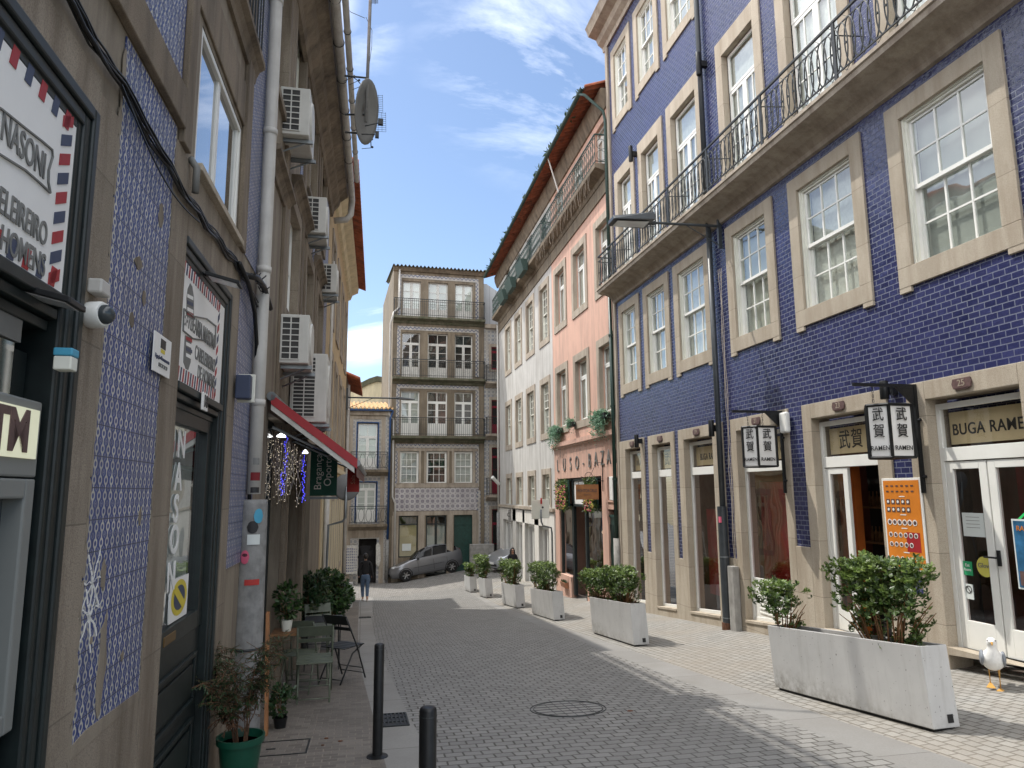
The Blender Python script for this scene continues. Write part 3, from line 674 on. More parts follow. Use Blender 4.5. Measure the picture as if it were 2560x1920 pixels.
mb.build('bottle_shelf', 'wood', B)
nb = MB()
for pth in ([(7.15, 1.75), (6.9, 1.95), (6.6, 2.05)], [(8.9, 1.25), (8.75, 1.6), (8.68, 1.6)], [(8.85, .1), (8.65, .7)], [(6.9, .3), (6.6, .15), (6.35, .2)]): nb.tube([FR(u, v-.55, -.75) for u, v in pth], .012, 6)
split_build(nb, 'neon_tube', 'neon_green', B)
mb = MB()   # paper notices on door 25
mb.box(FR, 6.97, 7.27, 1.05, 1.32, -.136, -.132); mb.box(FR, 7.22, 7.33, .33, .50, -.136, -.132); split_build(mb, 'door_notice', 'paper', B)
for u, s in ((7.12, 'AVISO'), ): pass
for k in range(4): MB().box(FR, 7.03, 7.22, 1.27-k*.04, 1.275-k*.04, -.1315, -.131).build('notice_line', 'letter_grey', B)
st = MB().lathe(FR(7.02, .72, -.136), [(.115, 0), (.115, .004)], 20, Vector((-1, 0, 0))).build('round_sticker', 'glovo_yellow', B); text('lettering', 'Glovo', FR, 7.02, .73, -.130, .075, 'letter_grey', st, -1)
st = MB().box(FR, 7.20, 7.33, .60, .76, -.136, -.132).build('green_sticker', 'sticker_green', B); text('lettering', 'Eat\nhere', FR, 7.265, .69, -.131, .05, 'letter_white', st, -1)
nn = MB().tube(ring(FR, 7.275, .44, -.129, .04, .04, 18), .004, 4, closed=True).tube([FR(7.30, .47, -.129), FR(7.25, .41, -.129)], .004, 4).build('no_smoking_mark', 'letter_black', B)
st = MB().box(FR, 6.28, 6.60, .55, 1.25, -.136, -.132).build('blue_poster', 'poster_blue', B); MB().box(FR, 6.26, 6.62, .53, 1.27, -.1385, -.1365).build('poster_border', 'paper', B)
text('lettering', 'RAMEN', FR, 6.44, 1.17, -.130, .075, 'orange_print', st, -1); MB().box(FR, 6.30, 6.58, .57, .72, -.1315, -.130).build('poster_picture', 'plaque_brown', st)
# string course, cornice
mb = MB(); mb.profile(FR, [(-.05, 14.62), (.05, 14.62), (.07, 14.75), (.20, 14.85), (.26, 15.0), (.5, 15.08), (.56, 15.25), (.6, 15.32), (-.05, 15.34)], 1.5, 18.62); mb.build('cornice', 'stone_band', B)
mb = MB(); mb.prism([FR(1.5, 15.3, .5), FR(18.6, 15.3, .5), FR(18.6, 15.3, -9), FR(1.5, 15.3, -9)], [FR(1.5, 15.5, .5), FR(18.6, 15.5, .5), FR(18.6, 17, -4.2), FR(1.5, 17, -4.2)]); mb.build('roof', 'terracotta', B)
MB().box(FR, 18.30, 18.48, -2.6, 15.05, -.28, .05).build('corner_pilaster', 'stone_band', B)
# balcony
bal = MB(); bal.profile(FR, [(.0, 6.78), (.05, 6.80), (.07, 6.86), (.16, 6.97), (.28, 7.02), (.50, 7.05), (.515, 7.12), (.54, 7.135), (.54, 7.19), (0, 7.20)], 1.5, 18.36)
bo = bal.build('balcony', 'stone_band', B)
mb = MB(); w = .49; zt = 8.10; zb = 7.30
E_ = lambda u0, u1, z, r, w=w: mb.box(FR, u0, u1, z-r, z+r, w-r, w+r)
E_(1.5, 18.3, zt, .017); E_(1.5, 18.3, zt-.13, .008); E_(1.5, 18.3, zb, .010)
mb.box(FR, 18.285, 18.315, zt-.017, zt+.017, 0, w-.018); mb.box(FR, 18.29, 18.31, zb-.01, zb+.01, 0, w-.011); mb.box(FR, 18.29, 18.31, zt-.138, zt-.122, 0, w-.009)
for k in range(3): mb.tube([FR(18.3, zb+(zt-.13-zb)*(.5+.5*math.sin(2*math.pi*i/14)), .1+.13*k+.09*math.cos(2*math.pi*i/14)) for i in range(14)], .006, 4, closed=True)
u = 1.6
while u < 18.25:
    mb.tube(ring(FR, u, (zb+zt-.13)/2, w, .105, (zt-.13-zb)/2, 20), .0105, 4, closed=True); 
    mb.box(FR, u+.065, u+.088, (zb+zt-.13)/2-.012, (zb+zt-.13)/2+.012, w-.012, w+.012)
    u += .152
u = 1.6
while u < 18.2:
    mb.tube([FR(u, zb-.0, w), FR(u+.16, 7.19, w)], .005, 4, cap=False); mb.tube([FR(u+.16, zb, w), FR(u, 7.19, w)], .005, 4, cap=False)
    mb.tube([FR(u, zt-.12, w), FR(u+.11, zt-.01, w)], .005, 4, cap=False); u += .305
for u in (2.6, 4.4, 6.2, 8.0, 9.9, 11.8, 13.6, 15.4, 17.1): mb.box(FR, u-.03, u+.03, 7.19, zt-.018, w-.012, w+.012); mb.tube([FR(u, 7.9, w), FR(u, 7.95, 0)], .01, 5)
mb.build('railing', 'iron', bo)
# downpipe on the blue building
dp = thing('downpipe', 'dark grey downpipe with a thick lower sleeve on the blue tiled wall', 'pipe', FR(12.62, -1, .1))
mb = MB(); mb.tube([FR(12.64, 7.25, .09), FR(12.64, 16, .09)], .055, 12); mb.tube([FR(12.62, 1.15, .09), FR(12.62, 6.95, .09)], .055, 12); mb.build('pipe', 'grey_pipe', dp, smooth=True)
zg = G(XR-.1, 12.6); mb = MB(); mb.tube([FR(12.62, zg+.1, .11), FR(12.62, 1.30, .11)], .088, 14); autosmooth(mb.build('sleeve', 'grey_pipe', dp))
mb = MB(); mb.tube([FR(12.62, .35, .11), FR(12.62, .38, .11)], .094, 14); mb.tube([FR(12.62, -.75, .11), FR(12.62, -.73, .11)], .092, 14); split_build(mb, 'clamp', 'zinc', dp)
MB().tube([FR(12.62, zg-.05, .11), FR(12.62, zg+.12, .11)], .105, 14).build('collar', 'rust', dp)
s_ = MB().box(lambda u, v, w: FR(12.62-.075+u, v, .165+w), 0, .07, 1.0, 1.11, .0, .03).build('sticker', 'sticker_pink', dp)
bx = tag(MB().box(FR, 12.22, 12.42, zg-.05, .22, .04, .17).build('utility_box', 'concrete', bevel=.01), 'tall narrow concrete-coloured cable box beside the dark downpipe', 'utility box')
cb = MB()
for q in range(3):
    cb.tube([FR(12.30+q*.035+.01*math.sin(z*3+q), z, .045+.012*math.sin(z*5+q*2)) for z in [zg+1.1+i*.25 for i in range(24)] if z < 6.6], .006, 4)
tag(cb.build('wall_cable', 'wire_clear'), 'loose thin cables running up the wall beside the dark downpipe', 'cable')
# wall lamps (black up-down cylinders)
def wall_lamp(u, v, h, label):
    t = thing('wall_lamp', label, 'wall lamp', FR(u, v, 0), 'black cylinder wall lamps on the blue building')
    b = MB().lathe(FR(u, v-h/2, .17), [(.05, 0), (.055, .01), (.055, h-.01), (.05, h)], 16).build('body', 'black_metal', t); autosmooth(b)
    MB().box(FR, u-.05, u+.05, v-.06, v+.06, 0, .13).build('bracket', 'black_metal', t)
for x, y, h, lb in ((592, 1185, .32, 'black cylinder wall lamp above the second shop window from the left'), (1525, 1030, .32, 'black cylinder wall lamp above the third shop window beside the downpipe')):
    u, v = RP(1480+x/4.88+6, 860+y/4.88); wall_lamp(u, v, h, lb)
for x, y, h, lb in ((1765, 162, .5, 'black cylinder wall lamp high beside the downpipe, over the railing'), (1592, 386, .42, 'black cylinder wall lamp above the balcony near the far corner'),):
    u, v = RP(x, y); wall_lamp(u, v, h, lb)
wall_lamp(8.0, 2.88, .24, 'short black cylinder wall lamp behind the nearer hanging lantern sign')
ab = MB().box(FR, 10.33, 10.53, 2.52, 2.86, .03, .12).build('alarm_box', 'white_paint', bevel=.03); tag(ab, 'white alarm box on the blue tile strip between two shop openings', 'alarm box')
# hanging lantern signs
def lantern(u, label):
    t = thing('lantern_sign', label, 'sign', FR(u, 1.7, .03), 'hexagonal lantern signs over the ramen shop')
    mb = MB(); mb.box(FR, u-.02, u+.02, 1.55, 2.90, .03, .07); mb.box(FR, u-.015, u+.015, 2.86, 2.90, .07, .92); mb.poly(lambda a, b, w: FR(u+w, b, a), [(.07, 2.62), (.07, 2.86), (.33, 2.86)], -.012, .012)
    mb.tube([FR(u-.06, 2.45, .05), FR(u-.02, 2.45, .05)], .018, 8); mb.tube([FR(u-.06, 1.75, .05), FR(u-.02, 1.75, .05)], .018, 8); mb.build('bracket', 'black_metal', t)
    c = .50; A, B_ = (.13, .26); z0, z1 = 1.98, 2.62
    # plan corners (w, du): a prism with its wide panel facing down the street
    pl = [(c-.24, -.17), (c+.11, -.20), (c+.26, 0), (c+.11, .20), (c-.24, .17)]
    fr = MB()
    for w_, d_ in pl: fr.box(FR, u+d_-.014, u+d_+.014, z0, z1, w_-.014, w_+.014)
    for (w0, d0), (w1, d1) in zip(pl, pl[1:]+pl[:1]):
        for z in (z0, z1): fr.tube([FR(u+d0, z, w0), FR(u+d1, z, w1)], .017, 5)
    fr.prism([FR(u+d, z1-.012, w) for w, d in pl], [FR(u+d, z1+.006, w) for w, d in pl]); fr.build('frame', 'black_metal', t)
    MB().prism([FR(u+d*.93, z0+.01, c+(w-c)*.93) for w, d in pl], [FR(u+d*.93, z1-.02, c+(w-c)*.93) for w, d in pl]).build('panel', 'sign_white', t, fix=True)
    for w_ in (c-.12, c+.15):
        ch = MB()
        for k in range(4): ch.tube([FR(u+(.012*math.cos(a) if k % 2 else 0), 2.68+k*.06+.025*math.sin(a), w_+(0 if k % 2 else .012*math.cos(a))) for a in [i*math.pi/4 for i in range(8)]], .004, 4, closed=True)
        ch.build('chain', 'iron', t)
    for (w0, d0), (w1, d1), ss in ((pl[1], pl[0], 1), (pl[2], pl[1], .8)):
        a, b_ = Vector((w0, d0)), Vector((w1, d1)); L_ = (b_-a).length; dr = (b_-a)/L_; nr = Vector((dr.y, -dr.x)); mid = (a+b_)/2
        if (mid-Vector((c-.03, 0))).dot(nr) < 0: nr = -nr
        def FN(x, y, z, mid=mid, dr=dr, nr=nr): p = mid+dr*x+nr*z; return FR(u+p.y, y, p.x)
        for zz, s in ((2.49, '武'), (2.29, '賀')): text('lettering', s, FN, 0, zz, .008, .175, 'letter_black', t, 1, bold=.001, sx=ss*.95)
        text('lettering', 'RAMEN', FN, 0, 2.09, .008, .078, 'letter_black', t, 1, bold=.0005, sx=ss, sp=1.05)
lantern(7.62, 'nearer black-framed ramen lantern sign hanging between doors 23 and 25')
lantern(10.58, 'farther black-framed ramen lantern sign hanging near the white alarm box')
# menu board
mo = thing('menu_board', 'tall orange menu board with rows of dishes fixed beside door 23', 'menu board', FR(8.0, .6, .04))
MB().box(FR, 7.66, 8.34, .58, 1.74, .031, .05).build('frame', 'white_paint', mo, bevel=.004); MB().box(FR, 7.69, 8.31, .61, 1.71, .051, .054).build('panel', 'orange_print', mo)
MB().box(FR, 7.74, 7.97, .82, 1.06, .0545, .0555).build('red_block', 'sign_red', mo)
mb = MB(); m2 = MB(); m3 = MB()
for r, (z, n, k) in enumerate(((1.64, 6, 's'), (1.57, 6, 's'), (1.44, 5, 'q'), (1.34, 5, 'q'), (1.18, 6, 'o'), (1.02, 6, 'b'), (.90, 5, 'b'), (.72, 5, 'b'))):
    for i in range(n):
        u = 8.24-i*.087
        if k == 's': mb.box(FR, u-.022, u+.022, z-.008, z+.010, .056, .058)
        elif k == 'q': mb.box(FR, u-.030, u+.030, z-.032, z+.032, .056, .0575); m2.lathe(FR(u, z, .0576), [(.018, 0), (.018, .002)], 10, Vector((-1, 0, 0)))
        else: m2.lathe(FR(u, z, .056), [(.038 if k == 'o' else .032, 0), (.038 if k == 'o' else .032, .002)], 14, Vector((-1, 0, 0))); mb.lathe(FR(u-.002, z, .0585), [(.026 if k == 'o' else .02, 0), (.022, .002)], 12, Vector((-1, 0, 0)))
for z in (1.50, 1.27, 1.10, .80): m3.box(FR, 7.99-.05, 7.99+.05, z, z+.012, .056, .057)
split_build(mb, 'dish_picture', 'plaque_brown', mo); split_build(m2, 'bowl_picture', 'letter_white', mo); split_build(m3, 'heading', 'letter_white', mo)
# street lamp on the blue building
def arm_lamp(F, u, v, reach, label, hd=.62, droop=.02, fw=1.0, hz=.12, th=.0):
    t = thing('street_lamp', label, 'street lamp', F(u, v, 0))
    mb = MB(); mb.box(F, u-.03, u+.03, v-.45, v+.35, .02, .09); mb.tube([F(u, v, .06), F(u, v+droop, reach)], .028, 8); mb.tube([F(u, v-.4, .06), F(u, v+.01, reach*.55)], .01, 6); mb.build('arm', 'grey_pipe', t)
    h = MB(); a = reach; z = v+droop
    h.prism([F(u-hz, z-.03, a), F(u+hz, z-.03, a), F(u+hz*.8, z+.05+th, a), F(u-hz*.8, z+.05+th, a)], [F(u-hz*.8, z-.05, a+hd), F(u+hz*.8, z-.05, a+hd), F(u+hz*.5, z-.01+th*.5, a+hd), F(u-hz*.5, z-.01+th*.5, a+hd)]); h.tube([F(u, z, a-.1), F(u, z, a+.05)], .045, 8)
    h.build('head', 'grey_pipe', t, bevel=.01)
    MB().quad(lambda p, q, w: F(p, z-.032-.03*(q/hd)-.012, a+q), u-hz*.6, u+hz*.6, .08, hd-.08, 0).build('lens', 'lamp_glass', t, fix=False)
    return t
u0_, v0_ = RP(1804, 566)
arm_lamp(FR, u0_, v0_, 1.5, 'grey street lamp on a long arm fixed to the blue building', hd=.8, droop=-.03, hz=.26, th=.09)

# ================================================================ pink building
ez = lambda u, b: b-.03*(u-18.5)
def lin(F, s): return lambda u, v, w=0: F(u, v-s*(u-18.5), w)
FRs = lin(FR, .026)
PB = thing('pink_building', 'salmon pink house with long windows, stone balcony and overhanging tiled eave', 'building', FR(21, -1.5, 0))
PW = [(18.55, 20.03), (20.78, 22.47), (23.15, 24.78)]
ho = [(a+.22, b-.22, 3.86, 5.83) for a, b in PW]+[(a+.22, b-.22, 7.56, 9.53) for a, b in PW]+[(a+.25, b-.25, 11.1, 12.6) for a, b in PW]+[(19.95, 24.6, -2.3, 2.05), (18.62, 19.45, -2.3, 1.1), (18.62, 19.45, 1.35, 2.0)]
wall(FR, 18.49, 25.15, -2.6, 12.95, ho, 'plaster_pink', PB, reveal=.22, back=(1.6, 9))
for a, b in PW:
    for v0, v1 in ((3.86, 5.83), (7.56, 9.53)):
        o = french_door(FR, a+.22, b-.22, v0, v1, PB, top=.28, rows=1, kick=.02, w=-.14, cur='sheer', name='window')
        surround(FR, a+.22, b-.22, v0, v1, .22, .24, .24, 'stone_band', o, rev=.1)
    french_door(FR, a+.25, b-.25, 11.1, 12.6, PB, top=.2, rows=1, kick=.1, w=-.1, cur='sheer', mat='worn_white')
mb = MB(); mb.box(FR, 18.5, 25.2, 3.16, 3.30, .0, .12); mb.box(FR, 18.5, 25.2, 3.10, 3.16, 0, .06); mb.build('ledge', 'plaster_pink', PB)
for k, ch in enumerate('LUSO-BAZAR'):
    px = 1396+k*15.9; py = 1166-k*2.6+(k > 5)*-1
    u_, v_ = RP(px, py); text('wall_letter', ch, FR, u_, v_, .02, .62, 'letter_grey', PB, -1, sx=.8, depth=.02, bold=-.002)
# shop front
mb = MB(); zb = -1.75
for a, b in ((24.5, 24.6), (23.05, 23.25), (21.7, 21.82), (19.95, 20.05)): mb.box(FR, a, b, zb, 2.02, -.16, -.06)
mb.box(FR, 20.05, 24.5, 1.96, 2.02, -.16, -.06); mb.box(FR, 20.05, 24.5, 1.12, 1.20, -.16, -.06)
sf = mb.build('shop_front', 'green_paint', PB)
pane(FR, 23.2, 24.55, -1.2, 1.15, -.11, sf, 'shop_glass'); pane(FR, 20.05, 21.7, -1.2, 1.15, -.11, sf, 'shop_glass')
MB().box(FR, 23.25, 24.6, -2.4, -1.2, -.16, .0).build('stall_riser', 'plaster_pink', sf); MB().box(FR, 20.05, 21.7, -2.4, -1.2, -.16, -.05).build('stall_riser', 'plaster_pink', sf)
MB().box(FR, 21.82, 23.05, 1.20, 1.96, -.12, -.1).build('fanlight', 'sign_white', sf)
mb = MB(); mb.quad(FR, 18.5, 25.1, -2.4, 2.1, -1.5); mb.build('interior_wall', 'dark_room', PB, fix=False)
mb = MB()
for k in range(14): a = 20.2+random.random()*4; z = -1+random.random()*1.6; mb.box(FR, a, a+.2, z, z+.16, -1.3, -1.1)
split_build(mb, 'shelf_goods', 'wood', PB)
mb = MB(); mb.ell(FR(22.2, .3, -.8), .07, .07, .07, 10, 6); mb.ell(FR(20.9, .1, -.9), .06, .06, .06, 10, 6); mb.build('shop_lamp', 'led_warm', PB, smooth=True)
mb = MB(); mb.box(FR, 18.62, 19.45, -2.2, .88, -.12, -.06); mb.box(FR, 18.62, 19.45, .88, .95, -.12, -.03); mb.build('side_door', 'door_green', PB)
mb = MB()
for k in range(7):
    u_ = 18.7+k*.11; mb.tube([FR(u_+.03*math.sin(i*1.1+k), -1.6+i*.12, -.03) for i in range(20)], .008, 4)
mb.build('door_grille', 'iron', PB)
for x0, x1 in ((18.62, 19.45),): pane(FR, x0, x1, 1.35, 2.0, -.1, PB, 'shop_glass'); MB().box(FR, x0, x1, 1.3, 1.35, -.1, .03).build('sill', 'plaster_pink', PB)
def leafblob(mb, c, r, n, ls, flat=1, seed=None, up=.3):
    for _ in range(n):
        while True:
            p = Vector((random.uniform(-1, 1), random.uniform(-1, 1), random.uniform(-1, 1)))
            if p.length < 1: break
        q = Vector((c[0]+p.x*r[0], c[1]+p.y*r[1], c[2]+p.z*r[2])); leaf(mb, q, ls*random.uniform(.6, 1.2), up)
def leaf(mb, q, l, up=.3, d=None, wd=.36):
    d = (d or Vector((random.gauss(0, 1), random.gauss(0, 1), random.gauss(up, 1)))).normalized(); a = d.orthogonal().normalized()
    a = Matrix.Rotation(random.random()*6.28, 3, d) @ a; nrm = d.cross(a); w = l*wd
    mb.add([q, q+d*l*.45+a*w*.5+nrm*l*.05, q+d*l+nrm*l*.0, q+d*l*.45-a*w*.5+nrm*l*.05], [(0, 1, 2, 3)])
for a, b, lb in ((23.25, 24.55, 'square panel of greenery and flowers at the left of the pink shop front'), (20.25, 21.3, 'flower panel half hidden behind the hanging wooden sign')):
    t = thing('flower_panel', lb, 'flower panel', FR((a+b)/2, 1.2, 0), 'flower panels on the pink shop front')
    MB().box(FR, a, b, 1.12, 1.98, .0, .03).build('board', 'door_green', t)
    m = MB(); f1 = MB(); f2 = MB()
    for _ in range(900): leaf(m, FR(random.uniform(a, b), random.uniform(1.0, 2.0), random.uniform(.03, .16)), .11, .1)
    for _ in range(60):
        for q, f in ((0, f1), (1, f2)): f.ell(FR(random.uniform(a+.05, b-.05), random.uniform(1.02, 1.8), .15), .03, .03, .03, 6, 4)
    m.build('leaves', 'leaf_shrub', t, fix=False); f1.build('blossom', 'flower_pink', t); f2.build('blossom', 'flower_yellow', t)
ws = thing('hanging_sign', 'brown wooden plank sign hanging from a scrolled bracket on the pink shop', 'sign', FR(19.75, 1.2, 0))
Ys = 19.75; FYs = FY(Ys)
x0, z0 = YP(1440, 1249, Ys); x1, z1 = YP(1495, 1211, Ys)
wsb = MB().box(FYs, x0, x1, z0, z1, 0, .03).build('board', 'wood_sign', ws); text('lettering', 'PONTO&CRUZ', FYs, (x0+x1)/2, z0+(z1-z0)*.58, .034, .12, 'plaque_brown', wsb, 1, sx=.72, bold=.002); text('lettering', 'artesanato', FYs, (x0+x1)/2, z0+(z1-z0)*.32, .034, .05, 'plaque_brown', wsb, 1)
mb = MB(); mb.tube([Vector((x0-.1, Ys, z1+.10)), Vector((XR, Ys, z1+.10))], .012, 6); mb.tube([Vector((XR-.03, Ys, z1-.2)), Vector((XR-.03, Ys, z1+.75))], .014, 6)
mb.tube([Vector((XR-.03-.65*t, Ys, z1+.6-.45*t+.12*math.sin(t*7))) for t in [i/12 for i in range(13)]], .008, 5); mb.tube([Vector((XR-.45+.11*math.cos(a), Ys, z1+.24+.11*math.sin(a))) for a in [i*.5 for i in range(11)]], .008, 5)
for x in (x0+.08, x1-.08): mb.tube([Vector((x, Ys, z1)), Vector((x, Ys, z1+.1))], .006, 5)
mb.build('bracket', 'black_metal', ws)
# upper stone balcony shared along pink and grey fronts
def upper_balcony(par, u0, u1, drop=0, label='balcony'):
    mb = MB(); mb.profile(FRs, [(0, 10.72), (.06, 10.74), (.1, 10.86), (.26, 10.92), (.40, 10.96), (.42, 11.08), (0, 11.09)], u0, u1); o = mb.build('balcony', 'stone_old', par)
    mb = MB(); w = .38; zt, zb = 12.0, 11.16
    B2 = lambda p, q, z, r: mb.box(FRs, p, q, z-r, z+r, w-r, w+r)
    B2(u0+.03, u1-.03, zt, .018); B2(u0+.03, u1-.03, zt-.1, .009); B2(u0+.03, u1-.03, zb, .01)
    n = int((u1-u0)/.2)
    for i in range(n+1):
        u = u0+.05+(u1-u0-.1)*i/n; mb.box(FRs, u-.008, u+.008, 11.08, zt, w-.008, w+.008)
        if i < n:
            for zc, s in ((11.36, 1), (11.68, -1)): mb.tube([FRs(u+.1+.055*math.cos(a*s+1), zc+.11*math.sin(a), w) for a in [k*.62-1.2 for k in range(9)]], .007, 4, cap=False)
    for u in (u0+.03, u1-.03):
        mb.box(FRs, u-.015, u+.015, zt-.018, zt+.018, 0, w-.02); mb.box(FRs, u-.01, u+.01, zb-.01, zb+.01, 0, w-.011); mb.tube([FRs(u, 11.35+.16*math.sin(a), .19+.15*math.cos(a)) for a in [k*math.pi/6 for k in range(12)]], .008, 4, closed=True); mb.tube([FRs(u, 11.7+.16*math.sin(a), .19+.15*math.cos(a)) for a in [k*math.pi/6 for k in range(12)]], .008, 4, closed=True)
    mb.build('railing', 'green_iron', o); return o
upper_balcony(PB, 18.6, 25.2)
MB().box(FRs, 18.5, 25.2, 10.3, 10.72, 0, .04).build('frieze', 'stone_old', PB)
def eave(par, u0, u1, name='roof'):
    tiles_roof(lambda u, v, w: FRs(u, v, w), u0, u1, 13.42, .66, 15.6, -5.5, par, 'terracotta', .23, name)
    mb = MB(); mb.profile(FRs, [(-.02, 12.85), (.05, 12.87), (.10, 13.0), (.17, 13.2), (.19, 13.44), (-.02, 13.46)], u0, u1); mb.build('cornice', 'stone_dark', par)
eave(PB, 18.55, 25.15)
# ================================================================ pale grey building
GB = thing('grey_building', 'pale grey stained plaster house with three rows of sash windows', 'building', FR(30, -2, 0))
GW = [(25.5, 27.15), (27.9, 29.6), (30.3, 31.95), (32.65, 34.25)]
ho = [(a+.24, b-.24, v0, v1) for a, b in GW for v0, v1 in ((3.82, 5.74), (7.48, 9.58))]+[(a+.3, b-.3, 1.05, 2.25) for a, b in GW]+[(a+.35, b-.35, 11.1, 12.5) for a, b in GW]+[(26.0, 27.6, -2.7, .3), (28.3, 30.1, -2.7, .3), (30.5, 31.9, -2.7, .3), (32.6, 34.9, -2.7, .3)]
wall(FR, 25.16, 35.9, -3.2, 12.7, ho, 'plaster_grey', GB, reveal=.22, back=(1.4, 9))
MB().box(FR, 25.2, 35.88, -3.2, .75, .0, .02) if False else None
for a, b in GW:
    for v0, v1 in ((3.82, 5.74), (7.48, 9.58)):
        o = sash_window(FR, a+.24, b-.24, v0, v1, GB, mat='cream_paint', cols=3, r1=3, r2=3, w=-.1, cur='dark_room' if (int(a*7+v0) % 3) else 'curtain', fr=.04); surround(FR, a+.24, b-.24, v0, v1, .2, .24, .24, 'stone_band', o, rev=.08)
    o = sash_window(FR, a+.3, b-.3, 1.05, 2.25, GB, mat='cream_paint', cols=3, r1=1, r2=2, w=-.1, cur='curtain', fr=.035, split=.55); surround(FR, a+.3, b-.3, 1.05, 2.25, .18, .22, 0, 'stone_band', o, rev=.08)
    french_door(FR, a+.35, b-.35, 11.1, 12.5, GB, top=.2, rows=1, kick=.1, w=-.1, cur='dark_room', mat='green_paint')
mb = MB(); mb.box(FR, 25.2, 35.92, .88, 1.0, 0, .1); mb.build('ledge', 'stone_band', GB)
mb = MB()
for a, b in ((25.2, 26.0), (27.6, 28.3), (30.1, 30.5), (31.9, 32.6), (34.9, 35.88)): mb.box(FR, a, b, -3.2, .82, 0, .03)
mb.box(FR, 26.0, 34.9, .3, .82, 0, .03); mb.build('shop_facing', 'plaster_white', GB)
for a, b in ((26.0, 27.6), (28.3, 30.1), (30.5, 31.9), (32.6, 34.9)):
    mb = MB(); grid_frame(mb, FR, a, b, -2.6, .28, 2, 1, -.2, -.12, .12, .1); o = mb.build('shop_window', 'white_paint', GB); pane(FR, a+.1, b-.1, -2.5, .2, -.16, o, 'shop_glass'); MB().quad(FR, a, b, -2.7, .3, -.6).build('interior_wall', 'gate_grey', GB, fix=False)
upper_balcony(GB, 25.3, 35.7); MB().box(FRs, 25.2, 35.9, 10.3, 10.72, 0, .04).build('frieze', 'stone_old', GB); eave(GB, 25.16, 36.2)
sg = thing('shop_sign', 'grey rectangular shop sign reading CORK above the white shop front', 'sign', FR(33.4, .3, 0)); 
Y_ = 33.0; xa, za = YP(1270.5, 1305, Y_); xb, zb_ = YP(1313, 1273, Y_); b_ = MB().box(FY(Y_), xa, xb, za, zb_, 0, .05).build('board', 'letter_grey', sg)
b_.data.materials[0] = M['atm_grey'] if False else M['concrete']
text('lettering', 'CORK', FY(Y_), (xa+xb)/2-.12, (za+zb_)/2+.04, .055, .26, 'letter_black', b_, 1); text('lettering', 'SOLUTIONS', FY(Y_), (xa+xb)/2-.12, (za+zb_)/2-.12, .055, .075, 'letter_black', b_, 1)
MB().tube([Vector((xb, Y_, (za+zb_)/2)), Vector((XR, Y_, (za+zb_)/2))], .02, 6).build('bracket', 'black_metal', sg)
# gutters
def gutter(F, u0, u1, v, w, name_l, mat, r=.07):
    t = thing('gutter', name_l, 'gutter', F(u0, v, w)); n = 8; mb = MB()
    a = [(w+r*math.cos(math.pi*i/n), v-r*math.sin(math.pi*i/n)) for i in range(n+1)]; b = [(w+(r-.008)*math.cos(math.pi*i/n), v-(r-.008)*math.sin(math.pi*i/n)) for i in range(n+1)][::-1]
    mb.profile(F, a+b, u0, u1); mb.build('channel', mat, t); return t
t = gutter(FRs, 18.6, 36.2, 13.44, .72, 'green metal gutter along the tiled eave of the pink and grey houses', 'green_iron')
mb = MB(); mb.tube([FRs(18.9, 13.4, .72), FRs(18.62, 13.2, .66), FRs(18.55, 12.7, .12), FRs(18.5, 12.4, .09), FR(18.5, 7.3, .09)], .045, 8); mb.build('downspout', 'green_iron', t, smooth=True)
t = thing('downpipe', 'dark green downpipe between the pink house and the blue tiled building', 'pipe', FR(18.5, -1.4, .1)); mb = MB(); mb.tube([FR(18.52, 7.3, .1), FR(18.52, .35, .1)], .055, 8); mb.build('pipe', 'dark_green_pipe', t, smooth=True); MB().tube([FR(18.52, .35, .1), FR(18.52, -1.55, .1)], .09, 10).build('sleeve', 'concrete', t, smooth=True)
for z in (5.9, 3.9, 1.9): MB().tube([FR(18.52, z, .1), FR(18.52, z+.05, .1)], .07, 8).build('clamp', 'dark_green_pipe', t)
t = thing('downpipe', 'thin pale downpipe at the far corner of the grey house', 'pipe', FR(35.8, -2.5, .1)); MB().tube([FR(35.85, 10.3, .08), FR(35.85, .6, .08)], .05, 8).build('pipe', 'pvc', t, smooth=True); MB().tube([FR(35.85, .6, .08), FR(35.85, -2.3, .08)], .09, 8).build('sleeve', 'pole_grey', t, smooth=True)
t = thing('eave_prop', 'thin metal prop between the balcony railing and the tiled eave', 'prop', FRs(22.5, 11, .4)); MB().tube([FRs(22.6, 12.0, .38), FRs(22.9, 13.4, .66)], .025, 6).build('rod', 'pvc', t)
# ================================================================ left tiled building
LB = thing('azulejo_building', 'old stone building with blue and white azulejo panels, dark grimy eave and barber shop', 'building', FL(8, -.8, 0))
ops = [(1.4, 3.09, -.5, 3.19), (4.53, 5.92, -.9, 3.19), (4.62, 6.02, 3.70, 4.68)]
upw = []
for k, u in enumerate((9.0, 11.2, 13.4)):
    upw += [(u, u+1.15, 3.9, 5.35), (u, u+1.15, 6.5, 8.1)]
upw += [(4.75, 6.0, 5.9, 8.0), (7.45, 8.35, 6.1, 7.9), (2.0, 3.2, 5.6, 7.9)]
shopL = [(8.2, 9.6, -1.6, 2.5), (10.0, 11.6, -1.6, 2.5), (12.2, 13.6, -1.8, 2.5)]
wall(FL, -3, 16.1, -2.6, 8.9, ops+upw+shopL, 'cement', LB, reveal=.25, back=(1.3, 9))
mb = MB()
SWT = .012
mb.box(FL, 3.09, 3.315, -1.5, 3.30, -.2, SWT); mb.box(FL, 4.20, 4.53, -1.5, 3.66, -.2, SWT)
mb.box(FL, 5.92, 6.24, -1.5, 3.66, -.2, SWT); mb.box(FL, 4.53, 5.92, 3.19, 3.66, -.2, SWT); mb.box(FL, 1.4, 3.09, 3.19, 3.36, -.2, SWT); mb.box(FL, -3, 1.4, -1.5, 3.36, -.2, SWT)
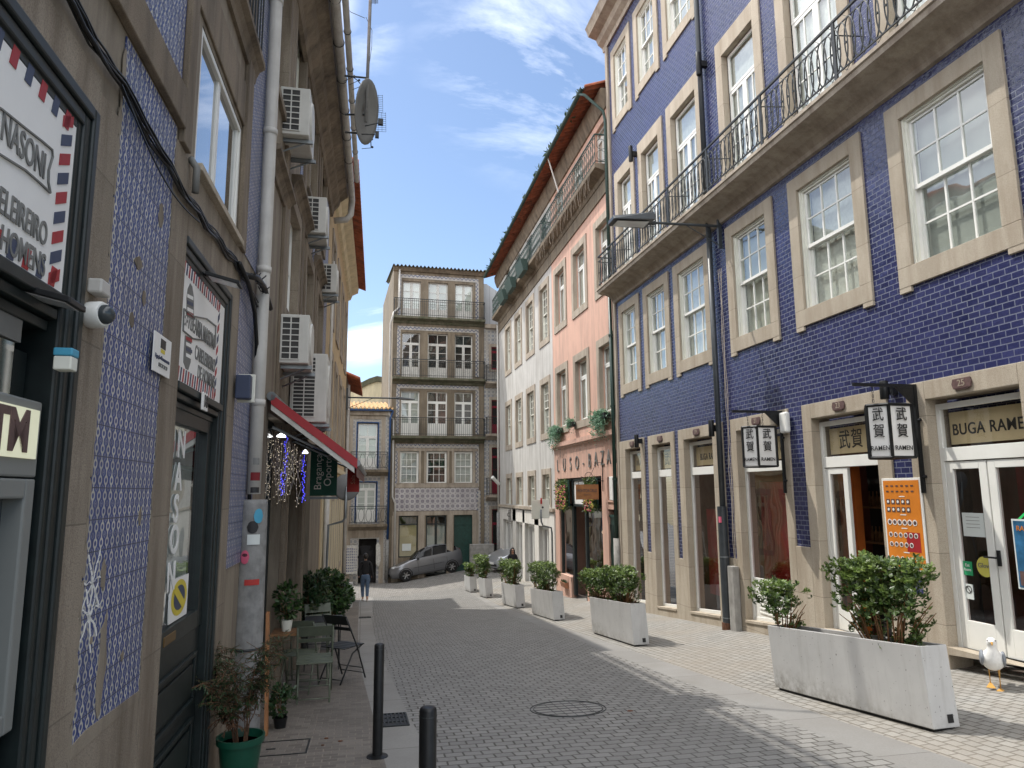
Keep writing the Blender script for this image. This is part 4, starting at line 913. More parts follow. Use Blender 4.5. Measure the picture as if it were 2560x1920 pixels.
mb.box(FL, 3.315, 4.20, -1.5, .58, -.2, .010); split_build(mb, 'stone_facing', 'stone_left', LB, bevel=.006)
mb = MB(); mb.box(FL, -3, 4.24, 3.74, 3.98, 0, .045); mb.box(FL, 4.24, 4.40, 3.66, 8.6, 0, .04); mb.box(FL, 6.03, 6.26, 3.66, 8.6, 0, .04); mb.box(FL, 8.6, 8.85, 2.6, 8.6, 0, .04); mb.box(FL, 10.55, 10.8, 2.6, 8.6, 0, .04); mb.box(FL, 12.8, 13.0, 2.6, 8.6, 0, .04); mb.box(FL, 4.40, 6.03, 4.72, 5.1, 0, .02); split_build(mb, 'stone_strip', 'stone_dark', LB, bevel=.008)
# azulejo panels
tiles = [(3.335, 4.19, .60, 3.72), (-3, 4.22, 4.0, 8.4), (6.26, 7.35, 1.0, 3.5), (6.28, 7.40, 3.7, 8.4), (8.9, 9.0, 2.7, 8.4), (10.2, 10.52, 2.7, 8.4), (12.4, 12.78, 2.7, 8.4), (14.6, 15.9, 2.7, 8.4)]
mb = MB()
for a, b, c, d in tiles: mb.box(FL, a, b, c, d, .002, .008)
split_build(mb, 'azulejo_panel', 'azulejo', LB)
mb = MB(); mb.poly(FL, [(3.335, .60), (3.48, .62), (4.19, .60), (4.19, .56), (3.335, .55)], .003, .012)     # ragged mortar edges and lost tiles
def blotch(u, v, ru, rv, n=11, s=0):
    r = random.Random(int(u*1000+v*77+s)); mb.poly(FL, [(u+ru*math.cos(2*math.pi*i/n)*r.uniform(.6, 1.15), v+rv*math.sin(2*math.pi*i/n)*r.uniform(.6, 1.15)) for i in range(n)], .0085, .0115)
def pxb(x, y, ru, rv): u, v = LP(x, y); blotch(u, v, ru, rv)
pxb(248, 1665, .055, .23); pxb(252, 1440, .03, .08); pxb(398, 540, .05, .10); pxb(340, 655, .06, .035); pxb(355, 745, .03, .04); pxb(325, 800, .035, .035); pxb(345, 1290, .02, .05); pxb(300, 1640, .02, .03); pxb(222, 1600, .02, .02)
for i in range(22):   # ragged strip along both edges
    v = .62+i*.14; blotch(3.325, v, .012+.014*random.random(), .09); blotch(4.195, v, .012+.012*random.random(), .09)
split_build(mb, 'mortar_patch', 'cement', LB)
mb = MB()
for (x, y, ln) in ((225, 1460, .16), (218, 1545, .16)):
    u, v = LP(x, y)
    for q in range(7):
        a = q*.9+.3; pts = [(u, v)]
        for s in range(4): pts.append((pts[-1][0]+.035*math.cos(a+random.uniform(-.5, .5)), pts[-1][1]+.04*math.sin(a+random.uniform(-.5, .5))))
        for p, q2 in zip(pts, pts[1:]): mb.poly(FL, [(p[0]-.008, p[1]), (p[0]+.008, p[1]+.004), (q2[0]+.006, q2[1]), (q2[0]-.006, q2[1]-.003)], .0085, .0095)
mb.build('glaze_chip', 'letter_white', LB)
# door and sign of the barber shop
def green_frame(a, b, c, d, left=True):
    mb = MB()
    for k, (s, w0, w1) in enumerate(((0, -.2, .022), (.055, -.2, .008), (.10, -.2, -.004))):
        e = .055 if k < 2 else .05
        mb.box(FL, b-s-e, b-s, c, d-s, w0, w1); mb.box(FL, a+(s+e if left else 0), b-s-e, d-s-e, d-s, w0, w1)
        if left: mb.box(FL, a+s, a+s+e, c, d-s, w0, w1)
    mb.build('shop_frame', 'green_paint', LB, bevel=.01)
green_frame(1.4, 3.09, -.6, 3.19); green_frame(4.53, 5.92, -.9, 3.19, False)
mb = MB()
for a, b, z in ((1.5, 2.93, 2.225), (4.535, 5.77, 2.15)):
    for k, (h, w1) in enumerate(((.05, .02), (.04, -.01), (.04, -.04))): mb.box(FL, a, b, z+.08-k*.045, z+.08-k*.045+h, -.2, w1)
split_build(mb, 'shop_transom', 'green_paint', LB, bevel=.006)
def stripes(a, b, c, d, w, par, n1, n2, sz=.05, hw=.045):
    for col, off in (('sign_red', 0), ('sign_navy', 1)):
        mb = MB()
        for i in range(n1):
            if i % 2 != off: continue
            x = a+(b-a)*(i+.5)/n1; e = (b-a)/n1*.42/2
            for z0, z1 in ((c, c+sz), (d-sz, d)): mb.poly(FL, [(x-e-.008, z0), (x+e-.008, z0), (x+e+.008, z1), (x-e+.008, z1)], w, w+.002)
        for i in range(n2):
            if i % 2 != off: continue
            z = c+(d-c)*(i+.5)/n2; e = (d-c)/n2*.3
            mb.poly(FL, [(b-hw, z-e-.02), (b, z-e+.02), (b, z+e+.02), (b-hw, z+e-.02)], w, w+.002)
        split_build(mb, 'border_stripe', col, par)
def LPw(x, y, w): v = ray(x, y); P = v*((LX0+w)/(v[0]-LK*v[1])); return P[1], P[2]+H
# large sign over the cash machine
s1 = thing('barber_sign', 'large white barber sign with red and blue striped edge, above the cash machine', 'sign', FL(2.2, 2.4, 0), 'barber shop signs')
W1_ = -.006; MB().box(FL, 1.45, 2.935, 2.36, 3.075, W1_-.02, W1_).build('panel', 'sign_white', s1); stripes(1.57, 2.90, 2.37, 3.07, W1_+.001, s1, 13, 9, .075, .085)
for s_, px_, h_, sx_ in (('NASONI', (113, 408), .138, .60), ('CABELEIREIRO', (117, 578), .122, .62), ('DE HOMENS', (112, 655), .118, .66)):
    u, v = LPw(*px_, W1_); text('lettering', s_, FL, u, v-.022, W1_+.003, h_, 'letter_grey', s1, 1, align='RIGHT', sx=sx_, bold=.001)
mb = MB()
for pth in ([(-60, 235), (0, 272), (60, 320), (105, 355), (128, 375), (129, 392), (119, 425), (118, 455), (123, 482)], [(-60, 350), (0, 388), (60, 425), (100, 460), (123, 482)]): mb.tube([FL(*LPw(*q, W1_), W1_+.004) for q in pth], .0045, 4)
mb.build('ribbon_outline', 'letter_grey', s1)
s2 = thing('barber_sign', 'smaller white sign with striped barber pole above the green door', 'sign', FL(5.2, 2.4, 0), 'barber shop signs')
SW = -.008; Q = lambda x, y: LPw(x, y, SW)
MB().box(FL, 4.545, 5.775, 2.285, 3.06, SW-.03, SW).build('panel', 'sign_white', s2); stripes(4.56, 5.61, 2.295, 3.05, SW+.001, s2, 18, 9, .085, .05)
for s, px, h_, wpx in (('BARBEARIA NASONI', (497, 826), .115, 76), ('CABELEIREIRO', (511, 899), .10, 50), ('DE HOMENS', (514, 944), .095, 42)):
    u, v = Q(*px); u1 = Q(px[0]+wpx/2, px[1])[0]; u0 = Q(px[0]-wpx/2, px[1])[0]
    o = text('lettering', s, FL, u, v, SW+.004, h_*1.35, 'letter_grey', s2, 1, bold=.001); ws_ = max(p.co.y for p in o.data.vertices)-min(p.co.y for p in o.data.vertices); k = (u1-u0)/ws_; yc = sum(p.co.y for p in o.data.vertices)/len(o.data.vertices); ym = (max(p.co.y for p in o.data.vertices)+min(p.co.y for p in o.data.vertices))/2; uc = (u0+u1)/2-s2.location.y
    for p in o.data.vertices: p.co.y = uc+(p.co.y-ym)*k
rb = [(458, 772), (480, 790), (515, 797), (538, 815), (536, 868), (515, 852), (480, 846), (456, 826), (458, 772)]
mb = MB(); mb.tube([FL(*Q(*q), SW+.004) for q in rb], .006, 4); mb.build('ribbon_outline', 'letter_grey', s2)
mb = MB(); mb.poly(FL, [Q(*q) for q in ((466, 790), (484, 800), (484, 742), (480, 716), (475, 708), (469, 722), (466, 745))], SW, SW+.002); mb.poly(FL, [Q(*q) for q in ((462, 838), (478, 846), (476, 905), (470, 925), (464, 922), (458, 905), (459, 880))], SW, SW+.002); split_build(mb, 'pole_outline', 'letter_grey', s2)
for mt, zs in (('sign_white', (742, 775, 862, 890)), ('sign_red', (785, 848)), ('sign_navy', (758, 875))):
    mb = MB()
    for y in zs:
        d = -3 if y > 800 else 0; mb.poly(FL, [Q(467+d, y-8), Q(482+d, y), Q(482+d, y+9), Q(467+d, y+1)], SW+.0025, SW+.0035)
    split_build(mb, 'pole_band', mt, s2)
# green panelled door
dr = thing('barber_door', 'dark green half-glazed door with white letters NASONI and a no parking sticker', 'door', FL(5.2, -.6, 0))
mb = MB(); a, b, zb = 4.54, 5.765, -.42; lf = a+.005
grid_frame(mb, FL, a, b, .66, 2.17, 1, 1, -.10, -.05, .12, .03)
mb.box(FL, a, b, zb, .66, -.10, -.06)
for c, d in ((.16, .5), (-.30, .06)):
    mb.box(FL, a+.11, b-.13, c, c+.03, -.06, -.035); mb.box(FL, a+.11, b-.13, d-.03, d, -.06, -.035); mb.box(FL, a+.11, a+.14, c+.03, d-.03, -.06, -.04); mb.box(FL, b-.16, b-.13, c+.03, d-.03, -.06, -.04); mb.box(FL, a+.19, b-.21, c+.07, d-.07, -.06, -.043)
mb.build('leaf', 'green_paint', dr, bevel=.004); pane(FL, a+.11, b-.11, .75, 2.08, -.085, dr); curtain(FL, a+.62, b-.12, .76, 2.07, -.16, dr, 'sheer', folds=5); MB().quad(FL, a, b, .6, 2.1, -.6).build('interior', 'dark_room', dr, fix=False)
MB().box(FL, a+.1, a+.52, .76, 2.07, -.14, -.135).build('blind', 'gate_grey', dr)
for k, (ch, px) in enumerate(zip('NASONI', ((441, 1114), (433, 1195), (427, 1275), (423, 1352), (415, 1445), (409, 1525)))):
    u, v = LPw(px[0]+13, px[1], -.075); text('lettering', ch, FL, u, v, -.075, .25, 'letter_white', dr, 1, sx=1.0, bold=.005)
us, vs_ = LPw(418, 1598, -.06); MB().box(FL, us-.12, us+.14, vs_-.03, vs_+.03, -.06, -.045).build('letter_slot', 'brass', dr, bevel=.005)
cx, cz = LPw(448, 1493, -.075); MB().box(FL, cx-.22, cx+.22, cz-.14, cz+.13, -.08, -.076).build('sticker', 'sign_white', dr)
rg = lambda a_, b_, w_: [FL(cx+a_*math.cos(t), cz+b_*math.sin(t), w_) for t in [i*math.pi/14 for i in range(28)]]
MB().prism(rg(.19, .115, -.0755), rg(.19, .115, -.0745)).build('sticker_ring', 'yellow_plastic', dr); MB().prism(rg(.135, .08, -.074), rg(.135, .08, -.073)).build('sticker_disc', 'sign_navy', dr)
MB().poly(FL, [(cx-.15, cz+.05), (cx-.09, cz+.085), (cx+.15, cz-.05), (cx+.09, cz-.085)], -.0725, -.0715).build('sticker_bar', 'yellow_plastic', dr)
MB().box(FL, 4.55, 5.9, -.62, -.43, -.3, .12).build('door_step', 'stone_left', LB, bevel=.01)
nb = tag(MB().box(FL, 5.03, 5.17, 2.16, 2.28, .03, .045).build('number_plate', 'sign_white', bevel=.004), 'small white house number 18 plate over the green door', 'number plate'); nb.location = (0, 0, 0)
text('number', '18', FL, 5.10, 2.22, .047, .11, 'letter_black', nb, 1, bold=.003)
# shop window left: glass panel and cash machine
mb = MB(); mb.box(FL, 1.5, 2.93, 1.95, 2.13, -.16, -.12); mb.box(FL, 2.72, 2.93, -.6, 2.13, -.16, -.10); mb.build('shop_panel', 'green_paint', LB, bevel=.005)
MB().box(FL, 1.5, 2.76, 2.135, 2.235, -.10, -.05).build('grey_panel', 'letter_grey', LB); pane(FL, 1.5, 2.74, 1.94, 2.13, -.06, LB, 'mirror_glass', 'shop_pane'); MB().box(FL, 2.28, 2.50, 1.99, 2.08, -.058, -.056).build('window_sticker', 'paper', LB)
at = thing('cash_machine', 'grey cash machine with a pale lit ATM header set in the green shop front', 'cash machine', FL(2.3, .5, 0))
mb = MB(); grid_frame(mb, FL, 1.6, 2.90, .80, 1.66, 1, 1, -.12, -.02, .07, .02); mb.box(FL, 1.6, 2.90, 1.665, 1.94, -.12, -.02); mb.build('body', 'atm_grey', at, bevel=.008)
MB().box(FL, 1.67, 2.83, .87, 1.59, -.16, -.09).build('screen', 'screen_grey', at)
li = MB().box(FL, 1.63, 2.865, 1.73, 1.905, -.02, -.012).build('header', 'atm_light', at); text('lettering', 'ATM', FL, 2.60, 1.815, -.010, .20, 'plaque_brown', li, 1, sx=.95, bold=.006)
MB().box(FL, 1.6, 2.9, -.5, .795, -.14, -.06).build('base', 'green_paint', at)
# balcony cornices, window details on the left wall
mb = MB()
for (a, b, z, p) in ((4.5, 6.35, 5.30, .11), (7.35, 8.85, 5.05, .13), (9.3, 11.2, 5.6, .14), (12.6, 14.6, 5.6, .14), (9.0, 10.4, 3.5, .12), (11.0, 12.6, 3.5, .12), (13.2, 14.8, 3.5, .12), (1.6, 3.6, 5.2, .11)):
    mb.profile(FL, [(0, z), (.03, z), (.04, z+.06), (p*.6, z+.12), (p, z+.15), (p, z+.2), (0, z+.2)], a, b)
split_build(mb, 'ledge', 'stone_dark', LB)
mb = MB()
for (a, b, z, p) in ((4.55, 6.3, 5.50, .09),):
    mb.box(FL, a, b, z+.85, z+.88, p-.02, p+.02)
    for i in range(int((b-a)/.12)+1): x = a+i*.12; mb.box(FL, x-.007, x+.007, z, z+.85, p-.007, p+.007)
    for e in (a, b): mb.box(FL, e-.01, e+.01, z+.85, z+.88, 0, p-.021); mb.box(FL, e-.01, e+.01, z+.05, z+.07, 0, p-.01)
mb.build('railing', 'iron', LB)
for k, (a, b, c, d) in enumerate(upw):
    o = sash_window(FL, a, b, c, d, LB, mat='cream_paint' if k % 2 else 'white_paint', cols=1 if d-c < 1.5 else 2, r1=1, r2=1, w=-.08, cur='curtain', fr=.06); surround(FL, a, b, c, d, .16, .18, .1, 'stone_left', o, rev=.1, w1=.046)
o = MB(); a, b, c, d = 4.62, 6.02, 3.70, 4.68; grid_frame(o, FL, a, b, c, d, 1, 1, -.06, -.005, .045, .02); m = 5.25
o.box(FL, m-.04, m+.03, c+.046, d-.046, -.05, -.018); o.box(FL, b-.085, b-.046, c+.046, d-.046, -.05, -.02); wo = o.build('sliding_window', 'white_paint', LB, bevel=.004)

pane(FL, a+.045, b-.045, c+.045, d-.045, -.035, wo, 'mirror_glass'); MB().box(FL, a-.03, b+.03, c-.05, c, -.1, .06).build('sill', 'stone', wo, bevel=.006)
for k, (a, b, c, d) in enumerate(shopL):
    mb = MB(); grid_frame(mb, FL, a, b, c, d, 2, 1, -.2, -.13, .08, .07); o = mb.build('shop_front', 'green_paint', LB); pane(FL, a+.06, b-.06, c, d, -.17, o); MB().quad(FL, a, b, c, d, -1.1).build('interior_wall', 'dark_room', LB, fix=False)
mb = MB()
for u in (9.68, 9.85, 11.7, 11.95, 12.1): mb.box(FL, u-.05, u+.05, -1.8, 2.5, 0, .06)
split_build(mb, 'pilaster', 'stone_left', LB)
# eave
mb = MB(); mb.profile(FL, [(0, 7.95), (.06, 7.97), (.09, 8.1), (.19, 8.22), (.22, 8.32), (.34, 8.42), (.38, 8.44), (.40, 8.58), (.0, 8.75)], -3, 16.25); mb.build('cornice', 'stone_dark', LB)
mb = MB(); mb.prism([FL(-3, 8.76, .42), FL(16.25, 8.76, .42), FL(16.25, 8.76, -9), FL(-3, 8.76, -9)], [FL(-3, 8.84, .42), FL(16.25, 8.84, .42), FL(16.25, 10.8, -4.5), FL(-3, 10.8, -4.5)]); mb.build('roof', 'terracotta', LB)
for w, lb, z, rr in ((.475, 'pale pvc gutter pipe running under the dark left eave', 8.50, .075), (.60, 'second pale gutter pipe further out along the left eave', 8.70, .05)):
    t = thing('gutter_pipe', lb, 'gutter', FL(8, z, w), 'gutter pipes along the left eave'); mb = MB()
    e = 16.3 if rr > .06 else 15.9
    mb.tube([FL(u, z-.02*math.sin(u*.9), w) for u in [-1+i*.8 for i in range(int((e+1)/.8)+1)]]+([FL(e+.02, z-.08, w), FL(e+.05, z-.42, w-.02), FL(e+.05, z-.55, w-.12), FL(e+.03, z-.60, .08)] if rr > .06 else []), rr, 10); mb.build('pipe', 'pvc', t, smooth=True)
    mb = MB()
    for u in range(0, 16, 1): mb.tube([FL(u+.4, z+rr*1.12*math.sin(a), w+rr*1.12*math.cos(a)) for a in [i*math.pi/5 for i in range(10)]], .008, 4, closed=True)
    mb.build('strap', 'iron', t)
# white pvc downpipe + concrete service pole with stickers
t = thing('downpipe', 'thick white pvc downpipe on the tiled wall beside the barber shop', 'pipe', FL(7.2, 1, .1))
mb = MB(); p0 = LP(627+13, 1241); pth = [FL(7.0+.0*z, z, .076) for z in (1.60, 3, 5, 7, 8.3)]; mb.tube(pth, .062, 14); mb.build('pipe', 'pvc', t, smooth=True)
mb = MB()
for z in (2.42, 3.72, 5.15, 6.6): mb.tube([FL(7.0, z, .076), FL(7.0, z+.06, .076)], .07, 14)
split_build(mb, 'collar', 'pvc', t, smooth=True)
t2 = thing('service_pole', 'grey painted concrete pipe sleeve covered with stickers, under the white downpipe', 'pole', FL(7.3, -.6, .12))
zg = G(-1, 7.0); mb = MB(); mb.tube([FL(7.0, zg-.1, .08), FL(7.0, zg+.1, .08), FL(7.0, 1.50, .08), FL(7.0, 1.55, .08)], [.145, .14, .125, .118], 18); mb.build('sleeve', 'pole_grey', t2, smooth=True); MB().tube([FL(7.0+.14*math.cos(a), .24, .08+.14*math.sin(a)) for a in [i*math.pi/9 for i in range(18)]], .012, 5, closed=True).build('strap', 'iron', t2)
def sticker(cx, cy, w, h, mat, round_=False):   # wraps the sleeve on the side facing the street
    base = FL(7.0, 0, .08); x, z = YP(cx, cy, base.y-.13); ang = math.asin(max(-.98, min(.98, (x-base.x)/.135))); n = 8; mb = MB()
    for i in range(n):
        a0 = ang+(i/n-.5)*w/.135; a1 = ang+((i+1)/n-.5)*w/.135
        def hz(k): return h/2*(math.sqrt(max(0, 1-(2*k/n-1)**2)) if round_ else 1)
        q = lambda a, z: Vector((base.x+.1375*math.sin(a), base.y-.1375*math.cos(a), z))
        mb.add([q(a0, z-hz(i)), q(a1, z-hz(i+1)), q(a1, z+hz(i+1)), q(a0, z+hz(i))], [(0, 1, 2, 3)])
    return mb.build('sticker', mat, t2, fix=False)
sticker(646, 1290, .085, .13, 'sticker_blue', True); sticker(632, 1318, .10, .11, 'letter_black', True); sticker(634, 1349, .11, .09, 'paper'); sticker(612, 1393, .08, .12, 'sticker_pink', True); sticker(612, 1388, .05, .03, 'letter_black', True); sticker(630, 1456, .13, .05, 'banner_red')
def sticker2(cx, cy, w, h, mat):
    base = FL(7.0, 0, .076); x, z = YP(cx, cy, base.y-.06); mb = MB(); n = 6
    for i in range(n):
        a0 = (i/n-.5)*w/.063+.3; a1 = ((i+1)/n-.5)*w/.063+.3; q = lambda a, z: Vector((base.x+.0635*math.sin(a), base.y-.0635*math.cos(a), z)); mb.add([q(a0, z-h/2), q(a1, z-h/2), q(a1, z+h/2), q(a0, z+h/2)], [(0, 1, 2, 3)])
    mb.build('sticker', mat, t, fix=False)
sticker2(642, 1191, .09, .075, 'awning_red'); sticker2(640, 1225, .08, .05, 'letter_black'); sticker2(650, 1153, .06, .06, 'letter_grey')
# small things on the wall
cm = thing('security_camera', 'white dome security camera under a small junction box beside the cash machine', 'camera', FL(3.2, 2.3, 0)); c = FL(3.15, 2.335, .012); ax = Vector((1, -.35, 0)).normalized()
autosmooth(MB().lathe(c, [(.050, 0), (.055, .01), (.055, .062), (.048, .075)], 22, ax).build('housing', 'white_paint', cm)); MB().ell(c+ax*.075, .041, .041, .041, 16, 10).build('dome', 'screen_grey', cm, smooth=True); MB().box(FL, 3.11, 3.21, 2.425, 2.485, .012, .07).build('junction_box', 'pvc', cm, bevel=.008)
se = thing('motion_sensor', 'small blue and cream sensor hanging under the large barber sign', 'sensor', FL(3.0, 2.3, .08)); x, z = YP(165, 893, 2.8)
MB().box(FW, x-.03, x+.03, 2.77, 2.83, z-.05, z).build('body', 'cream_paint', se, bevel=.005); MB().box(FW, x-.032, x+.032, 2.768, 2.832, z+.001, z+.03).build('cap', 'sticker_blue', se, bevel=.005)
def flood(x, y, Y, label, s=1):
    t = thing('floodlight', label, 'floodlight', (0, 0, 0), 'slim led floodlights'); px, pz = YP(x, y, Y); t.location = (px, Y, pz)
    P = lambda u, v, w: Vector((px+u*s, Y+w*s, pz+v*s-u*s*.25))
    b = MB().box(P, -.10, .12, -.012, .012, -.075, .075).build('body', 'black_metal', t, bevel=.004); MB().box(P, -.08, .10, -.016, -.0125, -.06, .06).build('lens', 'lamp_glass', t); MB().tube([P(-.1, 0, 0), P(-.2, .04, 0)], .012*s, 6).build('arm', 'black_metal', t)
flood(52, 52, 2.75, 'flat led floodlight at the top left, above the large barber sign'); flood(105, 738, 2.75, 'black floodlight hanging under the large barber sign'); flood(557, 700, 5.0, 'small floodlight above the striped sign over door 18')
pq = thing('wall_plaque', 'white plaque with black and yellow logo fixed over the azulejo tiles', 'plaque', FL(4.1, 2.2, 0)); b = MB().box(FL, 3.95, 4.26, 2.245, 2.455, .03, .036).build('panel', 'sign_white', pq)
MB().box(FL, 4.06, 4.15, 2.385, 2.435, .0362, .038).build('logo', 'letter_black', b); MB().box(FL, 4.07, 4.14, 2.36, 2.380, .0362, .038).build('logo_star', 'yellow_plastic', b); text('lettering', 'Ligação Permanente', FL, 4.105, 2.33, .0375, .032, 'sign_navy', b, 1, sx=1.0); text('lettering', '808 20 20 20', FL, 4.12, 2.29, .0375, .03, 'letter_grey', b, 1)
sr = thing('alarm_siren', 'dark blue alarm siren box with pale lettered edge beside door 18', 'siren', FL(6.2, 2.4, 0)); MB().box(FL, 6.13, 6.23, 2.38, 2.58, .03, .15).build('body', 'sign_navy', sr, bevel=.01); MB().box(FL, 6.235, 6.26, 2.36, 2.60, .03, .17).build('cover', 'cream_paint', sr, bevel=.006)
sp = thing('spout', 'short corrugated grey hose end below the sliding window', 'spout', FL(4.45, 3.5, .05)); MB().tube([FL(4.46, 3.44, .06), FL(4.46, 3.60, .06), FL(4.455, 3.66, .02)], .022, 8).build('hose', 'letter_grey', sp, smooth=True)
cb = MB(); key = [(1.0, 3.42), (2.69, 3.44), (3.25, 3.44), (4.0, 3.41), (4.64, 3.40), (5.2, 3.43), (5.87, 3.48), (6.4, 3.46), (7.16, 3.40)]
for q in range(7):
    r = random.Random(q); path = []
    for (a, c), (b, d) in zip(key, key[1:]):
        for s in range(5): f = s/5; u = a+(b-a)*f; path.append(FL(u, c+(d-c)*f-.03*math.sin(math.pi*f)*r.uniform(.2, 1.4)+(q-3)*.007, .035+.012*math.sin(q*2+u*3)))
    cb.tube(path, .0055 if q else .009, 5, cap=False)
tag(cb.build('cable_bundle', 'black_metal', smooth=True), 'bundle of black cables sagging along the left wall above the barber shop', 'cable')
cb = MB(); cb.tube([FL(3.2+i*.12, 3.40-.10*math.sin(math.pi*i/12)-.02*i/3, .05) for i in range(13)], .005, 4); tag(cb.build('loose_cable', 'black_metal'), 'single thin cable drooping below the black bundle across the azulejo', 'cable')
cb = MB(); cb.tube([FL(5.9, 3.46, .06), FL(6.3, 3.40, .07), FL(6.7, 3.25, .06), FL(6.95, 3.0, .05), FL(7.02, 2.5, .04), FL(7.0, 1.8, .04), FL(7.02, 1.2, .04)], .02, 6)
cb.tube([FL(6.2, 3.45, .06), FL(6.5, 3.52, .10), FL(6.9, 3.55, .1), FL(7.2, 3.42, .12)], .03, 6)
for q in range(9): cb.tube([FL(6.3+q*.08, 3.5, .08), FL(6.33+q*.08+random.uniform(-.05, .05), 3.5+random.uniform(-.08, .12), .1+random.uniform(0, .05))], .006, 4)
tag(cb.build('cable_splice', 'black_metal', smooth=True), 'thick black cable joint with loose tape behind the white downpipe', 'cable')
# air conditioners
def aircon(name_l, x0, y0, x1, y1, Y, dep=.78, rows=7, cols=2, par_g='outdoor air conditioning units on the left wall', bigfan=1, led=True):
    X0, Z1 = YP(x0, y0, Y); X1, Z0 = YP(x1, y1, Y); t = thing('air_conditioner', name_l, 'air conditioner', (X0, Y, Z0), par_g); F = FW
    W = X1-X0; Hh = Z1-Z0
    b = MB().box(F, X0, X1, Y, Y+dep, Z0, Z1).build('casing', 'ac_white', t, bevel=.012)
    g0, g1 = X0+W*.08, X0+W*.68; MB().box(F, g0, g1, Y-.004, Y-.001, Z0+Hh*.08, Z0+Hh*.94).build('coil', 'ac_dark', t)
    mb = MB()
    for i in range(cols+1): x = g0+(g1-g0)*i/cols; mb.box(F, x-.007, x+.007, Y-.016, Y-.005, Z0+Hh*.07, Z0+Hh*.95)
    for i in range(rows+1): z = Z0+Hh*(.08+.86*i/rows); mb.box(F, g0-.004, g1+.004, Y-.014, Y-.006, z-.006, z+.006)
    mb.build('grille', 'ac_white', t)
    mb = MB()
    for r in [.06+.03*i for i in range(int(min(Hh*.44, dep*.4)/.03)-1)]: mb.tube([Vector((X1+.012, Y+dep*.42+r*math.cos(a), (Z0+Z1)/2+r*math.sin(a))) for a in [i*math.pi/9 for i in range(18)]], .004, 4, closed=True)
    mb.lathe(Vector((X1, Y+dep*.42, (Z0+Z1)/2)), [(min(Hh*.44, dep*.4), 0), (min(Hh*.42, dep*.38), .02)], 20, Vector((1, 0, 0))); mb.build('fan_guard', 'ac_white', t)
    for yy_ in (Y+.12, Y+dep-.14): mb = MB(); mb.box(F, X0-.22, X1+.04, yy_-.02, yy_+.02, Z0-.05, Z0-.008); mb.tube([Vector((X0-.2, yy_, Z0-.28)), Vector((X1-.05, yy_, Z0-.05))], .012, 5); mb.box(F, X0-.24, X0-.2, yy_-.02, yy_+.02, Z0-.3, Z0+.05); mb.build('bracket', 'zinc', t)
    return t
T1 = lambda x, y: (640+x/1.983, y/1.983); T2 = lambda x, y: (640+x/1.983, 480+y/1.983); T3 = lambda x, y: (600+x/1.983, 960+y/1.983)
aircon('topmost air conditioner on the left wall, high under the dark eave', *T1(122, 425), *T1(262, 672), 8.3)
aircon('air conditioner second from the top, beside the yellow house corner', *T2(238, 18), *T2(345, 203), 11.2)
aircon('small far air conditioner against the yellow house wall', *T2(318, 353), *T2(398, 497), 14.2)
aircon('air conditioner right above the large lower unit, at the white downpipe', *T2(120, 603), *T2(258, 850), 8.6)
aircon('largest air conditioner, with fine horizontal grille just above the red awning', *T3(255, -155), *T3(425, 190), 9.9, rows=16, dep=.95)
# awning
aw = thing('awning', 'red and brown fabric awning folded out over the cafe front', 'awning', FL(8, 1.9, .5))
Pn = lambda u, d: FL(u, 2.62-.68*d/.9, .05+d)
mb = MB(); mb.prism([Pn(8.05, 0), Pn(12.6, 0), Pn(12.6, .92), Pn(8.05, .92)], [Pn(8.05, 0)+Vector((0, 0, .012)), Pn(12.6, 0)+Vector((0, 0, .012)), Pn(12.6, .92)+Vector((0, 0, .012)), Pn(8.05, .92)+Vector((0, 0, .012))]); mb.build('fabric', 'awning_red', aw)
mb = MB()
for i in range(18):
    a = 8.05+i*.253; mb.prism([Pn(a, .92), Pn(a+.253, .92), Pn(a+.253, .93), Pn(a, .93)], [Pn(a, .92)-Vector((0, 0, .14)), Pn(a+.253, .92)-Vector((0, 0, .14)), Pn(a+.253, .93)-Vector((0, 0, .14)), Pn(a, .93)-Vector((0, 0, .14))])
mb.build('valance', 'awning_brown', aw)
mb = MB(); mb.tube([Pn(8.02, .93)+Vector((0, 0, .01)), Pn(12.63, .93)+Vector((0, 0, .01))], .035, 10); mb.tube([Pn(8.0, 0)+Vector((0, 0, .03)), Pn(12.65, 0)+Vector((0, 0, .03))], .05, 10)
for u in (8.1, 10.3, 12.5): mb.tube([FL(u, 2.32, .06), Pn(u+.15, .45)-Vector((0, 0, .16)), Pn(u, .9)], .018, 6)
mb.build('frame', 'zinc', aw); MB().box(lambda u, v, w: Pn(8.04+u, w)+Vector((0, 0, v)), -.03, .03, -.12, -.06, 0, .9).build('side_bar', 'pvc', aw); MB().box(lambda u, v, w: Pn(8.02+u, w)+Vector((0, 0, v)), -.02, .0, -.055, .055, 0, .93).build('hem', 'sign_red', aw)
fl = thing('banner_flag', 'small red banner hanging at the outer far end of the awning', 'banner', (0, 0, 0)); Yf = 12.2; xa, za = YP(867, 1230, Yf); xb, zb = YP(899, 1168, Yf); fl.location = (xa, Yf, za); b = MB().box(FY(Yf), xa, xb, za, zb, 0, .012).build('cloth', 'banner_red', fl); text('lettering', 'Sala', FY(Yf), (xa+xb)/2, (za+zb)/2, .015, .10, 'bread_pink', b, 1, rot=math.pi/2)
bn = thing('banner_sign', 'green perpendicular banner with white vertical words Bragança Oporto under the awning', 'banner', (-.8, 11.5, 1.5)); Yb = 11.5; xa, za = YP(774, 1240, Yb); xb, zb = YP(845, 1120, Yb); b = MB().box(FY(Yb), xa, xb, za, zb, 0, .03).build('cloth', 'banner_green', bn)
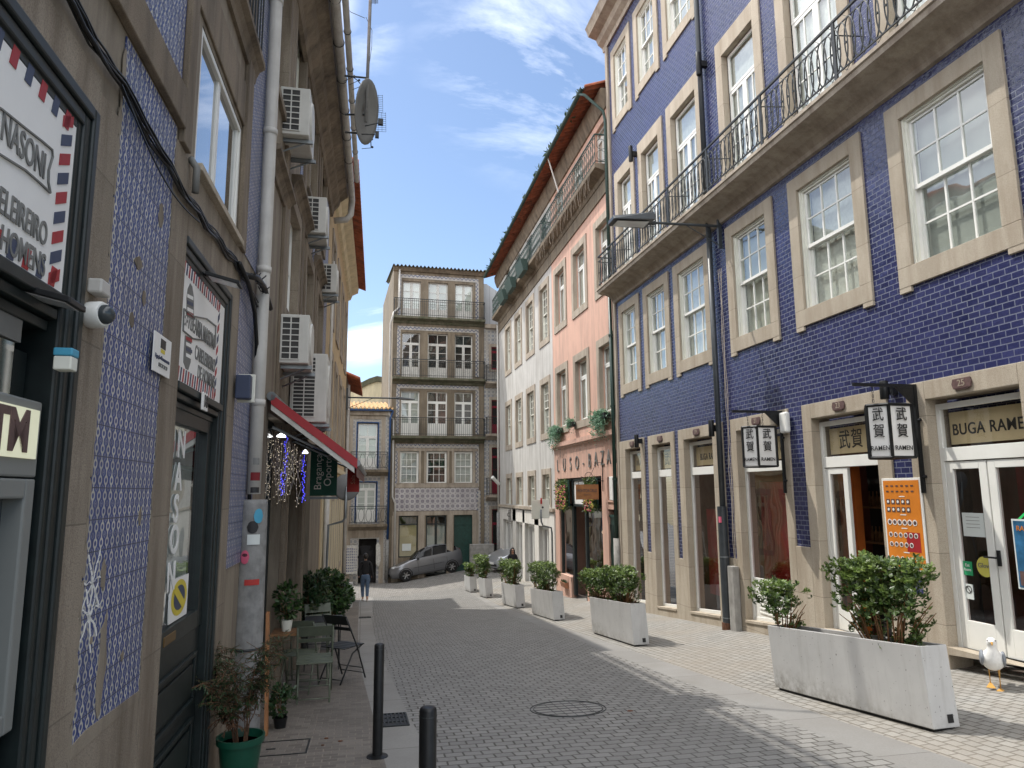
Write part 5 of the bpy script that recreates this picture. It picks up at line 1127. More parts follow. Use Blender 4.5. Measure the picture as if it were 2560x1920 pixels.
text('lettering', 'Bragança', FY(Yb), xa+(xb-xa)*.30, (za+zb)/2, .034, .155, 'letter_white', b, 1, rot=math.pi/2); text('lettering', 'Oporto', FY(Yb), xa+(xb-xa)*.66, (za+zb)/2+.02, .034, .155, 'letter_white', b, 1, rot=math.pi/2)
mb = MB(); mb.box(FY(Yb), xa-.16, xb+.02, za-.05, za-.01, -.005, .035); mb.box(FY(Yb), xa-.16, xb+.02, zb+.01, zb+.05, -.005, .035); mb.build('bar', 'zinc', bn)
# icicle lights
lt = thing('icicle_lights', 'curtain of hanging warm white and blue icicle lights under the awning', 'string lights', FL(8.5, 1.9, .3)); wire = MB(); w1 = MB(); bl = MB(); r = random.Random(3)
for k in range(46):
    px = r.choice([r.uniform(655, 690), r.uniform(690, 765), r.uniform(715, 765)]); Yl = r.uniform(8.2, 8.9); X, Z = YP(px, 1058+(px-655)*.62+r.uniform(0, 14), Yl); bot = YP(px, r.uniform(1130, 1262), Yl)[1]
    p = Vector((X, Yl, Z)); path = [Vector(p)]
    while p.z > bot:
        p = p+Vector((r.uniform(-.018, .018), r.uniform(-.02, .02), -.055)); path.append(Vector(p))
        if r.random() < .8: q = p+Vector((r.uniform(-.03, .03), r.uniform(-.03, .03), r.uniform(-.02, .03))); wire.tube([p, q], .0028, 3, cap=False); w1.ell(q, .0034, .0034, .005, 5, 3)
    wire.tube(path, .0036, 3, cap=False)
for (x, y0, y1) in ((712, 1105, 1240), (704, 1180, 1240), (758, 1130, 1260), (716, 1090, 1170), (760, 1150, 1255)):
    for i in range(26): X, Z = YP(x+r.uniform(-4, 4), y0+(y1-y0)*i/26, 8.6); bl.ell(Vector((X, 8.6+r.uniform(-.03, .03), Z)), .0055, .0055, .007, 5, 3)
wire.build('wire', 'wire_clear', lt, fix=False); w1.build('warm_bulb', 'led_warm', lt, fix=False); bl.build('blue_bulb', 'led_blue', lt, fix=False)
for x, y in ((703, 1093), (668, 1093), (763, 1134)):
    X, Z = YP(x, y, 9.0); t = thing('lantern_lamp', {703: 'middle glowing white lamp under the awning', 668: 'left glowing white lamp under the awning beside the white pipe', 763: 'small square glowing lamp at the right end of the icicle lights'}[x], 'lamp', (X, 9, Z), 'glowing lamps under the awning'); s = .6 if x == 763 else 1
    MB().lathe(Vector((X, 9, Z)), [(.055*s, 0), (.06*s, .012), (.04*s, .03), (.01*s, .05)], 12).build('shade', 'led_white', t, smooth=True); MB().tube([Vector((X, 9, Z+.05)), Vector((X, 9, Z+.14))], .004, 4).build('cord', 'iron', t)
# mirror on bent arm, behind seen
t = thing('traffic_mirror', 'round grey backed traffic mirror on a bent pole beyond the awning', 'mirror', (-.6, 15, 0)); Ym = 15.0; x, z = YP(866, 1218, Ym); x2, z2 = YP(822, 1310, Ym); x3, z3 = YP(818, 1400, Ym)
rm = .27; c = Vector((x, Ym, z)); MB().lathe(c, [(rm, 0), (rm, .03), (rm*.8, .06), (.02, .09)], 24, Vector((0, -1, 0))).build('back', 'gate_grey', t, smooth=True)
MB().lathe(c+Vector((0, .001, 0)), [(rm*.96, 0), (rm*.96, .01)], 24, Vector((0, 1, 0))).build('mirror', 'chrome_mirror', t); MB().tube([Vector((x, Ym-.09, z)), Vector((x, Ym-.12, z2+.12)), Vector((x-.06, Ym-.12, z2+.05)), Vector((x2, Ym-.12, z2-.02)), Vector((x3, Ym-.12, z3)), Vector((x3, Ym-.12, G(x3, Ym)))], .025, 8).build('pole', 'zinc', t, smooth=True)
# dish and aerials on the eave
t = thing('satellite_dish', 'grey oval satellite dish on a bracket at the left eave', 'satellite dish', (-.3, 11, 7.7)); Yd = 11.0; Td = lambda x, y: YP(*T1(x, y), Yd)
x, z = Td(528, 555); mb = MB(); n = 24; R_ = .42
rim = []; ctr = Vector((x, Yd, z))
Rm = Matrix.Rotation(math.radians(62), 3, 'Z') @ Matrix.Rotation(math.radians(8), 3, 'X')
prof = [(0.001, .0), (.12, -.006), (.22, -.02), (.33, -.05), (.40, -.075)]
b0 = len(mb.v)
for rr, hh in prof:
    for k in range(n): a = 2*math.pi*k/n; mb.v.append(tuple(ctr+Rm @ Vector((rr*.92*math.cos(a), -hh*-1, rr*1.35*math.sin(a)))))
for i in range(len(prof)-1):
    for k in range(n): mb.f.append([i*n+k, i*n+(k+1) % n, (i+1)*n+(k+1) % n, (i+1)*n+k]); mb.m.append(0)
o = mb.build('reflector', 'letter_grey', t, smooth=True, fix=False); sd = o.modifiers.new('s', 'SOLIDIFY'); sd.thickness = .012
mb = MB(); P3 = lambda x, y, dy=0: Vector((Td(x, y)[0], Yd+dy, Td(x, y)[1]))
mb.tube([P3(540, 625), P3(608, 610)], .01, 5); mb.tube([P3(520, 665), P3(590, 668)], .01, 5); mb.tube([P3(440, 568), P3(545, 568)], .016, 6); mb.tube([P3(440, 655), P3(500, 660)], .016, 6); mb.box(lambda u, v, w: P3(615, 605)+Vector((u, w, v)), -.03, .05, -.05, .05, -.03, .03); mb.box(lambda u, v, w: P3(600, 668)+Vector((u, w, v)), -.03, .03, -.05, .05, -.03, .03); mb.build('feed_arm', 'iron', t)
t = thing('aerial_mast', 'tall thin steel mast with a wire aerial, rising above the satellite dish', 'aerial', P3(545, 700)); mb = MB(); x, z = Td(545, 620); mb.tube([Vector((x, Yd-.1, z)), Vector((x+.05, Yd-.1, z+5.2))], .026, 8); mb.build('mast', 'pole_grey', t, smooth=True); mb = MB(); mb.tube([P3(440, 393, -.1), P3(548, 403, -.1)], .016, 6)
for k in range(8): z1_ = 8.62; mb.tube([P3(575-k*1.5, 0+k*5, -.1), P3(605, 0+k*5, -.1)], .004, 4)
mb.tube([P3(590, -30, -.1), P3(590, 40, -.1)], .006, 4); mb.build('crossarm', 'iron', t)
mb = MB(); mb.tube([P3(425, 10), P3(470, 60), P3(540, 90)], .005, 4); mb.tube([P3(545, 85), P3(575, 150), P3(574, 230), P3(556, 360)], .005, 4); mb.build('cable', 'iron', t)
t = thing('grid_aerial', 'mesh television aerial with spiked boom behind the satellite dish', 'aerial', P3(560, 500, .5)); mb = MB()
for (y0, y1, xo) in ((405, 490, 0), (495, 590, 16)):
    for i in range(10): y = y0+(y1-y0)*i/9; mb.tube([P3(570+xo, y, .4), P3(632+xo, y+4, .4)], .003, 3)
    for i in range(4): x = 570+xo+i*20; mb.tube([P3(x, y0, .4), P3(x+2, y1+3, .4)], .003, 3)
arc = [(480, 330), (505, 350), (525, 375), (545, 400), (560, 430), (570, 460), (576, 500), (578, 540), (576, 580), (572, 620), (570, 650), (572, 690)]
mb.tube([P3(x, y, .3) for x, y in arc], .008, 5)
for x, y in arc: mb.tube([P3(x, y, .3), P3(x-48, y+22-.10*(y-330)*.5, .3)], .005, 4); mb.ell(P3(x+6, y-4, .3), .02, .02, .02, 6, 4)
mb.build('boom', 'iron', t)

# ================================================================ yellow house and the next one
YB = thing('yellow_house', 'ochre yellow plastered house with red tiled eave on the left', 'building', FL(21, -1.8, 0))
yw = [(17.3, 18.3), (19.6, 20.6), (21.9, 22.9), (24.2, 25.2)]
yh = [(a, b, c, d) for a, b in yw for c, d in ((2.9, 4.9), (5.9, 7.8))]+[(a, b, -.6, 1.4) for a, b in yw]
wall(FL, 16.12, 26.5, -3, 9.3, yh, 'plaster_yellow', YB, reveal=.2, back=(.8, 9))
for a, b, c, d in yh: o = french_door(FL, a, b, c, d, YB, top=.2, rows=3, kick=.12, w=-.1, cur='curtain', mat='cream_paint', name='window'); surround(FL, a, b, c, d, .2, .22, .2, 'stone_band', o, rev=.08)
mb = MB(); mb.profile(FL, [(0, 8.75), (.08, 8.78), (.14, 8.95), (.34, 9.05), (.36, 9.22), (0, 9.25)], 16.2, 26.6); mb.box(FL, 16.1, 26.5, 2.2, 2.35, 0, .06); split_build(mb, 'cornice', 'plaster_pale', YB)
tiles_roof(FL, 16.0, 26.7, 9.22, .62, 11.4, -5.5, YB, 'terracotta', .22)
mb = MB()
for k in range(40): u = 16.5+k*.25; mb.box(FL, u, u+.12, -3, 1.9, 0, .03)
mb.build('slat_cladding', 'plaster_pale', YB)
t = thing('downpipe', 'slim pale downpipe on the yellow house wall below the awning', 'pipe', FL(16.6, -1, .1)); MB().tube([FL(16.6, 2.0, .1), FL(16.6, G(-.8, 16.6), .1)], .06, 8).build('pipe', 'pvc', t, smooth=True); MB().tube([FL(16.6, 7.0, .08), FL(16.6, 2.0, .08)], .035, 8).build('upper_pipe', 'pvc', t, smooth=True)
LC = thing('corner_house', 'low grey-beige house with brick red tiled verge past the yellow one', 'building', FL(28.5, -2.4, 0))
wall(FL, 26.52, 30.8, -3.2, 5.9, [(27.2, 28.0, 2.4, 4.3), (29.2, 30.0, 2.4, 4.3), (27.2, 28.0, -2.6, .6), (29.2, 30.0, -2.6, .6)], 'stone_left', LC, reveal=.15, back=(.6, 7))
for a in (27.2, 29.2):
    for c, d in ((2.4, 4.3), (-2.6, .6)): o = french_door(FL, a, a+.8, c, d, LC, rows=2, cur='curtain'); surround(FL, a, a+.8, c, d, .14, .16, .1, 'stone_band', o, rev=.08)
tiles_roof(FL, 26.5, 30.9, 5.75, .5, 7.8, -4.5, LC, 'terracotta', .22)
t = thing('downpipe', 'white downpipe at the corner of the yellow house near the wall lamp', 'pipe', FL(26.9, -2, .1)); MB().tube([FL(26.9, 5.6, .08), FL(26.9, -2.2, .08)], .055, 8).build('pipe', 'pvc', t, smooth=True)
arm_lamp(FL, 26.3, 4.55+.5, 1.9, 'distant grey street lamp on an arm from the yellow house', hd=.6, droop=.0, hz=.12)

# ================================================================ far azulejo townhouse
CB = thing('townhouse', 'tall weathered townhouse with three balconies and purple tiles behind the grey car', 'building', FC(2.3, -2.4, 0))
cw = [(.31, 1.27), (1.68, 2.74), (3.13, 4.10)]
ch = [(a, b, c, d) for a, b in cw for c, d in ((-2.6 if a > 1 else -1.62, .44), (2.1, 3.72), (4.55, 6.86), (7.6, 9.98), (10.86, 12.8))]
wall(FC, -.17, 4.72, -3.2, 13.5, ch, 'stone_old', CB, reveal=.25, back=(.9, 8))
mb = MB(); mb.box(FC, .08, 4.42, .69, 1.84, .0, .015); mb.build('tile_band', 'azulejo_purple', CB)
for z0, z1, zz in ((4.65, 7.2, 7.0), (7.7, 10.3, 10.12), (10.9, 13.1, 12.95), (1.9, 4.0, 3.9)):
    MB().box(FC, .08, 4.42, zz, zz+.2, 0, .016).build('border_tile', 'border_wave', CB); mb = MB(); mb.box(FC, .06, .24, z0, zz, 0, .0155); mb.box(FC, 4.26, 4.44, z0, zz, 0, .0155); split_build(mb, 'border_tile', 'border_up', CB)
mb = MB(); mb.box(FC, 4.34, 4.52, -1.4, 1.7, 0, .016); split_build(mb, 'border_tile', 'border_up', CB)
mb = MB(); mb.box(FC, .1, 4.4, 3.74, 3.88, .0, .03)
for a, b in cw: mb.box(FC, a-.12, a-.005, 2.0, 3.74, 0, .03); mb.box(FC, b+.005, b+.12, 2.0, 3.74, 0, .03)
mb.box(FC, .1, 4.4, 1.86, 2.08, 0, .03); mb.box(FC, 0, 4.4, .46, .66, 0, .03)
for u in (.12, 1.45, 2.93, 4.25): mb.box(FC, u-.16, u+.16, -3, .46, 0, .03)
split_build(mb, 'stone_trim', 'stone_band', CB)
for k, (a, b) in enumerate(cw):
    french_door(FC, a, b, 10.84, 12.8, CB, mat='worn_white', top=.0001, rows=3, cols=1, kick=.22, w=-.12, cur='sheer' if k != 1 else 'curtain')
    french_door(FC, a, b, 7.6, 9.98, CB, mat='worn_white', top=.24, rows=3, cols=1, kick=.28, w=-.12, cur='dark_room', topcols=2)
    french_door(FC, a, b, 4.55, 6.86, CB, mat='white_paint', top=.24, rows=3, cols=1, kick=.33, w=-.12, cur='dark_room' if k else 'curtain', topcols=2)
    sash_window(FC, a, b, 2.1, 3.72, CB, mat='white_paint', cols=3, r1=2, r2=2, w=-.1, cur='curtain' if k != 1 else 'dark_room', lower_in=.02)
o = MB(); grid_frame(o, FC, .31, 1.27, -1.62, .44, 1, 1, -.18, -.12, .05, .03); o.box(FC, .36, 1.22, -.02, .04, -.18, -.12); w_ = o.build('shop_window', 'green_paint', CB); pane(FC, .33, 1.25, -1.6, .42, -.15, w_); MB().quad(FC, .31, 1.27, -1.6, .0, -.2).build('paper_blind', 'shop_sign', w_, fix=False); MB().box(FC, .5, .95, -1.3, -.95, -.145, -.14).build('notice', 'paper', w_)
o = MB(); grid_frame(o, FC, 1.68, 2.74, -2.5, .44, 2, 1, -.18, -.12, .07, .12); o.box(FC, 1.75, 2.67, -.02, .04, -.18, -.12); w_ = o.build('shop_window', 'green_paint', CB); pane(FC, 1.7, 2.7, -2.4, .42, -.15, w_); MB().quad(FC, 1.7, 2.7, -2.5, .0, -.22).build('paper_blind', 'curtain', w_, fix=False)
o = MB(); o.box(FC, 3.13, 4.10, -2.5, .44, -.2, -.14); o.box(FC, 3.13, 4.1, -.06, -.01, -.14, -.11)
for x in (3.2, 3.66):
    for z in (-2.2, -1.1): o.box(FC, x, x+.37, z, z+.9, -.14, -.125)
o.build('door', 'door_green', CB)
mb = MB()
for z, a, b in ((10.60, -.17, 4.72), (7.36, -.17, 4.72), (4.30, -.17, 4.72)): mb.profile(FC, [(0, z-.14), (.06, z-.12), (.12, z-.02), (.3, z+.04), (.42, z+.08), (.42, z+.19), (0, z+.2)], a, b)
split_build(mb, 'balcony_slab', 'stone_mossy', CB)
for z in (10.80, 7.56, 4.50): simple_rail(FC, -.14, 4.69, z, .95, .38, CB, 'iron', .105)
mb = MB(); mb.profile(FC, [(0, 13.3), (.1, 13.32), (.2, 13.45), (.26, 13.5), (0, 13.52)], -.2, 4.75); mb.build('cornice', 'stone_old', CB)
tiles_roof(FC, -.25, 4.85, 13.52, .34, 14.1, -5, CB, 'stone_mossy', .2, thick=.03)
t = thing('downpipe', 'pale downpipe zigzagging down the left edge of the tall weathered townhouse', 'pipe', FC(-.1, -2.4, .1)); MB().tube([FC(.13, 13.4, .1), FC(.13, 11.3, .1), FC(-.15, 11.0, .1), FC(-.22, 10.7, .45), FC(-.30, 10.4, .1), FC(-.30, 5.6, .1), FC(-.05, 5.3, .1), FC(-.05, 1.4, .12), FC(.10, 1.1, .1), FC(.10, -2.5, .1)], .05, 8).build('pipe', 'pvc', t, smooth=True)
# red door house to the right
DB = thing('red_door_house', 'narrow house with dark red balcony doors and flowered tiles, right of the tall townhouse', 'building', FC(6, -2, 0))
dh = [(5.13, 6.1, -3, .72), (5.13, 6.1, 1.5, 3.95), (5.13, 6.1, 4.7, 6.5), (5.13, 6.1, 8.15, 9.4), (7.1, 8.1, 1.5, 3.95), (7.1, 8.1, 4.7, 6.5), (7.1, 8.1, 8.15, 9.4), (7.1, 8.1, -3, .72)]
wall(FC, 4.74, 9.6, -3, 10.6, dh, 'azulejo_grey', DB, reveal=.2, back=(.8, 7))
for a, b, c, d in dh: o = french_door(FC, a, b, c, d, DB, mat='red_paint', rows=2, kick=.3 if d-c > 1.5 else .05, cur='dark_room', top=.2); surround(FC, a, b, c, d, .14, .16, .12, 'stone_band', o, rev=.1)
mb = MB()
for z in (1.3, 4.5, 7.3): mb.profile(FC, [(0, z-.16), (.08, z-.14), (.3, z), (.4, z+.04), (.4, z+.14), (0, z+.15)], 4.78, 6.4)
mb.box(FC, 4.75, 9.6, 10.4, 10.62, 0, .2); split_build(mb, 'balcony_slab', 'stone_band', DB)
for z in (1.45, 4.65, 7.45): simple_rail(FC, 4.82, 6.35, z, .9, .36, DB, 'iron', .1)
SH = thing('cladded_attic', 'pale grey corrugated metal attic wall above the red door house', 'building', FC(6.5, 10.6, -.8)); MB().prism([FC(4.78, 10.65, -.6), FC(9.6, 10.65, -.6), FC(9.6, 12, -.6), FC(6.6, 12.1, -.6), FC(5.0, 13.1, -.6), FC(4.78, 13.1, -.6)], [FC(4.78, 10.65, -6), FC(9.6, 10.65, -6), FC(9.6, 12, -6), FC(6.6, 12.1, -6), FC(5.0, 13.1, -6), FC(4.78, 13.1, -6)]).build('wall', 'cladding', SH)
# small house at left with blue trim
HB = thing('blue_trim_house', 'small two-storey tiled house with blue window trim and ochre roof over a souvenir shop', 'building', FC(-1.2, -2.6, 0))
hh = [(-1.86, -.82, 2.85, 5.16), (-1.86, -.84, .12, 2.15), (-1.66, -.78, -3, -.65)]
wall(FC, -2.6, -.2, -3.2, 5.75, hh, 'azulejo_grey', HB, reveal=.2, back=(.8, 7))
o = french_door(FC, -1.82, -.86, 2.85, 5.12, HB, top=.3, rows=3, kick=.28, cur='blind', topcols=2); surround(FC, -1.86, -.82, 2.85, 5.16, .045, .045, 0, 'blue_paint', o, rev=.1, name='blue_trim'); 
o = french_door(FC, -1.82, -.88, .14, 2.12, HB, top=.16, rows=3, kick=.34, cur='blind', topcols=3); surround(FC, -1.86, -.84, .14, 2.15, .045, .045, 0, 'blue_paint', o, rev=.1, name='blue_trim')
mb = MB(); mb.box(FC, -2.6, -2.08, -3.2, 5.7, 0, .03); mb.box(FC, -.66, -.45, -3.2, 5.7, 0, .03); mb.box(FC, -2.08, -.66, 5.35, 5.7, 0, .03); mb.box(FC, -2.08, -.66, -.6, -.1, 0, .03); mb.box(FC, -2.6, -.2, 5.55, 5.75, .031, .12); mb.build('stone_trim', 'stone_band', HB)
mb = MB()
for z in (2.62, -.08): mb.profile(FC, [(0, z-.16), (.08, z-.14), (.3, z), (.42, z+.04), (.42, z+.15), (0, z+.16)], -2.2, -.3)
split_build(mb, 'balcony_slab', 'stone_old', HB)
for z in (2.79, .09):
    simple_rail(FC, -2.15, -.36, z, .88, .38, HB, 'iron', .3); mb = MB()
    for k in range(5): mb.tube(ring(FC, -1.95+k*.36, z+.43, .38, .13, .33, 12), .010, 4, closed=True)
    mb.build('railing_scroll', 'iron', HB)
mb = MB(); mb.box(FC, -2.6, -.12, 5.76, 5.86, 0, .3); mb.build('eave_board', 'blue_paint', HB); tiles_roof(FC, -2.65, -.1, 5.87, .36, 6.6, -3.5, HB, 'ochre_tile', .2)
t = thing('downpipe', 'blue downpipe between the blue-trimmed house and the tall townhouse', 'pipe', FC(-.28, -2.4, .1)); MB().tube([FC(-.1, 5.8, .2), FC(-.22, 5.4, .1), FC(-.26, -.7, .1)], .05, 8).build('pipe', 'blue_paint', t, smooth=True); MB().tube([FC(-.26, -.7, .1), FC(-.28, -2.7, .1)], .09, 8).build('sleeve', 'pole_grey', t, smooth=True)
# souvenir shop goods
t = thing('postcard_rack', 'tall souvenir display rack of small blue pictures beside the shop doorway', 'rack', FC(-2, -2.5, .3)); mb = MB(); mb.box(FC, -2.28, -1.72, -2.3, -.95, .15, .3); mb.build('frame', 'worn_white', t); m2 = MB()
for i in range(6):
    for j in range(9): m2.box(FC, -2.26+i*.09, -2.20+i*.09, -2.2+j*.13, -2.11+j*.13, .301, .306)
m2.build('card', 'azulejo', t)
t = thing('shirt_display', 'dark t-shirts and scarves hanging in the souvenir shop doorway', 'clothes', FC(-1.2, -1.8, .1)); mb = MB(); r = random.Random(5)
for k in range(6): z = -1.0-k*.24; u = -1.35+.1*math.sin(k*2); mb.poly(FC, [(u-.28, z), (u-.28, z-.1), (u-.2, z-.12), (u-.2, z-.24), (u+.2, z-.24), (u+.2, z-.12), (u+.28, z-.1), (u+.28, z), (u+.1, z+.03), (u-.1, z+.03)], .02+k*.002, .05+k*.002)
split_build(mb, 'shirt', 'black_cloth', t); MB().poly(FC, [(-.82, -.95), (-.72, -.85), (-.62, -.95), (-.58, -1.7), (-.66, -2.0), (-.8, -1.9)], .08, .16).build('scarf', 'worn_white', t)
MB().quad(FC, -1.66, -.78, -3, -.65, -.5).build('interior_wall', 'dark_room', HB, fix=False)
# pale yellow house behind
PY = thing('pale_house', 'pale yellow house wall with curved mossy gable behind the ochre roof', 'building', (-1.3, 46, 0)); F46 = FY(46.0)
x0, z0 = YP(888, 1040, 46); x1, z1 = YP(985, 915, 46); pts = [(x0-1, -3), (x1+1, -3), (x1+1, z1+.1)]+[(x0+(x1-x0)*f, YP(0, y, 46)[1]) for f, y in ((.95, 928), (.75, 920), (.55, 917), (.35, 924), (.15, 935), (0, 938), (-.4, 945))]
MB().poly(F46, pts, -5, 0).build('wall', 'plaster_pale', PY); MB().poly(F46, [(p[0], p[1]) for p in pts[3:]]+[(p[0], p[1]-.35) for p in pts[3:][::-1]], .0, .12).build('gable_band', 'stone_mossy', PY)
# closing houses at the ends of the cross street (seen only in reflections / side views)
for nm, xx, lb in (('side_house', -9, 'plain beige house closing the left end of the cross street'), ('side_house', 16, 'plain beige house closing the right end of the cross street')):
    t = thing(nm, lb, 'building', (xx, 33.5, -2)); MB().box(FW, xx-3, xx+3, 31.6 if xx > 0 else 31.2, 36.5, -3, 8).build('wall', 'plaster_yellow', t)
# ================================================================ street furniture
def gtilt(F0, base, lx=0.0): pass
def planter(name_l, pL, pR, pRR, h, shrubs, seed):
    """long white planter: pL/pR bottom corners of the road-side face, pRR back corner at the near end (photo survey)"""
    r = random.Random(seed); a, b, c = (GP(*p) for p in (pL, pR, pRR))
    ex = (a-b); ex.z = 0; Ln = ex.length; ex.normalize(); ey = Vector((ex.y, -ex.x, 0)); Wd = max(.28, min(.5, (c-b).dot(ey)))
    sl = (a.z-b.z)/Ln; lean = Vector((-.062, .03, 1))
    root = thing('planter', name_l, 'planter', b, 'white planters along the right pavement')
    def P(u, v, w): return b+ex*u+ey*w+Vector((0, 0, sl*u))+lean*v
    mb = MB(); t = .018; z0 = .03
    pr = [(0, 0), (Ln, 0), (Ln, Wd), (0, Wd)]; pi = [(t, t), (Ln-t, t), (Ln-t, Wd-t), (t, Wd-t)]
    vs = [P(u, z0, w) for u, w in pr]+[P(u, h, w) for u, w in pr]+[P(u, h, w) for u, w in pi]+[P(u, h-.16, w) for u, w in pi]
    fs = [(3, 2, 1, 0)]+[(i, (i+1) % 4, 4+(i+1) % 4, 4+i) for i in range(4)]+[(4+i, 4+(i+1) % 4, 8+(i+1) % 4, 8+i) for i in range(4)]+[(8+i, 8+(i+1) % 4, 12+(i+1) % 4, 12+i) for i in range(4)]
    mb.add(vs, fs); mb.build('box', 'planter_dirty', root, bevel=.006)
    MB().prism([P(u, -.05, w) for u, w in ((.03, .03), (Ln-.03, .03), (Ln-.03, Wd-.03), (.03, Wd-.03))], [P(u, z0, w) for u, w in ((.03, .03), (Ln-.03, .03), (Ln-.03, Wd-.03), (.03, Wd-.03))]).build('plinth', 'black_metal', root)
    MB().add([P(u, h-.10, w) for u, w in pi], [(0, 1, 2, 3)]).build('soil', 'soil', root, fix=False)
    lg = MB().prism([P(-.002, .07, Wd-.12), P(-.002, .07, Wd-.06), P(-.002, .14, Wd-.06), P(-.002, .14, Wd-.12)], [P(-.005, .07, Wd-.12), P(-.005, .07, Wd-.06), P(-.005, .14, Wd-.06), P(-.005, .14, Wd-.12)]).build('maker_label', 'letter_black', root)
    for (u0, u1, hh, n, ls, ragged) in shrubs:
        uc = (u0+u1)/2; ru = (u1-u0)/2; st = MB(); lv = MB()
        ctr = P(uc, h-.1, Wd/2); tips = []
        for k in range(int(10+ru*30)):
            x = r.uniform(-1, 1); w = r.uniform(-1, 1); top = hh*(1-.25*ragged*r.random()-.12*abs(x)**3)*(.8+.2*r.random())
            p0 = P(uc+x*ru*.45, h-.1, Wd/2+w*.06); p3 = P(uc+x*ru*(.98+.14*ragged*r.random()), h-.1+top*r.uniform(.45, 1), Wd/2+w*(Wd*.62))
            p1 = p0.lerp(p3, .45)+Vector((r.uniform(-.04, .04), r.uniform(-.04, .04), .06)); st.tube([p0, p1, p3], [.009, .006, .003], 4, cap=False); tips.append((p1, p3))
        st.build('stem', 'wood', root)
        def inside():
            while True:
                x, y, z = r.uniform(-1, 1), r.uniform(-1, 1), r.uniform(0, 1)
                prof = min(1, .62+.9*z)*(1 if z < .8 else 1-(z-.8)*1.1)
                if abs(x) < prof*(1+.1*math.sin(z*9+seed)) and abs(y) < prof: return x, y, z
        for q in range(n//7):
            x, y, z = inside()
            if r.random() < .55: z = z**.5
            k = noise.noise(Vector((x*2.2*ru+seed, y*1.5, z*2.6)))
            if k < -.12*(1+.3*(1-ragged)): continue
            c0 = P(uc+x*ru, h-.06+z*hh*(1+.12*noise.noise(Vector((x*3+seed, y*2, 3.1)))), Wd/2+y*Wd*.66)
            ax = Vector((x*.55, y*.6, .25+z)).normalized(); ax = (ax+Vector((r.gauss(0, .35), r.gauss(0, .35), r.gauss(0, .25)))).normalized()
            ax = Vector((ax.x, ax.y, ax.z))
            lv.cm = 1 if (z > .72 and r.random() < .6) or r.random() < .06 else 0
            for i in range(7):       # rosette of leaves at a twig end
                aa = 2*math.pi*i/7+r.random(); o1 = ax.orthogonal().normalized(); o2 = ax.cross(o1); d = (ax*r.uniform(.25, .8)+(o1*math.cos(aa)+o2*math.sin(aa))).normalized()
                leaf2(lv, c0, d, ax, ls*r.uniform(.75, 1.25))
        lv.build('foliage', ['leaf_shrub', 'leaf_tip'], root, fix=False)
    return root
def leaf2(mb, q, d, up, l, wd=.40):
    s = d.cross(up); s = s.normalized() if s.length > 1e-3 else d.orthogonal().normalized(); w = l*wd/2; n = s.cross(d)
    mb.add([q, q+d*l*.35+s*w*.8-n*l*.03, q+d*l*.75+s*w-n*l*.02, q+d*l, q+d*l*.75-s*w-n*l*.02, q+d*l*.35-s*w*.8-n*l*.03], [(0, 1, 2, 3), (0, 3, 4, 5)])
o5 = lambda x, y: (1100+x/3.318, 1150+y/3.318)
planter('nearest and longest white planter with two ragged shrubs and a bare gap between them', (1939, 1724), (2336, 1834), (2391, 1824), .71, [(1.8, 2.5, .56, 4200, .047, 1), (-.02, 1.12, .80, 14000, .047, .6)], 1)
planter('second nearest white planter with a wide dense hedge in front of the pink shop', o5(1266, 1440), o5(1612, 1552), o5(1713, 1548), .72, [(-.05, 1.5, .66, 14000, .043, .3), (1.3, 2.95, .60, 12000, .043, .3)], 2)
planter('third white planter from the front, holding one rounded bushy shrub', o5(765, 1280), o5(947, 1338), o5(1026, 1335), .70, [(.1, 2.45, .74, 14000, .048, .3)], 3)
planter('fourth white planter from the front, in front of the dark haired woman', o5(518, 1197), o5(636, 1233), o5(700, 1229), .70, [(0, 2.2, .78, 7500, .06, .1)], 4)
planter('fifth white planter from the front, narrow with a tall square bush', o5(328, 1132), o5(382, 1148), o5(438, 1146), .70, [(0, 1.5, .85, 5000, .07, .1)], 5)
planter('farthest and smallest white planter with a small round bush, beside the car', o5(207, 1082), o5(252, 1102), o5(293, 1101), .62, [(0.1, 1.1, .55, 2200, .08, .1)], 6)
# bollards
def bollard(x, y, label, rr=.042):
    z = G(x, y); t = thing('bollard', label, 'bollard', (x, y, z), 'black steel bollards')
    autosmooth(MB().lathe(Vector((x, y, z)), [(rr, 0), (rr, .885), (rr-.004, .895), (rr-.012, .9)], 24).build('post', 'black_metal', t)); autosmooth(MB().lathe(Vector((x, y, z)), [(rr*2.1, 0), (rr*2.1, .008), (rr*1.3, .014), (rr, .02)], 24).build('base_flange', 'black_metal', t))
    MB().tube([Vector((x+rr*1.01*math.cos(a), y+rr*1.01*math.sin(a), z+.86)) for a in [i*math.pi/10 for i in range(20)]], .0025, 4, closed=True).build('ring', 'iron', t)
bollard(.165, 6.38, 'farther full-height black bollard at the left edge of the kerb'); bollard(.33, 3.62, 'nearest black bollard cut off by the bottom edge of the view')
# grates, manhole, covers
def grate(x0, x1, y0, y1, n, m, label):
    t = thing('drain_grate', label, 'drain grate', (x0, y0, G(x0, y0)), 'drain grates in the kerb strip'); P = lambda u, v, w=0: Vector((u, v, G(u, v)+w))
    mb = MB(); b = .02; mb.box(P, x0, x1, y0, y0+b, .002, .012); mb.box(P, x0, x1, y1-b, y1, .002, .012); mb.box(P, x0, x0+b, y0+b, y1-b, .002, .012); mb.box(P, x1-b, x1, y0+b, y1-b, .002, .012)
    for i in range(1, n): x = x0+(x1-x0)*i/n; mb.box(P, x-.008, x+.008, y0+b, y1-b, .003, .011)
    for i in range(1, m): y = y0+(y1-y0)*i/m; mb.box(P, x0+b, x1-b, y-.01, y+.01, .004, .010)
    mb.build('bars', 'iron', t); MB().box(P, x0+.002, x1-.002, y0+.002, y1-.002, .0005, .0015).build('pit', 'letter_black', t)
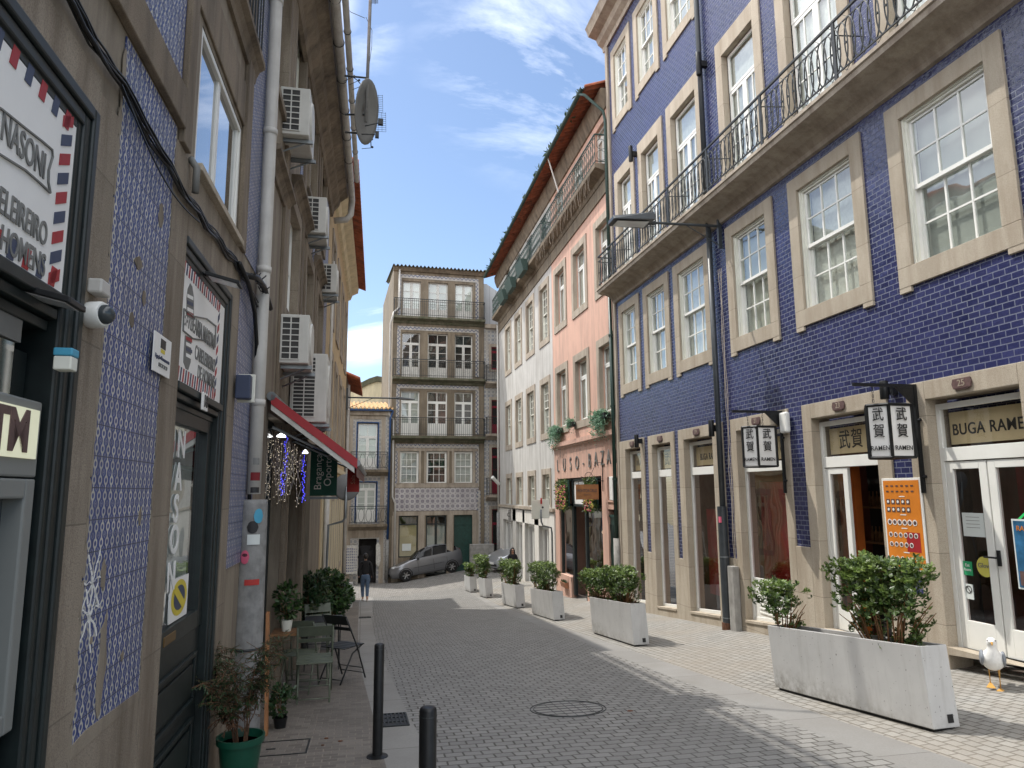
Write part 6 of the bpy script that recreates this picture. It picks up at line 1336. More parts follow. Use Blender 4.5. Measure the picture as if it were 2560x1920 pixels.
grate(.22, .50, 7.43, 8.03, 7, 3, 'cast iron drain grate in the kerb beside the nearest bollards'); grate(-.04, .30, 21.0, 21.4, 8, 2, 'small distant drain grate in the left kerb beyond the cafe chairs')
t = thing('manhole_cover', 'round manhole cover filled with paving setts in the middle of the road', 'manhole', (2.18, 7.7, G(2.18, 7.7))); cx, cy = 2.18, 7.68
for r0, nm in ((.40, 'outer_ring'), (.365, 'inner_ring')): MB().tube([Vector((cx+r0*math.cos(a), cy+r0*math.sin(a), G(cx, cy+r0*math.sin(a))+.001)) for a in [i*math.pi/24 for i in range(48)]], .006, 5, closed=True).build(nm, 'iron', t)
mb = MB(); P = lambda u, v, w=0: Vector((cx+u, cy+v, G(cx, cy+v)+w)); mb.add([P(.36*math.cos(a), .36*math.sin(a), .004) for a in [i*math.pi/16 for i in range(32)]], [tuple(range(32))]); mb.build('cover', 'slab_grey', t, fix=False)
mb = MB()
for k in (-.24, -.12, 0, .12, .24):
    e = math.sqrt(.36**2-k*k); mb.tube([P(-e, k, .004), P(0, k+.0, .004), P(e, k, .004)], .005, 4); mb.tube([P(k*.8-.15*0, -e*1, .004), P(k*.8, 0, .004), P(k*.8, e, .004)], .004, 4)
mb.build('cover_joint', 'letter_black', t)
t = thing('access_cover', 'rectangular paved access cover in the left pavement near the green pot', 'cover', (-.7, 6.9, G(-.7, 6.9))); mb = MB(); P = lambda u, v, w=0: Vector((u, v, G(u, v)+w))
for a, b, c, d in ((-1.02, -.42, 6.68, 6.695), (-1.02, -.42, 7.18, 7.195), (-1.02, -1.005, 6.695, 7.18), (-.435, -.42, 6.695, 7.18)): mb.box(P, a, b, c, d, .001, .006)
mb.box(P, -.78, -.70, 6.9, 6.925, .001, .006); mb.build('frame', 'iron', t)
for k, (x, y, s) in enumerate(((-.28, 7.15, .03), (-.15, 7.0, .03), (-.3, 6.9, .02), (2.75, 7.35, .05))):
    t = MB(); c = Vector((x, y, G(x, y)+.004)); t.prism([c+Vector((s*random.uniform(.6, 1)*math.cos(a), s*.7*random.uniform(.6, 1)*math.sin(a), 0)) for a in [i*.9 for i in range(7)]], [c+Vector((s*.5*math.cos(a), s*.35*math.sin(a), .006)) for a in [i*.9 for i in range(7)]])
    tag(t.build('dead_leaf', 'rust'), ['dead leaf lying closest to the access cover', 'dead leaf on the setts between cover and kerb', 'smallest dead leaf near the pavement cover', 'rusty scrap on the road right of the manhole'][k], 'leaf')
# bistro chairs and tables
def chair(loc, rz, label, mat='bistro_green'):
    t = thing('folding_chair', label, 'chair', (0, 0, 0), 'green folding cafe chairs'); S_ = .20; F = FW
    fr = MB()
    for x in (-S_, S_):
        fr.tube([Vector((x, -.24, 0)), Vector((x, -.05, .44)), Vector((x, .20, .86))], .011, 6)      # rear-leaning back post runs to the front foot
        fr.tube([Vector((x*.9, .26, 0)), Vector((x*.9, .02, .36)), Vector((x*.9, -.20, .45))], .011, 6)
    for z, y in ((.07, -.21), (.14, -.18),): fr.tube([Vector((-S_, y, z)), Vector((S_, y, z))], .007, 5)
    fr.tube([Vector((-S_*.9, .23, .06)), Vector((S_*.9, .23, .06))], .007, 5); fr.build('frame', mat, t, smooth=True)
    st = MB()
    for i in range(5): y = -.20+i*.085; st.box(F, -S_-.005, S_+.005, y, y+.072, .445, .457)
    st.build('seat', mat, t, bevel=.003)
    bk = MB()
    for z0, z1 in ((.74, .87), (.66, .71)):
        y0 = .20-(.86-z0)*.595; y1 = .20-(.86-z1)*.595; bk.prism([Vector((-S_-.01, y0-.012, z0)), Vector((S_+.01, y0-.012, z0)), Vector((S_+.01, y0+.004, z0)), Vector((-S_-.01, y0+.004, z0))], [Vector((-S_-.01, y1-.012, z1)), Vector((S_+.01, y1-.012, z1)), Vector((S_+.01, y1+.004, z1)), Vector((-S_-.01, y1+.004, z1))])
    bk.build('backrest', mat, t, bevel=.003); t.location = loc; t.rotation_euler = (-.06, 0, rz); return t
def at_g(x, y, dz=0): return (x, y, G(x, y)+dz)
c1 = chair(at_g(-.52, 9.15, .02), math.pi+.05, 'nearest green folding chair seen from behind at the cafe')
dup(c1, loc=at_g(-.74, 9.75, .02), rz=math.pi-.15, label='green folding chair just behind the nearest one, by the cafe wall')
c3 = dup(c1, loc=at_g(-.22, 10.35, .02), rz=math.pi/2+.9, label='dark folding chair turned sideways at the kerb side of the cafe table')
for ch in c3.children: ch.data = ch.data.copy(); ch.data.materials.clear(); ch.data.materials.append(M['bistro_dark'])
dup(c1, loc=at_g(-.66, 12.4, .02), rz=.2, label='farthest green folding chair behind the cafe tables')
def table(x, y, label, mat='bistro_green'):
    t = thing('cafe_table', label, 'table', (0, 0, 0), 'folding cafe tables'); MB().box(FW, -.28, .28, -.28, .28, .70, .72).build('tabletop', mat, t, bevel=.004); f = MB()
    for s in (-.25, .25): f.tube([Vector((s, -.24, 0)), Vector((s, .24, .70))], .01, 6); f.tube([Vector((s*.92, .24, 0)), Vector((s*.92, -.24, .70))], .01, 6)
    f.tube([Vector((-.25, 0, .35)), Vector((.25, 0, .35))], .008, 5); f.build('frame', mat, t); t.location = at_g(x, y, .01); return t
table(-.66, 10.35, 'small green cafe table between the front folding chairs'); table(-.55, 11.7, 'second cafe table with a small plant tray further back', 'bistro_dark')
# pots and plants at left
t = thing('potted_plant', 'wilting thin-leaved shrub in a big dark green plastic pot', 'plant', at_g(-.80, 5.95)); b = Vector(at_g(-.80, 5.95))
X0, Z0 = YP(602, 1838, 5.95); b = Vector((X0, 5.95, G(X0, 5.95))); hp = Z0-b.z
autosmooth(MB().lathe(b, [(.115, 0), (.12, .01), (.155, hp-.05), (.172, hp-.045), (.175, hp), (.16, hp), (.15, hp-.06)], 28).build('pot', 'pot_green', t)); MB().lathe(b, [(.001, hp-.055), (.15, hp-.055)], 20).build('soil', 'soil', t)
r = random.Random(11); st = MB(); lv = MB(); dv = MB()
for k in range(16):
    a = r.uniform(0, 6.28); sp = r.uniform(.1, .42); tp = r.uniform(.45, .85); p0 = b+Vector((.05*math.cos(a), .05*math.sin(a), hp-.06)); p = p0; path = [p0]; n = 7
    for i in range(1, n+1): f = i/n; path.append(b+Vector((math.cos(a)*(.05+sp*f**1.5), math.sin(a)*(.05+sp*f**1.5)*.8, hp-.06+tp*f*(1.1-.25*f)))+Vector((r.uniform(-.02, .02), r.uniform(-.02, .02), 0)))
    st.tube(path, [.006-.0007*i for i in range(n+1)], 4, cap=False)
    for p in path[3:]:
        for _ in range(8):
            d = Vector((r.gauss(0, 1), r.gauss(0, 1), r.gauss(-.1, .6))).normalized(); q = p+d*r.uniform(.04, .15); st.tube([p, q], .002, 3, cap=False)
            for j in range(12): f = r.random(); leaf2(lv if (r.random() < .85 and q.z > b.z+hp+.16) else dv, p.lerp(q, f), (d+Vector((r.gauss(0, .8), r.gauss(0, .8), -.3))).normalized(), Vector((0, 0, 1)), r.uniform(.025, .045), .22)
st.build('branch', 'plant_dry', t); lv.build('foliage', 'leaf_thin', t, fix=False); dv.build('dry_foliage', 'plant_dry', t, fix=False)
def bush(loc, r3, n, ls, label, mat='leaf_dark', pot=None, name='potted_plant'):
    t = thing(name, label, 'plant', loc); c = Vector(loc); m = MB(); st = MB()
    for _ in range(n//6):
        while True:
            p = Vector((random.uniform(-1, 1), random.uniform(-1, 1), random.uniform(-1, 1)))
            if .35 < p.length < 1: break
        q = c+Vector((p.x*r3[0], p.y*r3[1], r3[2]+pot[1]+p.z*r3[2])); ax = (p+Vector((0, 0, .5))).normalized()
        if noise.noise(q*4) < -.22: continue
        for i in range(6): d = (ax*.5+Vector((random.gauss(0, .7), random.gauss(0, .7), random.gauss(0, .5)))).normalized(); leaf2(m, q, d, ax, ls*random.uniform(.7, 1.3), .42)
        if random.random() < .12: st.tube([c+Vector((0, 0, pot[1])), c.lerp(q, .5)+Vector((0, 0, .1)), q], .004, 3, cap=False)
    m.build('foliage', mat, t, fix=False); st.build('stem', 'wood', t)
    autosmooth(MB().lathe(c, [(pot[0]*.75, 0), (pot[0], pot[1]), (pot[0]*.9, pot[1]), (pot[0]*.85, pot[1]-.04)], 16).build('pot', pot[2], t)); return t
bush(at_g(-.62, 14.2), (.45, .5, .50), 5200, .09, 'big glossy green shrub beside the cafe doorway, left of the walking person', 'leaf_dark', (.2, .42, 'pole_grey'))
bush(at_g(-.80, 12.9), (.30, .4, .5), 2400, .09, 'darker shrub in front of the big glossy one by the cafe wall', 'leaf_thin', (.18, .40, 'concrete'))
bush((-.86, 9.2, -.02), (.17, .2, .2), 900, .07, 'small plant in a cream pot on the wall shelf above the chairs', 'leaf_dark', (.07, .13, 'cream_paint'))
sh = tag(MB().box(FW, -1.02, -.72, 9.0, 9.4, -.045, -.02).build('wall_shelf', 'wood'), 'small wooden wall shelf carrying the cream plant pot', 'shelf')
bush(at_g(-.75, 7.75), (.13, .13, .16), 500, .05, 'small dark green plant at the foot of the cafe wall', 'leaf_thin', (.07, .1, 'black_metal'))
wb = tag(MB().box(FW, -.70, -.28, 25.9, 26.3, G(-.4, 26)-.02, G(-.4, 26)+.82).build('white_planter_box', 'planter_white', bevel=.01), 'plain white box standing at the wall left of the walking person', 'box')
# plank leaning at the pole
tag(MB().prism([Vector((-.86, 7.42, G(-.86, 7.4))), Vector((-.83, 7.42, G(-.86, 7.4))), Vector((-.83, 7.50, G(-.86, 7.4))), Vector((-.86, 7.50, G(-.86, 7.4)))], [Vector((-.93, 7.75, .42)), Vector((-.90, 7.75, .42)), Vector((-.90, 7.83, .42)), Vector((-.93, 7.83, .42))]).build('leaning_plank', 'wood_sign'), 'wooden slat leaning against the wall behind the sleeve of the pole', 'plank')
# traffic sign backs on the right
t = thing('road_sign', 'backs of two rectangular road signs on a bent pole before the grey house', 'road sign', (5.6, 24, -2)); Yq = 24.0
mb = MB()
for (xa, ya, xb, yb, dy) in ((1329, 1298, 1352, 1250, 0), (1352, 1296, 1373, 1249, .06)):
    a, zl = YP(xa, ya, Yq); b, zh = YP(xb, yb, Yq); mb.prism([Vector((a, Yq+dy, zl)), Vector((b, Yq+.06-dy, zl)), Vector((b, Yq+.09-dy, zl)), Vector((a, Yq+dy+.03, zl))], [Vector((a, Yq+dy, zh)), Vector((b, Yq+.06-dy, zh)), Vector((b, Yq+.09-dy, zh)), Vector((a, Yq+dy+.03, zh))])
mb.build('panel', 'cream_paint', t, bevel=.01)
x, z = YP(1353, 1296, Yq); x2, z2 = YP(1378, 1318, Yq); x3, z3 = YP(1381, 1400, Yq); MB().tube([Vector((x, Yq, z+.3)), Vector((x, Yq, z-.1)), Vector((x+.06, Yq, z2+.05)), Vector((x2, Yq, z2-.02)), Vector((x3, Yq, z2-.2)), Vector((x3, Yq, z3)), Vector((x3, Yq, G(x3, Yq)))], .03, 8).build('pole', 'zinc', t, smooth=True)
MB().box(FY(Yq), YP(1334, 1, Yq)[0], YP(1338, 1, Yq)[0], YP(1, 1275, Yq)[1], YP(1, 1258, Yq)[1], .001, .006).build('sticker', 'banner_red', t); MB().lathe(Vector((YP(1339, 1, Yq)[0], Yq, YP(1, 1285, Yq)[1])), [(.035, 0), (.035, .006)], 12, Vector((0, -1, 0))).build('round_sticker', 'letter_black', t)
t = thing('junction_box', 'white junction box on the pink pillar beside the dark green downpipe', 'junction box', FR(18.9, 1.6, 0)); a, z1 = RP(1532, 1243); _, z0 = RP(1532, 1275); MB().box(FR, 18.62, 18.9, 1.35, 2.0, .01, .14).build('body', 'white_paint', t, bevel=.02)
t = thing('wall_planter', 'small clay wall pot on the pink stall wall under the shop window', 'plant', FR(23.9, -1.3, .1)); MB().profile(FR, [(.0, -1.62), (.12, -1.58), (.16, -1.42), (.0, -1.42)], 23.6, 24.1).build('pot', 'clay', t); m = MB()
for _ in range(60): leaf(m, FR(random.uniform(23.6, 24.1), -1.42, random.uniform(.02, .14)), .1, 1)
m.build('leaves', 'leaf_thin', t, fix=False)
for k, (u, v, n, lb) in enumerate(((24.3, 3.66, 1200, 'trailing silver green plant under the left first floor pink window'), (22.35, 3.72, 350, 'small potted plant at the corner of the middle pink window'), (19.4, 3.66, 1500, 'trailing silver green plant under the right pink window at the downpipe'))):
    t = thing('window_box_plant', lb, 'plant', FR(u, v, .2), 'plants on the pink window sills'); w_ = .55 if n > 400 else .16; MB().box(FR, u-w_, u+w_, v-.02, v+.14, .06, .24).build('trough', 'black_metal', t); m = MB()
    for _ in range(n): x = random.gauss(0, w_*.55); d = abs(random.gauss(0, .22))*(1 if n > 400 else .4); leaf(m, FR(u+x+(.25*d if n > 400 else 0), v+.2-d*1.3+random.uniform(-.06, .06), .2+random.uniform(-.1, .12)), .085, -.2)
    m.build('leaves', 'leaf_trail', t, fix=False)
# weeds on the eave, balcony lights, planters on railing
t = thing('eave_weeds', 'tufts of weeds growing along the tiled eave of the pink and grey houses', 'weeds', FRs(25, 13.5, .6)); t['kind'] = 'stuff'; m = MB()
for u in [19.2, 20.3, 21.2, 22.6, 24.2, 24.7, 26.6, 28.4, 30.2, 31.5, 33, 34, 34.8, 35.5]:
    for _ in range(40): leaf(m, FRs(u+random.gauss(0, .16), 13.50+random.random()*.08, .66+random.uniform(-.25, .08)), random.uniform(.08, .26), 1.0)
m.build('leaves', 'leaf_thin', t, fix=False)
m = MB()
for i in range(60):
    u = 19+i*.115+random.uniform(-.05, .05); z = 11.0; p = FRs(u, z, .44); path = [p]
    for k in range(random.randint(3, 8)): p = p+Vector((random.uniform(-.02, .02), random.uniform(-.03, .03), -.08)); path.append(p)
    m.tube(path, .006, 3, cap=False)
tag(m.build('icicle_lights', 'wire_clear'), 'unlit icicle light strings hanging from the pink balcony', 'string lights')
m = MB()
for i in range(48):
    u = 18.7+i*.133; p = FR(u, 3.16, .13); path = [p]
    for k in range(random.randint(2, 5)): p = p+Vector((random.uniform(-.01, .01), random.uniform(-.02, .02), -.08)); path.append(p)
    m.tube(path, .005, 3, cap=False)
tag(m.build('icicle_lights', 'wire_clear'), 'unlit icicle light strings hanging from the pink ledge over the shop', 'string lights')
for k, u in enumerate((27.2, 29.5, 31.3)):
    t = thing('balcony_box', ['dark balcony box, nearest of three on the grey house railing', 'dark balcony box, middle of three on the grey house railing', 'dark balcony box, farthest of three on the grey house railing'][k], 'balcony box', FRs(u, 10.8, .5), 'dark boxes hung below the grey balcony')
    MB().prism([FRs(u, 10.78, .44), FRs(u+1.1, 10.78, .44), FRs(u+1.1, 10.78, .62), FRs(u, 10.78, .62)], [FRs(u, 11.25, .44), FRs(u+1.1, 11.25, .44), FRs(u+1.1, 11.25, .75), FRs(u, 11.25, .75)]).build('box', 'green_iron', t)
# pale gable lamp etc on right building: tall grey sleeve box at the corner
t = thing('cabinet', 'pale grey utility cabinet standing on the slope beside the red doors', 'cabinet', (6.0, 35.6, -2.2)); b = GP(1212, 1440); MB().box(FW, 5.35, 6.55, 36.2, 36.6, G(6, 36)-.1, G(6, 36)+1.25).build('body', 'concrete', t, bevel=.01)
t = thing('wall_camera', 'white wall camera on the far corner of the grey house', 'camera', FR(35.6, 1.9, .2)); MB().tube([FR(35.8, 2.0, .05), FR(35.5, 2.35, .45)], .09, 8).build('body', 'white_paint', t)

# ================================================================ cars
def car(label, pos, ang, pitch, paint, name='parked_car', group='parked hatchback cars'):
    t = thing(name, label, 'car', (0, 0, 0), group)
    # side profile: stations along x (front -> rear), half width, and section heights; x forward = -1.92..1.92
    st = [(-1.92, .30, .52, .60, .60), (-1.84, .22, .66, .72, .72), (-1.55, .20, .80, .80, .80), (-1.2, .20, .83, .90, .90), (-.85, .20, .83, .98, .98), (-.45, .20, .83, 1.02, 1.30), (-.05, .20, .83, 1.03, 1.47), (.4, .20, .83, 1.04, 1.52), (.9, .20, .83, 1.05, 1.50), (1.25, .20, .83, 1.07, 1.46), (1.58, .22, .81, 1.09, 1.38), (1.80, .26, .77, 1.08, 1.16), (1.90, .34, .72, .90, .91)]
    mb = MB(); secs = []
    for x, zb, hw, belt, roof in st:
        ri = hw*(.74 if roof-belt > .2 else .86); pts = [(0, zb), (hw*.86, zb), (hw*.98, zb+.10), (hw, (zb+belt)/2), (hw*.985, belt-.05), (hw*.94, belt)]
        pts += [(hw*.94-(hw*.94-ri)*.5, belt+(roof-belt)*.55), (ri, roof-.05*(roof > belt)), (ri*.8, roof), (0, roof+.015)]
        secs.append([Vector((x, y, z)) for y, z in pts])
    n = len(secs[0])
    full = [[p for p in s]+[Vector((p.x, -p.y, p.z)) for p in s[-2:0:-1]] for s in secs]; m = len(full[0])
    for s in full: mb.v += [tuple(p) for p in s]
    glass_f = []
    for i in range(len(full)-1):
        for k in range(m):
            q = [i*m+k, i*m+(k+1) % m, (i+1)*m+(k+1) % m, (i+1)*m+k]; up = k in (5, 6) or (m-1-k) in (5, 6)
            xm = (st[i][0]+st[i+1][0])/2; mb.f.append(q); top = k in (7, 8) or (m-1-k) in (7, 8)
            g = (up and -.9 < xm < 1.5 and st[i+1][4]-st[i+1][3] > .15) or (top and (-.9 < xm < -.05 or xm > 1.40 and xm < 1.8)); mb.m.append(1 if g else 0)
    mb.f.append(list(range(m))[::-1]); mb.m.append(0); mb.f.append([(len(full)-1)*m+k for k in range(m)]); mb.m.append(0)
    b = mb.build('body', [paint, 'car_glass'], t, smooth=True)
    tr = MB()      # pillars, sills, bumper line, door seams
    for s in (-1, 1):
        for x0, zt in ((-.42, 1.28), (.28, 1.49), (1.05, 1.46)):
            tr.tube([Vector((x0-.05, s*.81*.96, 1.03)), Vector((x0+.02, s*.72, (1.03+zt)/2+.04)), Vector((x0+.06, s*.63, zt))], .024, 5)
        tr.tube([Vector((-1.3, s*.80, .40)), Vector((1.3, s*.835, .40))], .012, 4)
    tr.build('trim', paint, t)
    sm_ = MB()
    for s in (-1, 1):
        for x0 in (-.55, .28, 1.0): sm_.tube([Vector((x0, s*.837, .35)), Vector((x0, s*.842, .7)), Vector((x0, s*.80, 1.0))], .005, 3)
        sm_.tube([Vector((-.8, s*.845, .60)), Vector((.8, s*.845, .62))], .010, 4)
    sm_.build('door_seam', 'rubber', t)
    for s in (-1, 1):
        MB().tube([Vector((.02, s*.845, .88)), Vector((.16, s*.845, .885))], .014, 5).build('door_handle', paint, t); MB().tube([Vector((.78, s*.845, .89)), Vector((.92, s*.845, .895))], .014, 5).build('door_handle', paint, t)
        MB().ell(Vector((-.55, s*.93, 1.02)), .07, .09, .06, 10, 6).build('wing_mirror', 'rubber', t, smooth=True)
        MB().ell(Vector((-1.70, s*.56, .72)), .17, .13, .075, 12, 8).build('headlight', 'lamp_glass', t, smooth=True); MB().ell(Vector((1.76, s*.66, .98)), .10, .08, .19, 10, 8).build('tail_light', 'tail_red', t, smooth=True)
        for x in (-1.22, 1.22):
            c = Vector((x, s*.73, .30)); w = autosmooth(MB().lathe(c-Vector((0, s*.09, 0)), [(.20, 0), (.285, .01), (.30, .04), (.30, .16), (.285, .19), (.20, .195)], 26, Vector((0, s, 0))).build('wheel', 'tyre', t))
            rm = MB(); rm.lathe(c+Vector((0, s*.085, 0)), [(.195, 0), (.20, .015), (.17, .02), (.165, .005)], 26, Vector((0, s, 0)))
            for k in range(6): a = k*math.pi/3; rm.tube([c+Vector((0, s*.10, 0)), c+Vector((.175*math.cos(a), s*.10, .175*math.sin(a)))], [.035, .028], 5)
            rm.lathe(c+Vector((0, s*.09, 0)), [(.05, 0), (.045, .025), (.01, .03)], 12, Vector((0, s, 0))); rm.build('rim', 'steel', w); MB().lathe(c+Vector((0, s*.078, 0)), [(.001, 0), (.19, 0)], 20, Vector((0, s, 0))).build('brake', 'rubber', w, fix=False)
            ar = MB(); ar.tube([c+Vector((.345*math.cos(a), s*.095, .345*math.sin(a))) for a in [math.pi*(-.05+1.1*i/12) for i in range(13)]], .022, 5); ar.build('wheel_arch', 'rubber', t, smooth=True)
    fb = MB(); fb.box(FW, -1.94, -1.80, -.45, .45, .32, .44); fb.build('grille', 'rubber', t, bevel=.02); MB().box(FW, -1.96, -1.94, -.24, .24, .42, .52).build('number_plate', 'sign_white', t)
    t.location = pos; t.rotation_euler = (0, pitch, ang); return t
pf = GP(1018, 1454); pr_ = Vector((pf.x+2.30, pf.y+.55, 0)); pr_.z = G(pr_.x, pr_.y); mid = (pf+pr_)/2; d = pr_-pf
ang = math.atan2(d.y, d.x); hl = math.hypot(d.x, d.y)
nrm = Vector((-math.sin(ang), math.cos(ang), 0))
car('dark grey hatchback parked nose down on the sloping cross street', mid+nrm*.82+Vector((0, 0, .0)), ang, -math.atan2(d.z, hl), 'car_grey')
car('silver car mostly hidden behind the far planters, beside the cabinet', Vector((7.95, 35.0, G(7.5, 35.0)+.02)), ang+.1, -.1, 'car_silver')

# ================================================================ people and gull
def skin_body(name, verts, edges, mat, parent, root=0, sub=2):
    me = bpy.data.meshes.new(name); o0 = root_loc(parent); me.from_pydata([tuple(v[0]) for v in verts], edges, []); o = bpy.data.objects.new('tmp', me); COL.objects.link(o)
    o.modifiers.new('s', 'SKIN'); sk = me.skin_vertices[0].data
    for i, v in enumerate(verts): sk[i].radius = (v[1], v[2] if len(v) > 2 else v[1]); sk[i].use_root = (i == root)
    s = o.modifiers.new('u', 'SUBSURF'); s.levels = sub; s.render_levels = sub
    bpy.context.view_layer.update(); dg = bpy.context.evaluated_depsgraph_get(); m2 = bpy.data.meshes.new_from_object(o.evaluated_get(dg)); bpy.data.objects.remove(o)
    for p in m2.polygons: p.use_smooth = True
    m2.name = name; m2.materials.clear(); m2.materials.append(M[mat]); r = bpy.data.objects.new(name, m2); COL.objects.link(r); r.parent = parent; return r
def V(*a): return Vector(a)
# walker seen from behind, mid-stride (facing +Y); local origin at feet
t = thing('person', 'person in black jumper and blue jeans walking away along the left kerb', 'person', (0, 0, 0))
body = [(V(0, 0, .93), .10, .08), (V(0, .0, 1.12), .095, .075), (V(0, .01, 1.30), .135, .09), (V(0, .0, 1.41), .09, .07), (V(0, .01, 1.47), .045), (V(0, .02, 1.53), .05), (V(0, .02, 1.60), .072, .085), (V(0, .02, 1.67), .055, .065),
 (V(-.17, 0, 1.38), .055), (V(-.24, -.03, 1.12), .042), (V(-.24, .08, .90), .032), (V(-.235, .10, .84), .022, .03), (V(.17, 0, 1.38), .055), (V(.23, -.04, 1.12), .042), (V(.25, -.02, .89), .032), (V(.25, -.01, .83), .022, .03),
 (V(-.09, 0, .84), .095), (V(-.09, .10, .47), .062), (V(-.08, .04, .12), .042), (V(-.08, .02, .05), .035), (V(-.09, .13, .03), .03), (V(.09, -.01, .84), .095), (V(.08, -.02, .47), .062), (V(.07, -.20, .16), .042), (V(.07, -.22, .08), .035), (V(.07, -.14, .02), .03)]
ed = [(0, 1), (1, 2), (2, 3), (3, 4), (4, 5), (5, 6), (6, 7), (3, 8), (8, 9), (9, 10), (10, 11), (3, 12), (12, 13), (13, 14), (14, 15), (0, 16), (16, 17), (17, 18), (18, 19), (19, 20), (0, 21), (21, 22), (22, 23), (23, 24), (24, 25)]
skin_body('body', body, ed, 'skin', t)
def inflate(v, k): return [(p[0], *(r*k+.006 for r in p[1:])) for p in v]
jv = inflate([(V(0, 0, .92), .15, .115), (V(0, 0, 1.12), .125, .095)]+[body[i] for i in ( 2, 3, 4, 8, 9, 10, 12, 13, 14)], 1.14); skin_body('jumper', jv, [(0, 1), (1, 2), (2, 3), (3, 4), (3, 5), (5, 6), (6, 7), (3, 8), (8, 9), (9, 10)], 'black_cloth', t)
jn = inflate([(V(0, 0, 1.0), .12, .095), (V(0, 0, .90), .135, .10), body[16], body[17], body[18], body[21], body[22], body[23]], 1.10); skin_body('jeans', jn, [(0, 1), (1, 2), (2, 3), (3, 4), (1, 5), (5, 6), (6, 7)], 'denim', t)
MB().ell(V(0, .005, 1.63), .092, .105, .115, 16, 10).ell(V(0, -.07, 1.60), .06, .05, .08, 12, 8).build('hair', 'hair', t, smooth=True)
for x, y in ((-.08, .06), (.07, -.18)): MB().ell(V(x, y, .045), .045, .13, .05, 12, 8).build('shoe', 'shoe', t, smooth=True)
MB().ell(V(.27, .0, .92), .04, .10, .14, 12, 8).build('bag', 'black_cloth', t, smooth=True)
p = GP(912, 1503); t.location = p; t.scale = (1.06, 1.06, 1.06); t.rotation_euler = (0, 0, .05)
# seated / standing woman behind planter, facing the camera, looking down
t = thing('person', 'woman with long dark hair and sunglasses in black behind the white planters', 'person', (0, 0, 0))
b2 = [(V(0, 0, .93), .12, .10), (V(0, 0, 1.10), .11, .085), (V(0, -.01, 1.28), .13, .09), (V(0, 0, 1.38), .085, .065), (V(0, -.01, 1.44), .042), (V(0, -.03, 1.50), .048), (V(0, -.05, 1.57), .070, .08), (V(0, -.05, 1.64), .055, .06),
 (V(-.16, 0, 1.35), .052), (V(-.22, -.02, 1.10), .04), (V(-.10, -.22, 1.14), .03), (V(-.05, -.26, 1.17), .022, .03), (V(.16, 0, 1.35), .052), (V(.22, -.02, 1.10), .04), (V(.10, -.24, 1.15), .03), (V(.05, -.27, 1.18), .022, .03),
 (V(-.09, 0, .84), .09), (V(-.09, -.02, .47), .06), (V(-.09, 0, .10), .04), (V(-.09, -.10, .03), .03), (V(.09, 0, .84), .09), (V(.09, .0, .47), .06), (V(.09, .02, .10), .04), (V(.09, -.08, .03), .03)]
ed2 = [(0, 1), (1, 2), (2, 3), (3, 4), (4, 5), (5, 6), (6, 7), (3, 8), (8, 9), (9, 10), (10, 11), (3, 12), (12, 13), (13, 14), (14, 15), (0, 16), (16, 17), (17, 18), (18, 19), (0, 20), (20, 21), (21, 22), (22, 23)]
skin_body('body', b2, ed2, 'skin', t)
skin_body('jacket', inflate([b2[i] for i in (0, 1, 2, 3, 8, 9, 10, 12, 13, 14)], 1.18), [(0, 1), (1, 2), (2, 3), (3, 4), (4, 5), (5, 6), (3, 7), (7, 8), (8, 9)], 'black_cloth', t)
skin_body('trousers', inflate([b2[i] for i in (0, 16, 17, 18, 20, 21, 22)], 1.12), [(0, 1), (1, 2), (2, 3), (0, 4), (4, 5), (5, 6)], 'black_cloth', t)
MB().ell(V(0, -.0, 1.60), .095, .085, .12, 16, 10).ell(V(-.085, .0, 1.45), .045, .06, .17, 12, 8).ell(V(.085, .0, 1.45), .045, .06, .17, 12, 8).build('hair', 'hair', t, smooth=True)
MB().box(FW, -.075, -.008, -.135, -.12, 1.565, 1.60).box(FW, .008, .075, -.135, -.12, 1.565, 1.60).box(FW, -.008, .008, -.132, -.125, 1.585, 1.593).build('sunglasses', 'rubber', t)
MB().ell(V(0, -.135, 1.545), .012, .018, .022, 8, 6).build('nose', 'skin', t, smooth=True); MB().box(FW, -.02, .02, -.128, -.12, 1.512, 1.52).build('mouth', 'banner_red', t)
hd = YP(1281, 1372, 29.0); t.location = (hd[0], 29.0, G(hd[0], 29.0)); t.scale = (1, 1, 1)
sc = (hd[1]+.05-G(hd[0], 29.0))/1.70; t.scale = (sc, sc, sc) if .8 < sc < 1.15 else (1, 1, 1)
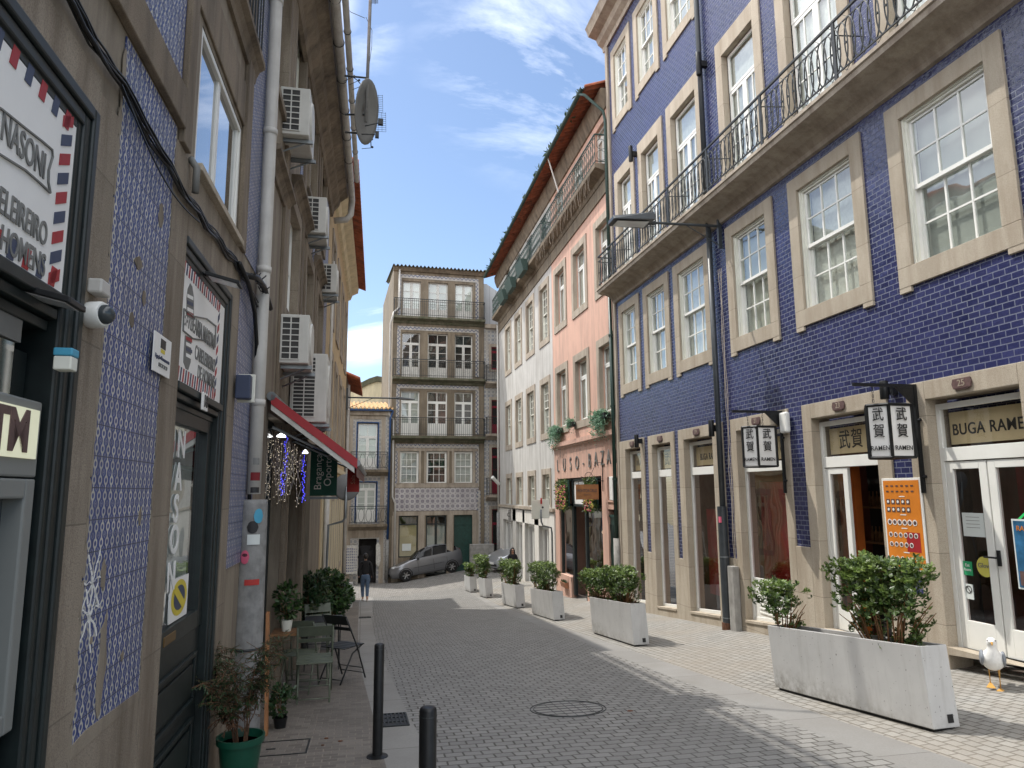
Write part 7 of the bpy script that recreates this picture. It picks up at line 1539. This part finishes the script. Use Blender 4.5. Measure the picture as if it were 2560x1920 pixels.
# gull facing the camera
g = GP(2490, 1724); t = thing('seagull', 'white gull with grey wings walking on the pavement by door 25', 'bird', (0, 0, 0))
nv = [(V(0, .18, .20), .02, .016), (V(0, .11, .215), .062, .052), (V(0, .03, .23), .092, .088), (V(0, -.045, .262), .088, .088), (V(0, -.085, .315), .056, .058), (V(0, -.095, .37), .037, .038), (V(0, -.10, .415), .041, .043), (V(0, -.135, .418), .022, .022)]
nv = [(V(0, .20, .188), .010), (V(0, .15, .205), .038), (V(0, .08, .225), .072), (V(0, .01, .245), .090), (V(0, -.05, .278), .080), (V(0, -.082, .325), .052), (V(0, -.092, .37), .036), (V(0, -.098, .405), .040), (V(0, -.108, .432), .033), (V(0, -.115, .450), .010)]
gp, gr_ = [], []
for i in range(len(nv)-1):
    P0, P1, P2, P3_ = nv[max(i-1, 0)], nv[i], nv[i+1], nv[min(i+2, len(nv)-1)]
    for k in range(4):
        f = k/4; cm_ = lambda a, b, c, d: .5*((2*b)+(c-a)*f+(2*a-5*b+4*c-d)*f*f+(3*b-a-3*c+d)*f**3)
        gp.append(V(0, cm_(P0[0].y, P1[0].y, P2[0].y, P3_[0].y), cm_(P0[0].z, P1[0].z, P2[0].z, P3_[0].z))); gr_.append(max(.008, cm_(P0[1], P1[1], P2[1], P3_[1])))
gp.append(nv[-1][0]); gr_.append(.004); MB().tube(gp, gr_, 20).ell(V(0, -.13, .418), .024, .03, .020, 12, 8).build('body', 'feather_white', t, smooth=True)
for s in (-1, 1): MB().ell(V(s*.078, .05, .25), .022, .16, .066, 14, 10, Matrix.Rotation(-.22, 3, 'X')).build('wing', 'feather_grey', t, smooth=True); MB().ell(V(s*.030, -.13, .43), .005, .005, .005, 8, 6).build('eye', 'letter_black', t)
MB().prism([V(-.02, .16, .225), V(.02, .16, .225), V(.02, .16, .235), V(-.02, .16, .235)], [V(-.035, .26, .215), V(.035, .26, .215), V(.035, .26, .22), V(-.035, .26, .22)]).build('tail', 'feather_white', t)
MB().tube([V(0, -.145, .418), V(0, -.178, .412), V(0, -.195, .40)], [.011, .008, .003], 8).build('beak', 'beak', t, smooth=True)
for s, yy_, fy in ((-1, .045, .02), (1, -.02, -.01)):
    lift = .035 if s < 0 else 0
    lg = MB().tube([V(s*.035, .0, .19), V(s*.035, yy_, .10+lift), V(s*.035, fy+.01, .012+lift)], [.012, .0045, .004], 6).build('leg', 'beak', t, smooth=True)
    MB().prism([V(s*.035-.005, fy+.02, .004+lift), V(s*.035+.005, fy+.02, .004+lift), V(s*.035+.035, fy-.055, .002+lift*.4), V(s*.035, fy-.065, .002+lift*.4), V(s*.035-.035, fy-.055, .002+lift*.4)], [V(s*.035-.005, fy+.02, .014+lift), V(s*.035+.005, fy+.02, .014+lift), V(s*.035+.035, fy-.055, .006+lift*.4), V(s*.035, fy-.065, .006+lift*.4), V(s*.035-.035, fy-.055, .006+lift*.4)]).build('foot', 'beak', t)
t.location = g; hgull = (1725-1606)/1775*math.hypot(g.x, g.y)*.9; k = hgull/.465; t.scale = (k, k, k); t.rotation_euler = (0, 0, -.75)
